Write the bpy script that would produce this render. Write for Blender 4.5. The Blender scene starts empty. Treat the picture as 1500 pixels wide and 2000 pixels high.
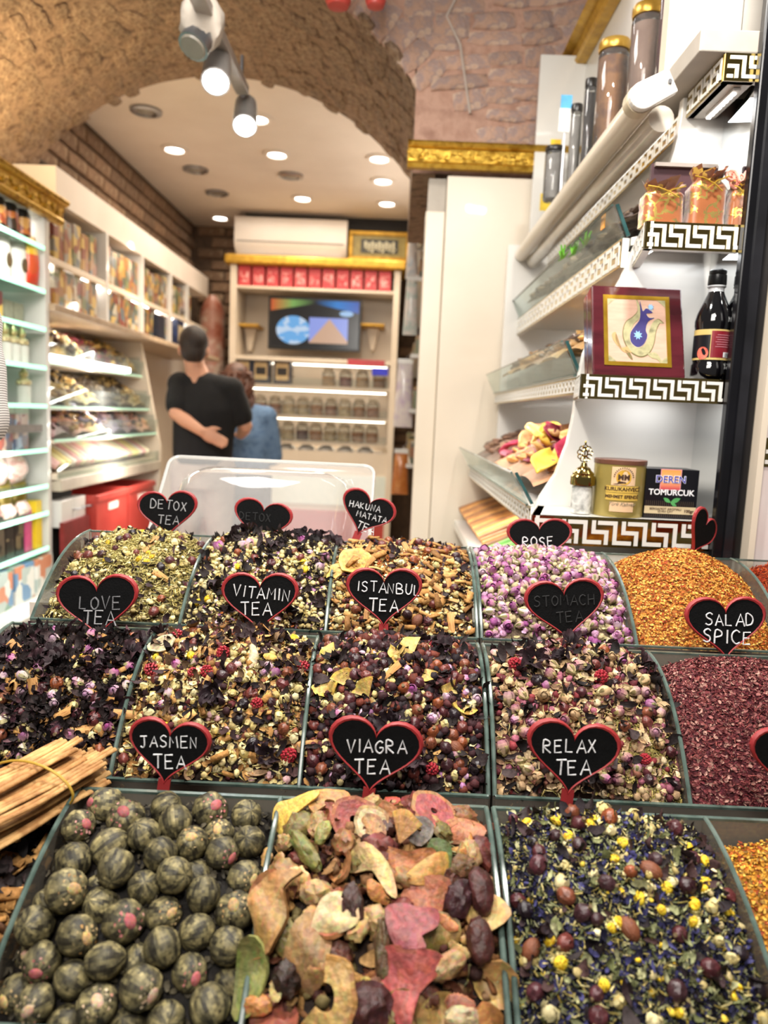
import bpy, bmesh, math, random
import numpy as np
from mathutils import Vector, Matrix, noise as mnoise

rnd = random.Random(7)
rng = np.random.default_rng(7)
PI = math.pi
C = bpy.context.scene.collection
sc = bpy.context.scene

# ------------------------------------------------------------------ camera, light, exposure
F, CX, CY, CAMZ = 1470.0, 750.0, 1000.0, 1.3
_vy = Vector(((770 - CX) / F, -(812 - CY) / F, -1)).normalized()
_vx = Vector((1, -0.043, 0)); _vx = (_vx - _vx.dot(_vy) * _vy).normalized()
_vz = _vx.cross(_vy)
ROT = Matrix((_vx, _vy, _vz))
cam_data = bpy.data.cameras.new('camera')
cam = bpy.data.objects.new('camera', cam_data); C.objects.link(cam)
cam_data.sensor_fit = 'VERTICAL'; cam_data.sensor_height = 36; cam_data.sensor_width = 27
cam_data.lens = F / 2000 * 36
cam_data.clip_start = 0.02
cam.matrix_world = Matrix.Translation((0, 0, CAMZ)) @ ROT.to_4x4()
cam_data.dof.use_dof = True
cam_data.dof.focus_distance = 0.93
cam_data.dof.aperture_fstop = 4.6
sc.camera = cam
sc.view_settings.view_transform = 'Standard'
sc.view_settings.look = 'None'
sc.view_settings.gamma = 1
sc.view_settings.use_curve_mapping = False
sc.view_settings.exposure = 0.0
sc.cycles.max_bounces = 7
sc.cycles.diffuse_bounces = 3
sc.cycles.glossy_bounces = 3
sc.cycles.transmission_bounces = 4
sc.cycles.transparent_max_bounces = 14
sc.cycles.caustics_reflective = False
sc.cycles.caustics_refractive = False
sc.cycles.sample_clamp_indirect = 4
sc.cycles.use_denoising = True

world = bpy.data.worlds.new('world'); sc.world = world; world.use_nodes = True
world.node_tree.nodes['Background'].inputs[0].default_value = (1.0, 0.95, 0.9, 1)
world.node_tree.nodes['Background'].inputs[1].default_value = 0.16

def area_light(name, loc, size, power, col=(1, 1, 1), target=None, size_y=None, spread=None):
    l = bpy.data.lights.new(name, 'AREA'); l.energy = power; l.color = col
    l.size = size
    if size_y: l.shape = 'RECTANGLE'; l.size_y = size_y
    if spread: l.spread = spread
    o = bpy.data.objects.new(name, l); C.objects.link(o); o.location = loc
    if target is not None:
        o.rotation_euler = (Vector(target) - Vector(loc)).to_track_quat('-Z', 'Y').to_euler()
    return o

WARM = (1.0, 0.87, 0.7); COOL = (0.95, 0.98, 1.0); NEUT = (1.0, 0.95, 0.88)
# shop lamps over the tea counter (above and behind the photographer) and inside the vault
area_light('counter_lamp', (-0.3, 0.75, 2.45), 0.1, 20, NEUT, (-0.1, 0.85, 0.9))
area_light('counter_lamp', (0.4, 0.85, 2.45), 0.1, 20, NEUT, (0.2, 0.85, 0.9))
area_light('counter_lamp', (0.05, -0.5, 2.5), 0.25, 11, NEUT, (0.1, 0.9, 0.95))
area_light('vault_lamp', (-0.5, 1.7, 2.55), 0.4, 14, NEUT, (-0.3, 1.9, 1.0))
area_light('front_lamp', (-0.3, -0.3, 2.3), 0.8, 30, NEUT, (0.1, 2.7, 2.1))
area_light('room_lamp', (-0.75, 4.9, 2.86), 1.3, 42, WARM, (-0.75, 4.9, 0), 2.4)

# ------------------------------------------------------------------ pixel -> point helpers
def ray(px, py):
    return ROT @ Vector(((px - CX) / F, -(py - CY) / F, -1))
ORG = Vector((0, 0, CAMZ))
def at(px, py, Y):
    d = ray(px, py); return ORG + d * (Y / d.y)
def atX(px, py, X):
    d = ray(px, py); return ORG + d * (X / d.x)
def atZ(px, py, Z):
    d = ray(px, py); return ORG + d * ((Z - CAMZ) / d.z)

# ------------------------------------------------------------------ colours and materials
def lin(c):
    return c / 12.92 if c <= 0.04045 else ((c + 0.055) / 1.055) ** 2.4
def hx(h):
    h = h.lstrip('#'); return tuple(lin(int(h[i:i + 2], 16) / 255) for i in (0, 2, 4))
def hx4(h): return hx(h) + (1,)

MATS = {}
def new_mat(name):
    m = bpy.data.materials.new(name); m.use_nodes = True; MATS[name] = m
    return m, m.node_tree.nodes, m.node_tree.links, m.node_tree.nodes['Principled BSDF']

def mat(name, cols, rough=0.5, metal=0.0, scale=20.0, bump=0.0, bscale=None, spec=0.5, detail=5, coat=0.0,
        objrand=0.0, stretch=None, sheen=0.0):
    """Noise-mottled surface: the colours run over a noise ramp, with an optional bump."""
    m, N, L, B = new_mat(name)
    if isinstance(cols, str): cols = [cols]
    B.inputs['Roughness'].default_value = rough; B.inputs['Metallic'].default_value = metal
    B.inputs['Specular IOR Level'].default_value = spec
    B.inputs['Coat Weight'].default_value = coat
    B.inputs['Sheen Weight'].default_value = sheen
    tc = N.new('ShaderNodeTexCoord'); mp = N.new('ShaderNodeMapping')
    L.new(tc.outputs['Object'], mp.inputs[0])
    if stretch: mp.inputs['Scale'].default_value = stretch
    nz = N.new('ShaderNodeTexNoise'); nz.inputs['Scale'].default_value = scale; nz.inputs['Detail'].default_value = detail
    L.new(mp.outputs[0], nz.inputs['Vector'])
    if len(cols) > 1:
        rp = N.new('ShaderNodeValToRGB'); e = rp.color_ramp.elements
        e[0].position = 0.3; e[0].color = hx4(cols[0]); e[1].position = 0.7; e[1].color = hx4(cols[-1])
        for i, c in enumerate(cols[1:-1]):
            x = e.new(0.3 + 0.4 * (i + 1) / (len(cols) - 1)); x.color = hx4(c)
        L.new(nz.outputs['Fac'], rp.inputs[0]); out = rp.outputs[0]
    else:
        rp = N.new('ShaderNodeRGB'); rp.outputs[0].default_value = hx4(cols[0]); out = rp.outputs[0]
    if objrand:
        oi = N.new('ShaderNodeObjectInfo'); hs = N.new('ShaderNodeHueSaturation')
        mr = N.new('ShaderNodeMapRange'); mr.inputs['To Min'].default_value = 1 - objrand; mr.inputs['To Max'].default_value = 1 + objrand
        L.new(oi.outputs['Random'], mr.inputs['Value']); L.new(mr.outputs[0], hs.inputs['Value']); L.new(out, hs.inputs['Color'])
        out = hs.outputs[0]
    L.new(out, B.inputs['Base Color'])
    if bump:
        n2 = N.new('ShaderNodeTexNoise'); n2.inputs['Scale'].default_value = bscale or scale * 2; n2.inputs['Detail'].default_value = 6
        L.new(mp.outputs[0], n2.inputs['Vector'])
        bp = N.new('ShaderNodeBump'); bp.inputs['Strength'].default_value = bump; bp.inputs['Distance'].default_value = 0.01
        L.new(n2.outputs['Fac'], bp.inputs['Height']); L.new(bp.outputs[0], B.inputs['Normal'])
    return m

def mat_vc(name, rough=0.6, var=0.35, scale=160, bump=0.3, spec=0.35, objrand=0.0):
    """Surface whose colour is the piece's own (attribute Col), mottled by noise."""
    m, N, L, B = new_mat(name)
    B.inputs['Roughness'].default_value = rough; B.inputs['Specular IOR Level'].default_value = spec
    a = N.new('ShaderNodeAttribute'); a.attribute_name = 'Col'
    tc = N.new('ShaderNodeTexCoord')
    nz = N.new('ShaderNodeTexNoise'); nz.inputs['Scale'].default_value = scale; nz.inputs['Detail'].default_value = 4
    L.new(tc.outputs['Object'], nz.inputs['Vector'])
    mr = N.new('ShaderNodeMapRange'); mr.inputs['From Min'].default_value = 0.3; mr.inputs['From Max'].default_value = 0.7
    mr.inputs['To Min'].default_value = 1 - var; mr.inputs['To Max'].default_value = 1 + var
    L.new(nz.outputs['Fac'], mr.inputs['Value'])
    hs = N.new('ShaderNodeHueSaturation'); L.new(a.outputs['Color'], hs.inputs['Color'])
    v = mr.outputs[0]
    if objrand:
        oi = N.new('ShaderNodeObjectInfo'); m2 = N.new('ShaderNodeMapRange')
        m2.inputs['To Min'].default_value = 1 - objrand; m2.inputs['To Max'].default_value = 1 + objrand
        L.new(oi.outputs['Random'], m2.inputs['Value'])
        mm = N.new('ShaderNodeMath'); mm.operation = 'MULTIPLY'
        L.new(v, mm.inputs[0]); L.new(m2.outputs[0], mm.inputs[1]); v = mm.outputs[0]
    L.new(v, hs.inputs['Value']); L.new(hs.outputs[0], B.inputs['Base Color'])
    if bump:
        bp = N.new('ShaderNodeBump'); bp.inputs['Strength'].default_value = bump; bp.inputs['Distance'].default_value = 0.002
        L.new(nz.outputs['Fac'], bp.inputs['Height']); L.new(bp.outputs[0], B.inputs['Normal'])
    return m

def mat_ramp_rand(name, cols, rough=0.5, spec=0.4, scale=120, bump=0.5, metal=0.0):
    """Every object takes its own colour from the list (Object Info random), mottled."""
    m, N, L, B = new_mat(name)
    B.inputs['Roughness'].default_value = rough; B.inputs['Specular IOR Level'].default_value = spec; B.inputs['Metallic'].default_value = metal
    oi = N.new('ShaderNodeObjectInfo'); rp = N.new('ShaderNodeValToRGB'); rp.color_ramp.interpolation = 'CONSTANT'
    e = rp.color_ramp.elements; n = len(cols)
    e[0].position = 0; e[0].color = hx4(cols[0]); e[1].position = 1 / n; e[1].color = hx4(cols[1 % n])
    for i in range(2, n):
        x = e.new(i / n); x.color = hx4(cols[i])
    L.new(oi.outputs['Random'], rp.inputs[0])
    tc = N.new('ShaderNodeTexCoord'); nz = N.new('ShaderNodeTexNoise'); nz.inputs['Scale'].default_value = scale; nz.inputs['Detail'].default_value = 4
    L.new(tc.outputs['Object'], nz.inputs['Vector'])
    mr = N.new('ShaderNodeMapRange'); mr.inputs['From Min'].default_value = 0.3; mr.inputs['From Max'].default_value = 0.7
    mr.inputs['To Min'].default_value = 0.6; mr.inputs['To Max'].default_value = 1.35
    L.new(nz.outputs['Fac'], mr.inputs['Value'])
    hs = N.new('ShaderNodeHueSaturation'); L.new(rp.outputs[0], hs.inputs['Color']); L.new(mr.outputs[0], hs.inputs['Value'])
    L.new(hs.outputs[0], B.inputs['Base Color'])
    if bump:
        bp = N.new('ShaderNodeBump'); bp.inputs['Strength'].default_value = bump; bp.inputs['Distance'].default_value = 0.003
        L.new(nz.outputs['Fac'], bp.inputs['Height']); L.new(bp.outputs[0], B.inputs['Normal'])
    return m

def mat_glass(name, tint=(0.93, 0.97, 0.95), haze=0.0, refl=1.0, rough=0.03, hazecol=(0.9, 0.9, 0.9)):
    """Thin pane: clear with a Fresnel reflection and optional haze."""
    m = bpy.data.materials.new(name); m.use_nodes = True; MATS[name] = m
    N = m.node_tree.nodes; L = m.node_tree.links; N.remove(N['Principled BSDF'])
    out = N['Material Output']
    tr = N.new('ShaderNodeBsdfTransparent'); tr.inputs[0].default_value = tint + (1,)
    gl = N.new('ShaderNodeBsdfGlossy'); gl.inputs['Roughness'].default_value = rough
    fr = N.new('ShaderNodeFresnel'); fr.inputs[0].default_value = 1.45
    mu = N.new('ShaderNodeMath'); mu.operation = 'MULTIPLY'; mu.inputs[1].default_value = refl
    L.new(fr.outputs[0], mu.inputs[0])
    base = tr.outputs[0]
    if haze:
        df = N.new('ShaderNodeBsdfDiffuse'); df.inputs[0].default_value = hazecol + (1,)
        mh = N.new('ShaderNodeMixShader'); mh.inputs[0].default_value = haze
        L.new(tr.outputs[0], mh.inputs[1]); L.new(df.outputs[0], mh.inputs[2]); base = mh.outputs[0]
    mx = N.new('ShaderNodeMixShader')
    L.new(mu.outputs[0], mx.inputs[0]); L.new(base, mx.inputs[1]); L.new(gl.outputs[0], mx.inputs[2])
    L.new(mx.outputs[0], out.inputs[0])
    return m

def mat_emit(name, col, strength):
    m, N, L, B = new_mat(name)
    B.inputs['Base Color'].default_value = tuple(col) + (1,)
    B.inputs['Emission Color'].default_value = tuple(col) + (1,)
    B.inputs['Emission Strength'].default_value = strength
    return m

def mat_print(name, cols, scale=9.0, rough=0.35, rand=True):
    """Printed packaging: blocks of flat print colour that differ from pack to pack."""
    m, N, L, B = new_mat(name)
    B.inputs['Roughness'].default_value = rough
    tc = N.new('ShaderNodeTexCoord'); oi = N.new('ShaderNodeObjectInfo')
    ad = N.new('ShaderNodeVectorMath'); ad.operation = 'ADD'
    L.new(tc.outputs['Object'], ad.inputs[0])
    if rand:
        sc_ = N.new('ShaderNodeVectorMath'); sc_.operation = 'SCALE'; sc_.inputs['Scale'].default_value = 3.7
        cb = N.new('ShaderNodeCombineXYZ'); L.new(oi.outputs['Random'], cb.inputs[0]); L.new(oi.outputs['Random'], cb.inputs[2])
        L.new(cb.outputs[0], sc_.inputs[0]); L.new(sc_.outputs[0], ad.inputs[1])
    vo = N.new('ShaderNodeTexVoronoi'); vo.inputs['Scale'].default_value = scale; vo.distance = 'CHEBYCHEV'
    L.new(ad.outputs[0], vo.inputs['Vector'])
    sp = N.new('ShaderNodeSeparateColor'); L.new(vo.outputs['Color'], sp.inputs[0])
    rp = N.new('ShaderNodeValToRGB'); rp.color_ramp.interpolation = 'CONSTANT'; e = rp.color_ramp.elements; n = len(cols)
    e[0].position = 0; e[0].color = hx4(cols[0]); e[1].position = 1 / n; e[1].color = hx4(cols[1])
    for i in range(2, n):
        x = e.new(i / n); x.color = hx4(cols[i])
    L.new(sp.outputs[0], rp.inputs[0]); L.new(rp.outputs[0], B.inputs['Base Color'])
    return m

# ------------------------------------------------------------------ mesh building
class MB:
    def __init__(s): s.v = []; s.f = []; s.m = []; s.c = []
    def add(s, vs, fs, mi=0, col=None):
        o = len(s.v); s.v += [tuple(v) for v in vs]
        for f in fs:
            s.f.append(tuple(i + o for i in f)); s.m.append(mi); s.c.append(col)
        return s
    def box(s, c, d, mi=0, M=None, col=None):
        x, y, z = d[0] / 2, d[1] / 2, d[2] / 2
        vs = [Vector((a * x, b * y, e * z)) for a in (-1, 1) for b in (-1, 1) for e in (-1, 1)]
        if M is not None: vs = [M @ v for v in vs]
        c = Vector(c); vs = [v + c for v in vs]
        return s.add(vs, [(0, 1, 3, 2), (4, 6, 7, 5), (0, 4, 5, 1), (2, 3, 7, 6), (0, 2, 6, 4), (1, 5, 7, 3)], mi, col)
    def bb(s, x0, x1, y0, y1, z0, z1, mi=0, col=None):
        return s.box(((x0 + x1) / 2, (y0 + y1) / 2, (z0 + z1) / 2), (abs(x1 - x0), abs(y1 - y0), abs(z1 - z0)), mi, None, col)
    def frame_box(s, o, u, v, n, lu, lv, ln, mi=0):
        """box from corner o along unit vectors u, v, n"""
        o = Vector(o); a, b, c = Vector(u) * lu, Vector(v) * lv, Vector(n) * ln
        vs = [o + a * i + b * j + c * k for i in (0, 1) for j in (0, 1) for k in (0, 1)]
        return s.add(vs, [(0, 1, 3, 2), (4, 6, 7, 5), (0, 4, 5, 1), (2, 3, 7, 6), (0, 2, 6, 4), (1, 5, 7, 3)], mi)
    def lathe(s, prof, n=20, c=(0, 0, 0), mi=0, M=None):
        vs = []; k = len(prof)
        for i in range(n):
            a = 2 * PI * i / n
            for r, z in prof:
                v = Vector((r * math.cos(a), r * math.sin(a), z))
                vs.append((M @ v if M else v) + Vector(c))
        fs = []
        for i in range(n):
            j = (i + 1) % n
            for q in range(k - 1):
                fs.append((i * k + q, j * k + q, j * k + q + 1, i * k + q + 1))
        if prof[0][0] > 1e-5: fs.append(tuple(i * k for i in reversed(range(n))))
        if prof[-1][0] > 1e-5: fs.append(tuple(i * k + k - 1 for i in range(n)))
        return s.add(vs, fs, mi)
    def tube(s, pts, r, n=10, mi=0, cap=True):
        pts = [Vector(p) for p in pts]; k = len(pts)
        rs = r if isinstance(r, (list, tuple)) else [r] * k
        vs = []; up = None
        for i, p in enumerate(pts):
            t = (pts[min(i + 1, k - 1)] - pts[max(i - 1, 0)]).normalized()
            if up is None:
                up = Vector((0, 0, 1)) if abs(t.z) < 0.9 else Vector((0, 1, 0))
            a = t.cross(up).normalized(); b = a.cross(t).normalized(); up = b
            rr = rs[i]; ra, rb = (rr if isinstance(rr, (list, tuple)) else (rr, rr))
            for q in range(n):
                an = 2 * PI * q / n
                vs.append(p + a * (ra * math.cos(an)) + b * (rb * math.sin(an)))
        fs = [(i * n + q, i * n + (q + 1) % n, (i + 1) * n + (q + 1) % n, (i + 1) * n + q) for i in range(k - 1) for q in range(n)]
        if cap:
            fs.append(tuple(reversed(range(n)))); fs.append(tuple((k - 1) * n + q for q in range(n)))
        return s.add(vs, fs, mi)
    def ball(s, c, r, nu=12, nv=8, mi=0, M=None, fn=None):
        r = r if isinstance(r, (list, tuple, Vector)) else (r, r, r)
        vs = []; c = Vector(c)
        for j in range(nv + 1):
            th = PI * j / nv
            for i in range(nu):
                ph = 2 * PI * i / nu
                d = Vector((math.sin(th) * math.cos(ph), math.sin(th) * math.sin(ph), math.cos(th)))
                k = fn(d) if fn else 1
                v = Vector((d.x * r[0], d.y * r[1], d.z * r[2])) * k
                vs.append((M @ v if M else v) + c)
        fs = [(j * nu + i, (j + 1) * nu + i, (j + 1) * nu + (i + 1) % nu, j * nu + (i + 1) % nu) for j in range(nv) for i in range(nu)]
        return s.add(vs, fs, mi)
    def prism(s, poly, o, u, v, n, th, mi=0, mi_side=None):
        """extrude a 2D polygon (in u, v about o) by th along n; face at th is the front"""
        o, u, v, n = Vector(o), Vector(u), Vector(v), Vector(n)
        k = len(poly); a = [o + u * p[0] + v * p[1] for p in poly]; b = [p + n * th for p in a]
        off = len(s.v); s.v += [tuple(p) for p in a + b]
        s.f.append(tuple(off + i for i in reversed(range(k)))); s.f.append(tuple(off + k + i for i in range(k)))
        s.m += [mi, mi]; s.c += [None, None]
        for i in range(k):
            j = (i + 1) % k
            s.f.append((off + i, off + j, off + k + j, off + k + i)); s.m.append(mi if mi_side is None else mi_side); s.c.append(None)
        return s
    def grid(s, fn, nu, nv, mi=0, flip=False):
        vs = [fn(i / nu, j / nv) for j in range(nv + 1) for i in range(nu + 1)]
        fs = []
        for j in range(nv):
            for i in range(nu):
                q = (j * (nu + 1) + i, j * (nu + 1) + i + 1, (j + 1) * (nu + 1) + i + 1, (j + 1) * (nu + 1) + i)
                fs.append(tuple(reversed(q)) if flip else q)
        return s.add(vs, fs, mi)
    def mesh(s, name, mats, smooth=False, fix=True):
        me = bpy.data.meshes.new(name)
        me.from_pydata(s.v, [], s.f)
        for m in (mats if isinstance(mats, (list, tuple)) else [mats]): me.materials.append(m)
        me.polygons.foreach_set('material_index', s.m)
        if any(c is not None for c in s.c):
            ca = me.color_attributes.new('Col', 'FLOAT_COLOR', 'CORNER')
            buf = []
            for p in me.polygons:
                c = s.c[p.index] or (0.5, 0.5, 0.5)
                buf += list(tuple(c) + (1,)) * p.loop_total
            ca.data.foreach_set('color', buf)
        if fix:
            bm = bmesh.new(); bm.from_mesh(me); bmesh.ops.recalc_face_normals(bm, faces=bm.faces); bm.to_mesh(me); bm.free()
        if smooth:
            me.polygons.foreach_set('use_smooth', [True] * len(me.polygons))
            if smooth != 'all':
                me.set_sharp_from_angle(angle=math.radians(smooth if smooth is not True else 40))
        me.update()
        return me
    def build(s, name, mats, parent=None, smooth=False, bevel=0.0):
        return link(name, s.mesh(name, mats, smooth), parent, bevel)

def link(name, me, parent=None, bevel=0.0, loc=None, rot=None, scale=None):
    o = bpy.data.objects.new(name, me); C.objects.link(o)
    if loc is not None: o.location = loc
    if rot is not None: o.rotation_euler = rot
    if scale is not None: o.scale = scale if isinstance(scale, (tuple, list, Vector)) else (scale,) * 3
    if parent is not None:
        o.parent = parent
        if loc is None: o.matrix_parent_inverse = PINV.get(parent.name, Matrix.Identity(4))
    if bevel:
        b = o.modifiers.new('edge', 'BEVEL'); b.width = bevel; b.segments = 2; b.limit_method = 'ANGLE'
    return o

PINV = {}
def thing(name, label, cat, loc=(0, 0, 0), group=None):
    """an Empty at the thing's base; children built in world coordinates hang from it"""
    o = bpy.data.objects.new(name, None); C.objects.link(o); o.location = loc
    o.empty_display_size = 0.02
    PINV[o.name] = Matrix.Translation(-Vector(loc))
    return tag(o, label, cat, group)
def tag(o, label=None, cat=None, group=None, kind=None):
    if label: o['label'] = label
    if cat: o['category'] = cat
    if group: o['group'] = group
    if kind: o['kind'] = kind
    return o
def struct(o, label=None):
    o['kind'] = 'structure'
    if label: o['label'] = label
    return o
def place(proto, name, loc, rotz=0, label=None, cat=None, group=None, scale=1.0, rot=None):
    """proto: list of (part name, mesh, [sub parts]) in local coordinates; copies share the meshes"""
    if len(proto) == 1 and len(proto[0]) == 2:
        o = link(name, proto[0][1], None, 0, loc, rot or (0, 0, rotz), scale)
        return tag(o, label, cat, group)
    loc = Vector(loc) + Vector((0, 0, .0012))
    r = bpy.data.objects.new(name, None); C.objects.link(r); r.location = loc; r.rotation_euler = rot or (0, 0, rotz)
    r.scale = (scale,) * 3 if not isinstance(scale, (tuple, list)) else scale
    r.empty_display_size = 0.02
    for p in proto:
        o = bpy.data.objects.new(p[0], p[1]); C.objects.link(o); o.parent = r
        if len(p) > 2:
            for q in p[2]:
                z = bpy.data.objects.new(q[0], q[1]); C.objects.link(z); z.parent = o
    return tag(r, label, cat, group)
def evaluated(o):
    dg = bpy.context.evaluated_depsgraph_get(); dg.update()
    return bpy.data.meshes.new_from_object(o.evaluated_get(dg))
def text_mesh(txt, size, name='lettering', bold=0.0, extrude=0.0002, align='CENTER', shear=0.0, spacing=1.0):
    cu = bpy.data.curves.new('text', 'FONT'); cu.body = txt; cu.size = size; cu.align_x = align; cu.align_y = 'CENTER'
    cu.extrude = extrude; cu.offset = bold; cu.shear = shear; cu.space_character = spacing; cu.resolution_u = 3
    o = bpy.data.objects.new('text', cu); C.objects.link(o)
    me = evaluated(o); me.name = name
    bpy.data.objects.remove(o); bpy.data.curves.remove(cu)
    return me
def put_text(txt, size, o, u, v, n, m, parent, name='lettering', **kw):
    """flat lettering in the plane u, v at o"""
    me = text_mesh(txt, size, name, **kw)
    M = Matrix((Vector(u), Vector(v), Vector(n))).transposed().to_4x4(); M.translation = Vector(o)
    me.transform(M); me.materials.clear(); me.materials.append(m)
    return link(name, me, parent)
def fnoise(p, s=1.0): return mnoise.noise(Vector(p) * s)

X3, Y3, Z3 = Vector((1, 0, 0)), Vector((0, 1, 0)), Vector((0, 0, 1))
NY = Vector((0, -1, 0)); NX = Vector((-1, 0, 0))

# shared materials
white = mat('white_panel', ['#dcd8d1', '#e3e0da'], 0.22, scale=3, coat=0.3)
cream = mat('cream_panel', ['#d6c8b4', '#ddd1bf'], 0.3, scale=3, coat=0.2)
white_matt = mat('white_paint', ['#ded0c2', '#e6d9cc'], 0.7, scale=4)
gold = mat('gold_leaf', ['#9a6f1c', '#d6ae4a', '#b98a2a'], 0.35, 0.85, scale=30, bump=0.3)
gold_mirror = mat('gold_mirror', ['#a08a4c', '#b59f62'], 0.12, 1.0, scale=6)
gold_paint = mat('gold_paint', ['#a87d20', '#cfa238'], 0.4, 0.4, scale=25, bump=0.2)
black_metal = mat('black_metal', ['#0c0c0e', '#15151a'], 0.22, 0.2, scale=10)
black_plastic = mat('black_plastic', ['#0b0b0c', '#121214'], 0.3)
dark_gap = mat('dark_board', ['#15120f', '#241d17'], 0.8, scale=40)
red_plastic = mat('red_plastic', ['#a92a2c', '#b93236'], 0.35, scale=8)
red_store = mat('red_crate_plastic', ['#b23a33', '#c4483e'], 0.35, scale=5)
wood = mat('counter_wood', ['#5a3c22', '#77502d', '#6a4628'], 0.5, scale=6, stretch=(1, 12, 12))
glass = mat_glass('clear_glass', (0.94, 0.97, 0.96), haze=0.03, refl=0.9)
glass_dusty = mat_glass('dusty_glass', (0.9, 0.92, 0.9), haze=0.16, refl=0.8, hazecol=(0.62, 0.55, 0.46))
glass_edge = mat('glass_edge', ['#33433d', '#56665f', '#202e29'], 0.2, scale=25, coat=0.2)
metal_grey = mat('brushed_metal', ['#8d8d90', '#a5a5a8'], 0.3, 0.9, scale=12)
led_white = mat_emit('led_white', (1.0, 0.97, 0.92), 9)
lamp_white = mat_emit('lamp_lens', (1.0, 0.97, 0.93), 14)

# ================================================================== STRUCTURE
YA, YB = 2.7, 3.75            # near and far plane of the stone arch
YBACK = 6.95
XL, XR = -1.85, 0.62          # side walls of the back room
ZC = 2.9
# floor, tiled
b = MB(); b.bb(-3.2, 2.4, -1.5, 7.2, -0.06, -0.004)
fl = struct(b.build('floor', mat('floor_grout', ['#8d857a', '#9a9186'], 0.8)), 'pale tiled shop floor')
tile_m = mat('floor_tile', ['#c9beb0', '#d8cfc2', '#bfb3a4'], 0.25, scale=2, objrand=0.08)
tb = MB(); tb.bb(-0.296, 0.296, -0.296, 0.296, -0.006, 0.0); tme = tb.mesh('tile', tile_m)
for i in range(5):
    for j in range(10):
        link('tile', tme, fl, 0, (-1.75 + i * 0.6, 1.55 + j * 0.6, 0))
# ceiling of the back room
b = MB(); b.bb(XL - 0.2, XR + 0.3, YB + 0.01, YBACK + 0.2, ZC, ZC + 0.08)
struct(b.build('ceiling', white_matt), 'flat pale ceiling of the back room')
# walls of the back room in brown brick
mortar_b = mat('wall_mortar', ['#4d3b2c', '#5f4a38'], 0.9, scale=30, bump=0.5)
brick_m = mat('brown_brick', ['#5d4431', '#7c6048', '#6b503a', '#8d755c'], 0.85, scale=14, bump=0.7, objrand=0.22)
b = MB(); b.bb(XL - 0.2, XL, YB - 0.05, YBACK + 0.2, 0, ZC + 0.08)
wl = struct(b.build('wall_left', mortar_b), 'brown brick wall above the left shelves')
b = MB(); b.bb(XL, XR + 0.3, YBACK, YBACK + 0.2, 0, ZC)
wb = struct(b.build('wall_back', mortar_b), 'brown brick back wall')
b = MB(); b.bb(XR, XR + 0.3, YB + 0.02, YBACK, 0, ZC)
struct(b.build('wall_right', mat('right_wall_paint', ['#cfc2b0', '#d8ccba'], 0.7)), 'plain wall behind the right shelves')
def brick_mesh(lx, ly, lz, seed):
    r = random.Random(seed); m = MB()
    j = lambda k: r.uniform(-k, k)
    fr = [(-lx / 2 + j(.006), -ly / 2, -lz / 2 + j(.004)), (lx / 2 + j(.006), -ly / 2, -lz / 2 + j(.004)), (lx / 2 + j(.006), -ly / 2, lz / 2 + j(.004)), (-lx / 2 + j(.006), -ly / 2, lz / 2 + j(.004))]
    md = [(x * 0.93, -ly / 2 - 0.008 - r.random() * .006, z * 0.85) for x, _, z in fr]
    bk = [(x, ly / 2, z) for x, _, z in fr]
    vs = bk + fr + md
    fs = [(8, 9, 10, 11)] + [(i + a, (i + 1) % 4 + a, (i + 1) % 4 + a + 4, i + a + 4) for a in (0, 4) for i in range(4)]
    return m.add(vs, fs).mesh('brick', brick_m)
bms = [brick_mesh(0.235, 0.02, 0.082, s) for s in range(6)]
def brick_field(parent, o, u, rows, cols, rot):
    for r_ in range(rows):
        for c_ in range(cols):
            p = Vector(o) + Vector(u) * ((c_ + 0.5 * (r_ % 2)) * 0.25) + Vector((0, 0, r_ * 0.097))
            link('brick', rnd.choice(bms), parent, 0, p, (0, 0, rot))
brick_field(wl, (XL, 3.9, 2.43), (0, 1, 0), 5, 12, PI / 2)
brick_field(wb, (XL + 0.15, YBACK, 1.5), (1, 0, 0), 15, 3, 0)
brick_field(wb, (0.0, YBACK, 1.0), (1, 0, 0), 10, 2, 0)

# ---- stone arch (vault) between the front and the back room
AC, AR = Vector((-0.87, 0, 1.69)), 1.14
A0, A1 = math.radians(-64), math.radians(51)
def arc(a, r=AR): return Vector((AC.x + r * math.sin(a), 0, AC.z + r * math.cos(a)))
vault_mortar = mat('vault_mortar', ['#5f4838', '#816752', '#967a62', '#6d5444'], 0.9, scale=22, bump=1.0, bscale=45)
vault_m = mat('vault_stone', ['#5d4636', '#80654f', '#9a8168', '#6e5443', '#ad9776'], 0.9, scale=22, bump=1.0, bscale=60, objrand=0.16, detail=8)
b = MB()
def vf(u, v):
    a = A0 + (A1 - A0) * u; p = arc(a, AR + 0.012 + 0.008 * fnoise((a * 4, v * 5, 0), 2)); return Vector((p.x, YA + (YB - YA) * v, p.z))
b.grid(vf, 60, 12)
# right jamb below the springing and left jamb
pr, pl = arc(A1, AR + 0.012), arc(A0, AR + 0.012)
b.bb(pr.x, pr.x + 0.08, YA, YB, 2.125, pr.z + 0.005); b.bb(.16, .62, YA + .002, YB, 0, 2.125)
b.bb(pl.x - 0.2, pl.x, YA, YB, 0, pl.z + 0.005)
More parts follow.
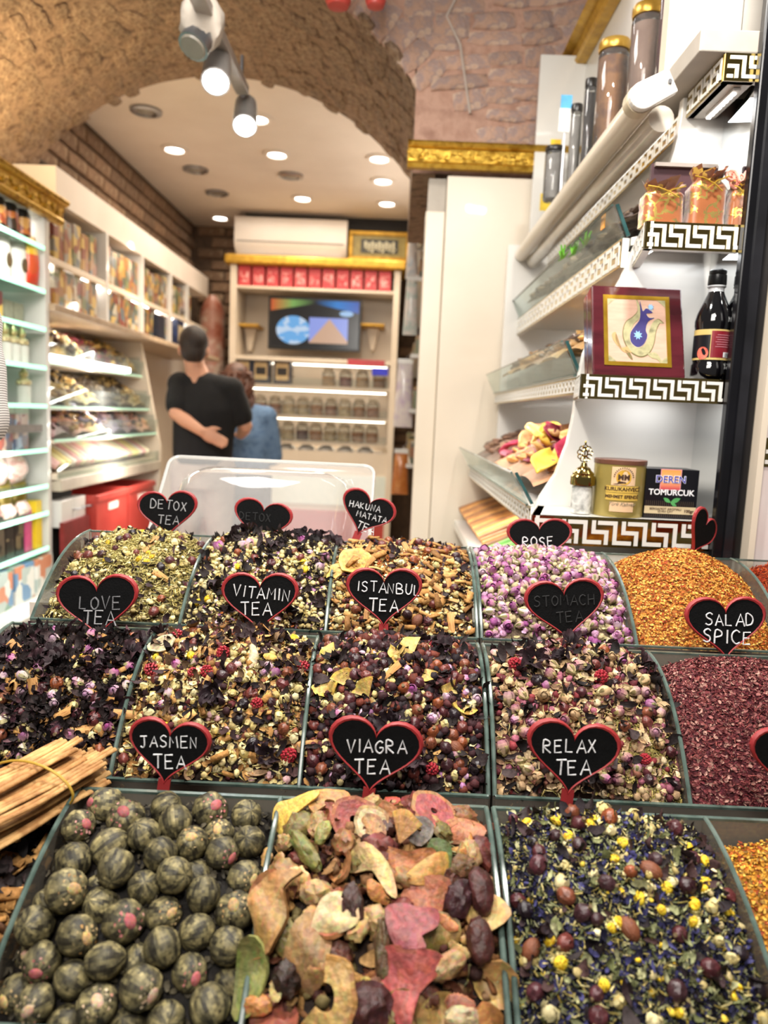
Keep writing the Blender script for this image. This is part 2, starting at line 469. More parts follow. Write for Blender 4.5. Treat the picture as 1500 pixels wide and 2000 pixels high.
# front and back faces of the arch wall, and its mass above
def face_strip(y, top, x0, x1, n=40):
    for i in range(n):
        a, c_ = A0 + (A1 - A0) * i / n, A0 + (A1 - A0) * (i + 1) / n
        p, q = arc(a, AR + 0.012), arc(c_, AR + 0.012)
        b.add([(p.x, y, p.z), (q.x, y, q.z), (q.x, y, top), (p.x, y, top)], [(0, 1, 2, 3)])
    b.add([(pr.x, y, 2.125), (x1, y, 2.125), (x1, y, top), (pr.x, y, top)], [(0, 1, 2, 3)])
    b.add([(x0, y, 0), (pl.x, y, 0), (pl.x, y, top), (x0, y, top)], [(0, 1, 2, 3)])
face_strip(YB, ZC + 0.1, -2.1, 0.9)
va = b.mesh('wall_arch', vault_mortar, smooth=40, fix=False)
va = struct(link('wall_arch', va), 'rough brown stone vault over the passage to the back room')
def stone_block(lu, ly, th, seed):
    """irregular slab: u along the arc (x), depth (y), proud in -z"""
    r = random.Random(seed); m = MB(); n = 10
    out = []
    for i in range(n):
        a = 2 * PI * i / n
        sx = max(-1, min(1, 1.35 * math.cos(a))); sy = max(-1, min(1, 1.35 * math.sin(a)))
        out.append((sx * lu / 2 * r.uniform(.84, 1.0), sy * ly / 2 * r.uniform(.84, 1.0)))
    t = [th * r.uniform(.75, 1.15) for _ in out]
    vs = [(x, y, 0.02) for x, y in out] + [(x, y, -t[i] * .45) for i, (x, y) in enumerate(out)] + [(x * .72, y * .72, -t[i]) for i, (x, y) in enumerate(out)] + [(0, 0, -th * 1.05)]
    fs = [(k * n + i, k * n + (i + 1) % n, (k + 1) * n + (i + 1) % n, (k + 1) * n + i) for k in (0, 1) for i in range(n)]
    fs += [(2 * n + i, 2 * n + (i + 1) % n, 3 * n) for i in range(n)]
    return m.add(vs, fs)
vb = [stone_block(0.076, 0.135, 0.013, s).mesh('stone', vault_m, smooth=35) for s in range(8)]
NA, ND = 30, 8
for i in range(NA):
    for j in range(ND):
        a = A0 + (A1 - A0) * (i + 0.5) / NA
        y = YA + (YB - YA) * (j + 0.5 + (0.25 if i % 2 else -0.25)) / ND
        a += rnd.gauss(0, .012); p = arc(a, AR + 0.012); M = Matrix.Rotation(a, 3, 'Y')
        e = (M @ Matrix.Rotation(rnd.gauss(0, .3), 3, 'Z')).to_euler()
        o = link('stone', rnd.choice(vb), va, 0, (p.x, y + rnd.gauss(0, .02), p.z), None); o.rotation_euler = e
        o.scale = (rnd.uniform(.7, 1.2), rnd.uniform(.6, 1.2), rnd.uniform(.3, .85))
# ---- pinkish front wall of stones in clay mortar
pink_mortar = mat('clay_mortar', ['#a47c6a', '#c69e8a', '#b68c78'], 0.9, scale=14, bump=1.0, bscale=40)
pink_stone = mat('pink_stone', ['#b08a76', '#d0b29c', '#a8908a', '#c49e88', '#b59484'], 0.85, scale=24, bump=1.0, bscale=50, objrand=0.12, detail=8)
b = MB(); TOP = 3.3
for i in range(40):
    a, c_ = A0 + (A1 - A0) * i / 40, A0 + (A1 - A0) * (i + 1) / 40
    p, q = arc(a, AR + 0.005), arc(c_, AR + 0.005)
    b.add([(p.x, YA - .001, p.z), (q.x, YA - .001, q.z), (q.x, YA - .001, TOP), (p.x, YA - .001, TOP)], [(0, 1, 2, 3)])
b.add([(pr.x, YA - .001, 2.125), (1.2, YA - .001, 2.125), (1.2, YA - .001, TOP), (pr.x, YA - .001, TOP)], [(0, 1, 2, 3)]); b.add([(.16, YA - .001, 0), (1.2, YA - .001, 0), (1.2, YA - .001, 2.125), (.16, YA - .001, 2.125)], [(0, 1, 2, 3)])
b.add([(-2.1, YA - .001, 0), (pl.x, YA - .001, 0), (pl.x, YA - .001, TOP), (-2.1, YA - .001, TOP)], [(0, 1, 2, 3)])
wf = struct(link('wall_front', b.mesh('wall_front', pink_mortar, fix=False)), 'pinkish rubble stone wall right of the arch')
ps = [stone_block(rnd.uniform(.10, .15), rnd.uniform(.05, .075), .012, 50 + s).mesh('stone', pink_stone, smooth=50) for s in range(12)]
row = 0; z = 2.17
while z < 2.85:
    x = -0.45 + 0.03 * (row % 3)
    while x < 0.62:
        w = rnd.uniform(.10, .17)
        d = (Vector((x, 0, z + 0.10 * x)) - Vector((AC.x, 0, AC.z))).length
        if d > AR + 0.13 and x > -0.1 - (z - 2.3):
            o = link('stone', rnd.choice(ps), wf, 0, (x, YA, z + 0.10 * x + rnd.uniform(-.008, .008)), (-PI / 2, rnd.uniform(-.2, .05), 0))
            o.scale = (w / .12, rnd.uniform(.8, 1.2), rnd.uniform(.5, 1.2))
        x += w * rnd.uniform(.92, 1.12)
    z += 0.06; row += 1
# ring of radial stones along the arch edge
for k in range(13):
    a = math.radians(8 + k * 3.6); p = arc(a, AR + 0.066)
    o = link('stone', rnd.choice(ps), wf, 0, (p.x, YA, p.z), (-PI / 2, a - PI / 2 + rnd.uniform(-.08, .08), 0)); o.scale = (0.95, 1.25, 0.9)
# clay edge strip of the jamb seen beside the column
b = MB(); b.tube([(0.30, YA - .012, 3.0), (0.115, YA - .012, 2.62), (0.165, YA - .02, 2.53), (0.185, YA - .012, 2.44), (0.21, YA - .012, 2.32)], 0.0045, 6)
tag(b.build('cable', mat('cable_grey', ['#b9a89c', '#c5b6aa'], 0.6), smooth=True), 'thin grey cable running down the pinkish stone wall', 'cable')
# ---- dark soffit at the back and gilded mouldings
b = MB(); b.bb(-1.3, XR, 6.45, YBACK, 2.56, ZC)
struct(b.build('trim_1', mat('soffit_black', ['#0d0b0b', '#181414'], 0.6)), 'black soffit behind the air conditioner')
def moulding(name, p0, p1, n, h, mats, label, carve=True, depth=0.05):
    """crown along p0-p1 (top edge), n outwards; three parts"""
    p0, p1, n = Vector(p0), Vector(p1), Vector(n); u = (p1 - p0).normalized(); Ln = (p1 - p0).length
    r = thing(name, label, 'moulding', (p0 + p1) / 2)
    def strip(prof, nm, m):
        q = MB(); k = len(prof)
        vs = [p + n * d + Z3 * z for p in (p0, p1) for d, z in prof]
        q.add(vs, [(i, i + 1, k + i + 1, k + i) for i in range(k - 1)] + [tuple(range(k)), tuple(range(2 * k - 1, k - 1, -1))])
        return q.build(nm, m, r, smooth=35)
    strip([(0, 0), (depth, 0), (depth + .006, -.008), (depth, -h * .2), (depth * .75, -h * .26), (0, -h * .26)], 'top_bead', mats)
    strip([(0, -h * .26), (depth * .62, -h * .26), (depth * .5, -h * .5), (depth * .4, -h * .74), (0, -h * .74)], 'frieze', mats)
    strip([(0, -h * .74), (depth * .5, -h * .74), (depth * .62, -h * .84), (depth * .5, -h), (0, -h)], 'lower_bead', mats)
    if carve:
        q = MB(); nn = max(4, int(Ln / (h * .55)))
        for i in range(nn):
            c = p0 + u * (Ln * (i + .5) / nn) + n * depth * .53 - Z3 * h * .5; s = h * .2; fl = 1 if i % 2 else -1
            pts = [c + u * (s * t * math.cos(t * 4.2) * 1.15) + Z3 * (fl * s * t * math.sin(t * 4.2)) for t in [0.15 + .85 * j / 9 for j in range(10)]]
            q.tube(pts, [h * .045 * (1 - .5 * j / 9) for j in range(10)], 5)
            for w in (-1, 1):
                q.ball(c + u * w * s * 1.2 + Z3 * s * .5 * fl * w, (h * .07, h * .05, h * .1), 6, 4)
        q.build('carved_scrolls', mats, r, smooth=True)
    return r

# ---- white panelled column right of the arch, with its gilded crown
cz = at(800, 283, YA - .1).z
b = MB(); x0, x1 = at(875, 335, YA - .1).x, 0.56
col = thing('panelled_column', 'white panelled column with narrow recessed side strip under the gilded crown', 'column', (0.33, YA - .05, 0))
b.bb(x0, x1, YA - .1, YA - .006, 0, cz - 0.09); b.build('front_panel', cream, col, bevel=.004)
b = MB(); xa = at(828, 500, YA - .1).x
b.bb(xa, x0 - .001, YA - .085, YA - .006, 0, cz - .2); b.build('side_strip', cream, col, bevel=.004)
b = MB(); b.bb(xa + .006, x0 - .001, YA - .06, YA - .006, cz - .2, cz - .09); b.build('recess_panel', mat('grey_panel', ['#a79d90', '#b5ab9e'], 0.5), col)  # grey colour paints the shading of the recess into the cream column
moulding('gilded_crown', (at(797, 283, YA - .1).x, YA - .1, cz), (0.56, YA - .1, cz), NY, at(797, 283, YA - .1).z - at(797, 331, YA - .1).z, gold, 'gilded carved crown on top of the white column')
# brown cornice along the left wall and pale fascia under it
moulding('wall_cornice', (XL + .001, YB, 2.47), (XL + .001, YBACK, 2.47), X3, 0.085, mat('brown_cornice', ['#33210f', '#51381d'], 0.5, scale=8), 'dark brown cornice along the brick wall over the left shelves', carve=False, depth=.07)

# ---- downlights
def downlight(px, py, lit):
    p = atZ(px, py, ZC)
    r = thing('ceiling_light', ('lit' if lit else 'unlit grey') + ' round ceiling spot, ' + {341: 'first of the left row', 541: 'in the middle behind the spot lamps', 741: 'first of the right row', 503: 'nearest the vault edge beside the front spot lamp', 382: 'in the left row behind the first lit one', 568: 'in the middle row behind the lit one', 424: 'in the left row close to the brick wall', 430: 'in the far left corner', 591: 'above the air conditioner', 748: 'second of the right row', 756: 'last of the right row', 285: 'at the vault edge on the left'}[px], 'ceiling light', p, 'recessed spots in the ceiling')
    q = MB(); q.lathe([(.052, 0), (.085, 0), (.085, -.012), (.06, -.016), (.052, -.004)], 24, p)
    q.build('rim', white_matt if lit else metal_grey, r, smooth=True)
    q = MB(); q.lathe([(.001, -.003), (.056, -.003), (.05, -.010), (.02, -.016), (.001, -.017)], 20, p)
    q.build('lens', lamp_white if lit else mat_unlit, r, smooth=True)
    if lit:
        l = bpy.data.lights.new('downlight', 'SPOT'); l.energy = 16; l.color = WARM; l.spot_size = 2.0; l.spot_blend = .7; l.shadow_soft_size = .05
        o = bpy.data.objects.new('downlight', l); C.objects.link(o); o.location = p - Z3 * .03
mat_unlit = mat('unlit_lens', ['#7b7468', '#8d8578'], 0.3)
for px, py, lit in [(341, 290, 1), (541, 300, 1), (741, 308, 1), (503, 230, 1), (382, 330, 0), (568, 342, 0), (424, 376, 0), (430, 424, 1), (591, 386, 1), (748, 352, 1), (756, 396, 1), (285, 215, 0)]:
    downlight(px, py, lit)

# ---- lamp track with spot heads under the vault
tr = thing('lamp_track', 'grey metal ceiling track carrying the spot lamps under the vault', 'lamp track', at(430, 100, 2.5))
pA, pB = at(366, -40, 2.0), at(474, 186, 2.75)
q = MB(); d = (pB - pA).normalized(); sd = d.cross(Z3).normalized(); upv = sd.cross(d)
q.frame_box(pA - sd * .022, d, sd, upv, (pB - pA).length, .044, .03); q.build('rail', mat('rail_grey', ['#a39a92', '#b3aaa2'], .35), tr, bevel=.003)
for k in (.35, .97):
    p = pA + (pB - pA) * k; q = MB(); q.tube([p + upv * .02, p + upv * .02 + Z3 * .1], .006, 6); q.build('hanger', metal_grey, tr)
def spot(px, py, Y, aim, body, lit, label, wrap=False):
    p = at(px, py, Y); p2 = p + Vector(aim).normalized() * -.15
    r = thing('spot_lamp', label, 'spot lamp', p, 'spot lamps on the track')
    q = MB(); q.tube([p2, p2 + (p - p2) * .12, p2 + (p - p2) * .5, p], [.02, .038, .041, .043], 16); q.build('housing', body, r, smooth=35)
    q = MB(); ax = (p - p2).normalized(); q.tube([p - ax * .004, p + ax * .006], [.039, .034], 16); q.build('lens', lamp_white if lit else mat_unlit, r, smooth=35)
    k = max(0, min(1, (p2.y - pA.y) / (pB.y - pA.y))); top = pA + (pB - pA) * k
    q = MB(); q.tube([p2 + (p - p2) * .3, (p2 + top) / 2 + Z3 * .015, top - Z3 * .0], .008, 8); q.build('stem', metal_grey, r, smooth=True)
    if wrap:
        q = MB(); cc = (p + p2) / 2
        q.ball(cc + Vector((-.005, -.01, .015)), (.06, .058, .076), 18, 12, fn=lambda v: 1 + .07 * math.sin(7 * math.atan2(v.y, v.x) + 5 * v.z) + .12 * fnoise(v, 2.4))
        q.build('cloth_wrap', mat('wrap_cloth', ['#b3a89b', '#c4b9ac'], 0.8, scale=12, bump=.4), r, smooth=True)
    if lit:
        l = bpy.data.lights.new('spot_beam', 'SPOT'); l.energy = 18; l.color = (0.92, 0.95, 1); l.spot_size = 1.5; l.spot_blend = .6; l.shadow_soft_size = .03
        o = bpy.data.objects.new('spot_beam', l); C.objects.link(o); o.location = p + ax * .03; o.rotation_euler = ax.to_track_quat('-Z', 'Y').to_euler()
spot(377, 92, 2.2, (-.3, -.5, -.9), metal_grey, 0, 'spot lamp wrapped in a pale cloth, nearest on the track', True)
lamp_grey = mat('lamp_grey', ['#8f8b88', '#a09c98'], .4)
spot(421, 160, 2.35, (.1, -.6, -.75), lamp_grey, 1, 'grey track spot lamp shining bluish white, middle of the track')
spot(478, 246, 2.75, (.1, -.6, -.75), lamp_grey, 1, 'grey track spot lamp shining white at the end of the track')
# red hanging ornaments at the top edge
for px, w, nm in [(660, .04, 'red hanging ornament with a pale band, farther left of the pair at the top edge'), (733, .032, 'narrow red hanging ornament with a pale patch beside the cable')]:
    p = at(px, 16, 2.45); r = thing('hanging_ornament', nm, 'ornament', p, 'red ornaments hanging at the front wall')
    q = MB(); q.lathe([(.002, 0), (w * .8, .004), (w, .02), (w, .1), (w * .7, .13), (.002, .135)], 16, p); q.build('body', red_store, r, smooth=True)
    q = MB(); q.lathe([(w * 1.02, .022), (w * 1.03, .03), (w * 1.03, .055), (w * 1.01, .06)], 16, p); q.build('band', white_matt, r, smooth=True)
    q = MB(); q.tube([p + Z3 * .13, p + Z3 * .45, p + Vector((0, .25, .5))], .003, 5); q.build('string', metal_grey, r)

# ================================================================== BACK OF THE ROOM
def atp(px, py, Y): return at(px, py, Y)
# air conditioner
Y = 6.3; p0, p1 = at(458, 418, Y), at(676, 500, Y)
ac = thing('air_conditioner', 'white wall air conditioner above the display cabinet', 'air conditioner', (p0 + p1) / 2)
w_, h_ = p1.x - p0.x, p0.z - p1.z
prof = [(0, 0), (.14, 0), (.2, .05), (.215, h_ * .35), (.2, h_ * .95), (.17, h_), (0, h_)]
q = MB(); k = len(prof)
q.add([(x, Y + .215 - d, p1.z + z) for x in (p0.x, p1.x) for d, z in prof], [(i, (i + 1) % k, k + (i + 1) % k, k + i) for i in range(k)] + [tuple(range(k)), tuple(range(2 * k - 1, k - 1, -1))])
ac_white = mat('ac_plastic', ['#dcd2c9', '#e4dbd3'], 0.25, scale=3)
q.build('casing', ac_white, ac, smooth=35)
q = MB(); q.frame_box((p0.x + .03, Y + .07, p1.z - .004), X3, Vector((0, -.8, -.15)).normalized(), Vector((0, .2, -1)).normalized(), w_ - .06, .09, .006); q.build('air_flap', ac_white, ac)
q = MB(); q.bb(p0.x + .02, p1.x - .02, Y - .004, Y + .01, p1.z + h_ * .3, p1.z + h_ * .31); q.build('seam', dark_gap, ac)
for i in range(4): b = MB(); b.bb(p0.x + .12 + i * .14, p0.x + .15 + i * .14, Y + .1, Y + .2, p1.z - .1, p1.z - .012); b.build('bracket', black_metal, ac)
b = MB(); b.bb(p0.x + .1, p1.x - .1, Y + .214, 6.46, p1.z + .02, p1.z + h_ - .02); b.build('wall_plate', black_metal, ac)
# gilded sign
Y = 6.4; p0, p1 = at(682, 450, Y), at(800, 513, Y)
sg = thing('framed_sign', 'gilded framed plaque with pale lettering on the black soffit', 'sign', (p0 + p1) / 2)
q = MB(); fw = .035
q.bb(p0.x, p1.x, Y - .02, Y + .03, p0.z - fw, p0.z); q.bb(p0.x, p1.x, Y - .02, Y + .03, p1.z, p1.z + fw); q.bb(p0.x, p0.x + fw, Y - .02, Y + .03, p1.z + fw, p0.z - fw); q.bb(p1.x - fw, p1.x, Y - .02, Y + .03, p1.z + fw, p0.z - fw)
q.build('frame', gold_paint, sg, bevel=.006)
q = MB(); q.bb(p0.x + fw, p1.x - fw, Y, Y + .03, p1.z + fw, p0.z - fw); q.build('plaque', mat('sign_olive', ['#8d7c3c', '#a8964e'], 0.4), sg)
q = MB(); zc = (p0.z + p1.z) / 2; q.bb(p0.x + .1, p1.x - .1, Y - .006, Y, zc - .055, zc + .055); q.build('dark_field', mat('sign_dark', ['#2c2c22', '#39372a'], 0.4), sg)
q = MB()
for i in range(9):
    x = p0.x + .13 + i * (p1.x - p0.x - .26) / 8.6
    q.bb(x, x + .018, Y - .012, Y - .006, zc - .03 - .01 * (i % 3), zc + .025 + .012 * ((i + 1) % 2)); q.bb(x, x + .03, Y - .012, Y - .006, zc - .03, zc - .018)
q.build('lettering', mat('sign_pale', ['#d9d3b0', '#e6e0c0'], 0.4), sg)

# display cabinet with television
Y = 6.15; W0, W1 = at(450, 515, Y), at(783, 530, Y); xl, xr, zt = W0.x, W1.x, W0.z
cabm = mat('cabinet_cream', ['#dccbb4', '#e6d7c3'], 0.4, scale=3)
cab = thing('display_cabinet', 'cream display cabinet with gilt crown and lit shelves under the air conditioner', 'cabinet', ((xl + xr) / 2, Y, 0))
D = .42
b = MB(); b.bb(xl, xr, Y + D - .02, Y + D, .1, zt); b.build('back_panel', cabm, cab)
for x in (xl, xr - .05):
    b = MB(); b.bb(x, x + .05, Y, Y + D - .02, 0, zt - .002); b.build('side_panel', cabm, cab, bevel=.003)
b = MB(); b.bb(xl - .04, xr + .04, Y - .05, Y + D, zt, zt + .07); b.build('crown', gold_paint, cab, bevel=.015)
def zpx(py, Y=Y, px=600): return at(px, py, Y).z
for i, py in enumerate([585, 700, 753, 812, 862]):
    z = zpx(py, px=620); b = MB()
    if i == 0: continue
    b.bb(xl + .05, xr - .05, Y + .01, Y + D - .02, z - .03, z); sh = b.build('shelf', cabm, cab, bevel=.002)
    if i > 1:
        b = MB(); b.bb(xl + .06, xr - .06, Y - .003, Y + .008, z, z + .055); b.build('glass_front', glass, cab)
    b = MB(); b.bb(xl + .08, xr - .08, Y + .3, Y + .315, z - .04, z - .031); b.build('led_strip', mat_emit('shelf_led', (1, .93, .8), 6) if 'shelf_led' not in MATS else MATS['shelf_led'], cab)
b = MB(); b.bb(xl + .05, xr - .05, Y + .02, Y + D - .03, 0.1, zpx(880)); b.build('base_cabinet', cabm, cab)
b = MB(); b.bb(xl + .05, xr - .05, Y + .005, Y + .02, .55, zpx(925)); b.build('glass_drawer', mat('lit_drawer', ['#e8efe6', '#dfe9e2'], 0.2), cab)  # plain pale greenish white drawer front
b = MB(); b.bb(xl + .05, xr - .05, Y + .002, Y + .019, .12, .5); b.build('red_base', red_store, cab)
# red packets in the row under the crown
pk = MB(); pw = .095; pk.bb(-pw / 2, pw / 2, -.03, .03, 0, .155); pkb = pk.mesh('carton', mat('red_carton', ['#cf3a40', '#dd4b50'], 0.4, objrand=.1))
pk = MB(); pk.bb(-pw * .36, pw * .36, -.0312, -.030, .03, .115); pkl = pk.mesh('pale_print', mat_print('red_print', ['#d8484c', '#e98a86', '#d13f45', '#f0b3ac'], 40))
zz = zpx(562); b = MB(); b.bb(xl + .05, xr - .05, Y + .01, Y + .3, zz - .02, zz); b.build('shelf', cabm, cab)
n = int((xr - xl - .12) / (pw + .008))
for i in range(n):
    place([('carton', pkb, [('pale_print', pkl)])], 'tea_carton', (xl + .06 + pw / 2 + i * (xr - xl - .12) / n, Y + .06, zz), 0, 'small red carton in the row at the top of the display cabinet', 'carton', 'red cartons under the cabinet crown')
# television
p0, p1 = at(525, 578, Y + .1), at(703, 688, Y + .1)
tv = thing('television', 'flat television with a blue picture in the display cabinet', 'television', (p0 + p1) / 2)
q = MB(); q.bb(p0.x, p1.x, Y + .1, Y + .15, p1.z, p0.z); q.build('casing', black_plastic, tv, bevel=.004)
def tvmat():
    m, N, L, B = new_mat('tv_picture'); B.inputs['Roughness'].default_value = .2
    tc = N.new('ShaderNodeTexCoord'); sp = N.new('ShaderNodeSeparateXYZ'); L.new(tc.outputs['Generated'], sp.inputs[0])
    def math_(op, a, b_):
        m_ = N.new('ShaderNodeMath'); m_.operation = op
        for i, v in enumerate((a, b_)):
            if isinstance(v, (int, float)): m_.inputs[i].default_value = v
            else: L.new(v, m_.inputs[i])
        return m_.outputs[0]
    def mix(f, a, b_):
        x = N.new('ShaderNodeMix'); x.data_type = 'RGBA'; L.new(f, x.inputs[0])
        for i, v in ((6, a), (7, b_)):
            if isinstance(v, str): x.inputs[i].default_value = hx4(v)
            else: L.new(v, x.inputs[i])
        return x.outputs[2]
    X, Z = sp.outputs[0], sp.outputs[2]
    # dark ground with an orange-green-blue band along the top
    rp = N.new('ShaderNodeValToRGB'); e = rp.color_ramp.elements
    for i, (p_, c_) in enumerate([(0, '#d0582a'), (.25, '#7fae5a'), (.5, '#10131a'), (.75, '#1f7fd0'), (1, '#1c4fae')]):
        x = e[i] if i < 2 else e.new(p_); x.position = p_; x.color = hx4(c_)
    L.new(X, rp.inputs[0])
    band = math_('GREATER_THAN', math_('ADD', Z, math_('MULTIPLY', math_('ABSOLUTE', math_('SUBTRACT', X, .5), 0), .35)), .93)
    c = mix(band, '#07090f', rp.outputs[0])
    nz = N.new('ShaderNodeTexNoise'); nz.inputs['Scale'].default_value = 7; L.new(tc.outputs['Generated'], nz.inputs[0])
    sky = mix(math_('GREATER_THAN', nz.outputs[0], .52), '#6fb1ea', '#c6dbf2')
    dx, dz = math_('MULTIPLY', math_('SUBTRACT', X, .26), 1.55), math_('SUBTRACT', Z, .36)
    circ = math_('LESS_THAN', math_('ADD', math_('MULTIPLY', dx, dx), math_('MULTIPLY', dz, dz)), .09)
    c = mix(circ, c, sky)
    rect = math_('MULTIPLY', math_('MULTIPLY', math_('GREATER_THAN', X, .44), math_('LESS_THAN', X, .88)), math_('MULTIPLY', math_('GREATER_THAN', Z, .1), math_('LESS_THAN', Z, .64)))
    tri = math_('LESS_THAN', math_('ADD', math_('MULTIPLY', math_('ABSOLUTE', math_('SUBTRACT', X, .67), 0), -2.2), .62), Z)
    c = mix(rect, c, mix(tri, '#d2a98c', '#93a2ea'))
    ex, ez = math_('MULTIPLY', math_('SUBTRACT', X, .86), 1.6), math_('MULTIPLY', math_('SUBTRACT', Z, .74), 2.2)
    c = mix(math_('LESS_THAN', math_('ADD', math_('MULTIPLY', ex, ex), math_('MULTIPLY', ez, ez)), .016), c, '#9fc6ee')
    B.inputs['Base Color'].default_value = (0.01, 0.01, 0.01, 1)
    L.new(c, B.inputs['Emission Color']); B.inputs['Emission Strength'].default_value = 0.9
    return m
q = MB(); q.bb(p0.x + .02, p1.x - .02, Y + .097, Y + .1, p1.z + .02, p0.z - .02); q.build('screen', tvmat(), tv)
b = MB(); b.bb((p0.x + p1.x) / 2 - .1, (p0.x + p1.x) / 2 + .1, Y + .15, Y + D - .021, (p0.z + p1.z) / 2 - .1, (p0.z + p1.z) / 2 + .1); b.build('wall_mount', black_metal, tv)
# small gilt brackets beside the screen
for px, nm in [(485, 'small gilded bracket shelf beside the television on the brick side'), (728, 'small gilded bracket shelf beside the television on the column side')]:
    p = at(px, 634, Y + .2); r = thing('bracket_shelf', nm, 'shelf', p, 'gilded brackets beside the television')
    q = MB(); q.bb(p.x - .1, p.x + .1, Y + .12, Y + D - .021, p.z - .02, p.z); q.build('ledge', gold_paint, r, bevel=.005)
    q = MB(); q.prism([(-.05, 0), (.05, 0), (.012, -.18), (-.012, -.18)], (p.x, Y + D - .021, p.z - .021), X3, Z3, NY, .12); q.build('support', cabm, r)
# goods on the cabinet shelves
zs = [zpx(py, px=620) for py in (753, 812, 862)]
q = MB(); q.bb(-.07, .07, -.07, .07, 0, .2); bx = q.mesh('box', mat('navy_box', ['#1b1f30', '#262b42'], 0.4))
q = MB(); q.bb(-.052, .052, -.0715, -.0702, .03, .17); q.bb(-.04, .04, -.073, -.0715, .07, .13, 1); pl = q.mesh('label', [mat('tan_label', ['#b99a68', '#c9ac7c'], 0.4), mat('dark_ink', ['#2a2118', '#1d1610'], .5)])
for i, px in enumerate((477, 512, 553)):
    p = at(px, 740, Y + .12); place([('box', bx, [('label', pl)])], 'gift_box', (p.x, Y + .12, zs[0]), 0, 'navy gift box with tan label on the cabinet shelf, ' + ['beside the curly hair', 'middle of the three', 'nearest the jars'][i], 'box', 'navy boxes on the cabinet shelf')
amber = mat_ramp_rand('sweets_mix', ['#a9653a', '#c99a62', '#8d3f35', '#d8b98a', '#6e3b2e', '#b9773a'], .5, scale=40)
jar_g = mat_glass('jar_glass', (.93, .95, .93), haze=.1, refl=.7)
q = MB(); q.lathe([(.001, .002), (.048, .002), (.05, .08), (.001, .085)], 12); jc = q.mesh('contents', amber, smooth=True)
q = MB(); q.lathe([(.05, 0), (.054, .01), (.054, .11), (.04, .125)], 14); jg = q.mesh('glass', jar_g, smooth=True)
q = MB(); q.lathe([(.001, .15), (.03, .148), (.044, .135), (.044, .122), (.001, .122)], 14); jl = q.mesh('lid', mat('jar_lid', ['#cfc3a8', '#ddd2b8'], .3), smooth=True)
for si, row_, n in ((0, 'top', 4), (1, 'middle', 9), (2, 'lower', 9)):
    for i in range(n):
        x = (at(640, 700, Y).x + .14 * i) if si == 0 else (at(505, 700, Y).x + i * (xr - at(505, 700, Y).x - .1) / 8.7)
        place([('contents', jc), ('glass', jg), ('lid', jl)], 'sweets_jar', (x, Y + .14 + .03 * (i % 2), zs[si]), 0, 'small glass jar of brown sweets on the %s lit shelf of the display cabinet' % row_, 'jar', 'sweets jars on the %s cabinet shelf' % row_)
p = at(715, 718, Y + .03)
for dz, c_, n_, h in ((.035, red_plastic, 'red', .05), (-.03, None, 'blue', .06)):
    m_ = c_ or mat('blue_print', ['#2a2fd0', '#2226b4'], .4)
    q = MB(); ww = .3 if n_ == 'red' else .13; xx = p.x - .15 if n_ == 'red' else p.x + .05
    q.bb(xx, xx + ww, Y + .005, Y + .03, p.z + dz - h / 2, p.z + dz + h / 2)
    tag(q.build('price_strip', m_, None, bevel=.002), '%s shelf strip on the top lit shelf of the display cabinet' % ('long bright red' if n_ == 'red' else 'short bright blue'), 'sign')
# white covered trays on the lowest shelf
for i in range(5):
    x0 = at(535, 880, Y).x + i * .165; z0 = zpx(884)
    q = MB(); q.ball((x0 + .08, Y + .17, z0 + .003), (.078, .13, .06), 14, 8, fn=lambda d: 1)
    tag(q.build('wrapped_tray', mat('white_wrap', ['#e9ecea', '#f2f2ef', '#dfe6e8'], .25, scale=18, bump=.3) if 'white_wrap' not in MATS else MATS['white_wrap'], None, smooth=True), 'white wrapped tray in the lowest row of the display cabinet', 'tray', 'white trays in the lowest cabinet row')
# reddish veined stone pillar between brick wall and cabinet
p0, p1 = at(388, 720, 6.75), at(440, 720, 6.75)
q = MB(); r0 = (p1.x - p0.x) / 2; cx_ = (p0.x + p1.x) / 2; zt_ = at(415, 578, 6.75).z
q.lathe([(r0 * 1.15, 0), (r0 * 1.15, .15), (r0, .2), (r0 * .95, 1.4), (r0 * .9, zt_ - .14), (r0 * .6, zt_ - .05), (r0 * .3, zt_)], 14, (cx_, 6.74, 0))
tag(q.build('stone_pillar', mat('red_marble', ['#7d3d2e', '#a5604a', '#b98a78', '#d8c4b0', '#8a4636'], .4, scale=5, detail=8), None, smooth=35), 'reddish brown veined pillar behind the man at the brick wall', 'pillar')

# ================================================================== LEFT: glass shelf case
XC = -1.45
green_edge = mat_emit('lit_glass_edge', (0.42, 0.9, 0.66), 1.1)  # emission puts the LED glow into the glass shelf edges
shelf_glass = mat_glass('shelf_glass', (.82, .93, .88), haze=.12, refl=.8, hazecol=(.75, .9, .82))
Yc0, Yc1 = 2.2, 3.16
zcr = atX(0, 322, XC).z
case = thing('glass_shelf_case', 'white wall case of lit glass shelves under a gilt crown at the left edge', 'shelf case', (XC - .2, 2.7, 0))
b = MB(); b.bb(XC - .36, XC - .34, Yc0, Yc1 + .03, 0.3, zcr); b.build('back_panel', mat('case_back', ['#dfe4da', '#e8ece2'], .25), case)
b = MB(); b.bb(XC - .339, XC - .012, Yc1 + .02, Yc1 + .05, .3, zcr - .002); b.build('end_panel', white, case)
moulding('gilded_crown', (XC - .02, Yc0, zcr + .012), (XC - .02, Yc1 + .16, zcr + .012), X3, .1, gold, 'gilded carved crown along the top of the left glass shelf case')
b = MB(); b.bb(XC - .36, XC - .022, Yc0, Yc1 + .1, zcr - .088, zcr - .06); b.build('top_panel', white, case)
b = MB(); b.bb(XC - .2, XC - .1, Yc0 + .1, Yc1, zcr - .1, zcr - .089); b.build('led_strip', led_white, case)
b = MB(); b.bb(XC - .36, XC + .12, Yc0, Yc1 + .02, 0.0, atX(30, 1175, XC).z - .02); b.build('plinth', white, case)
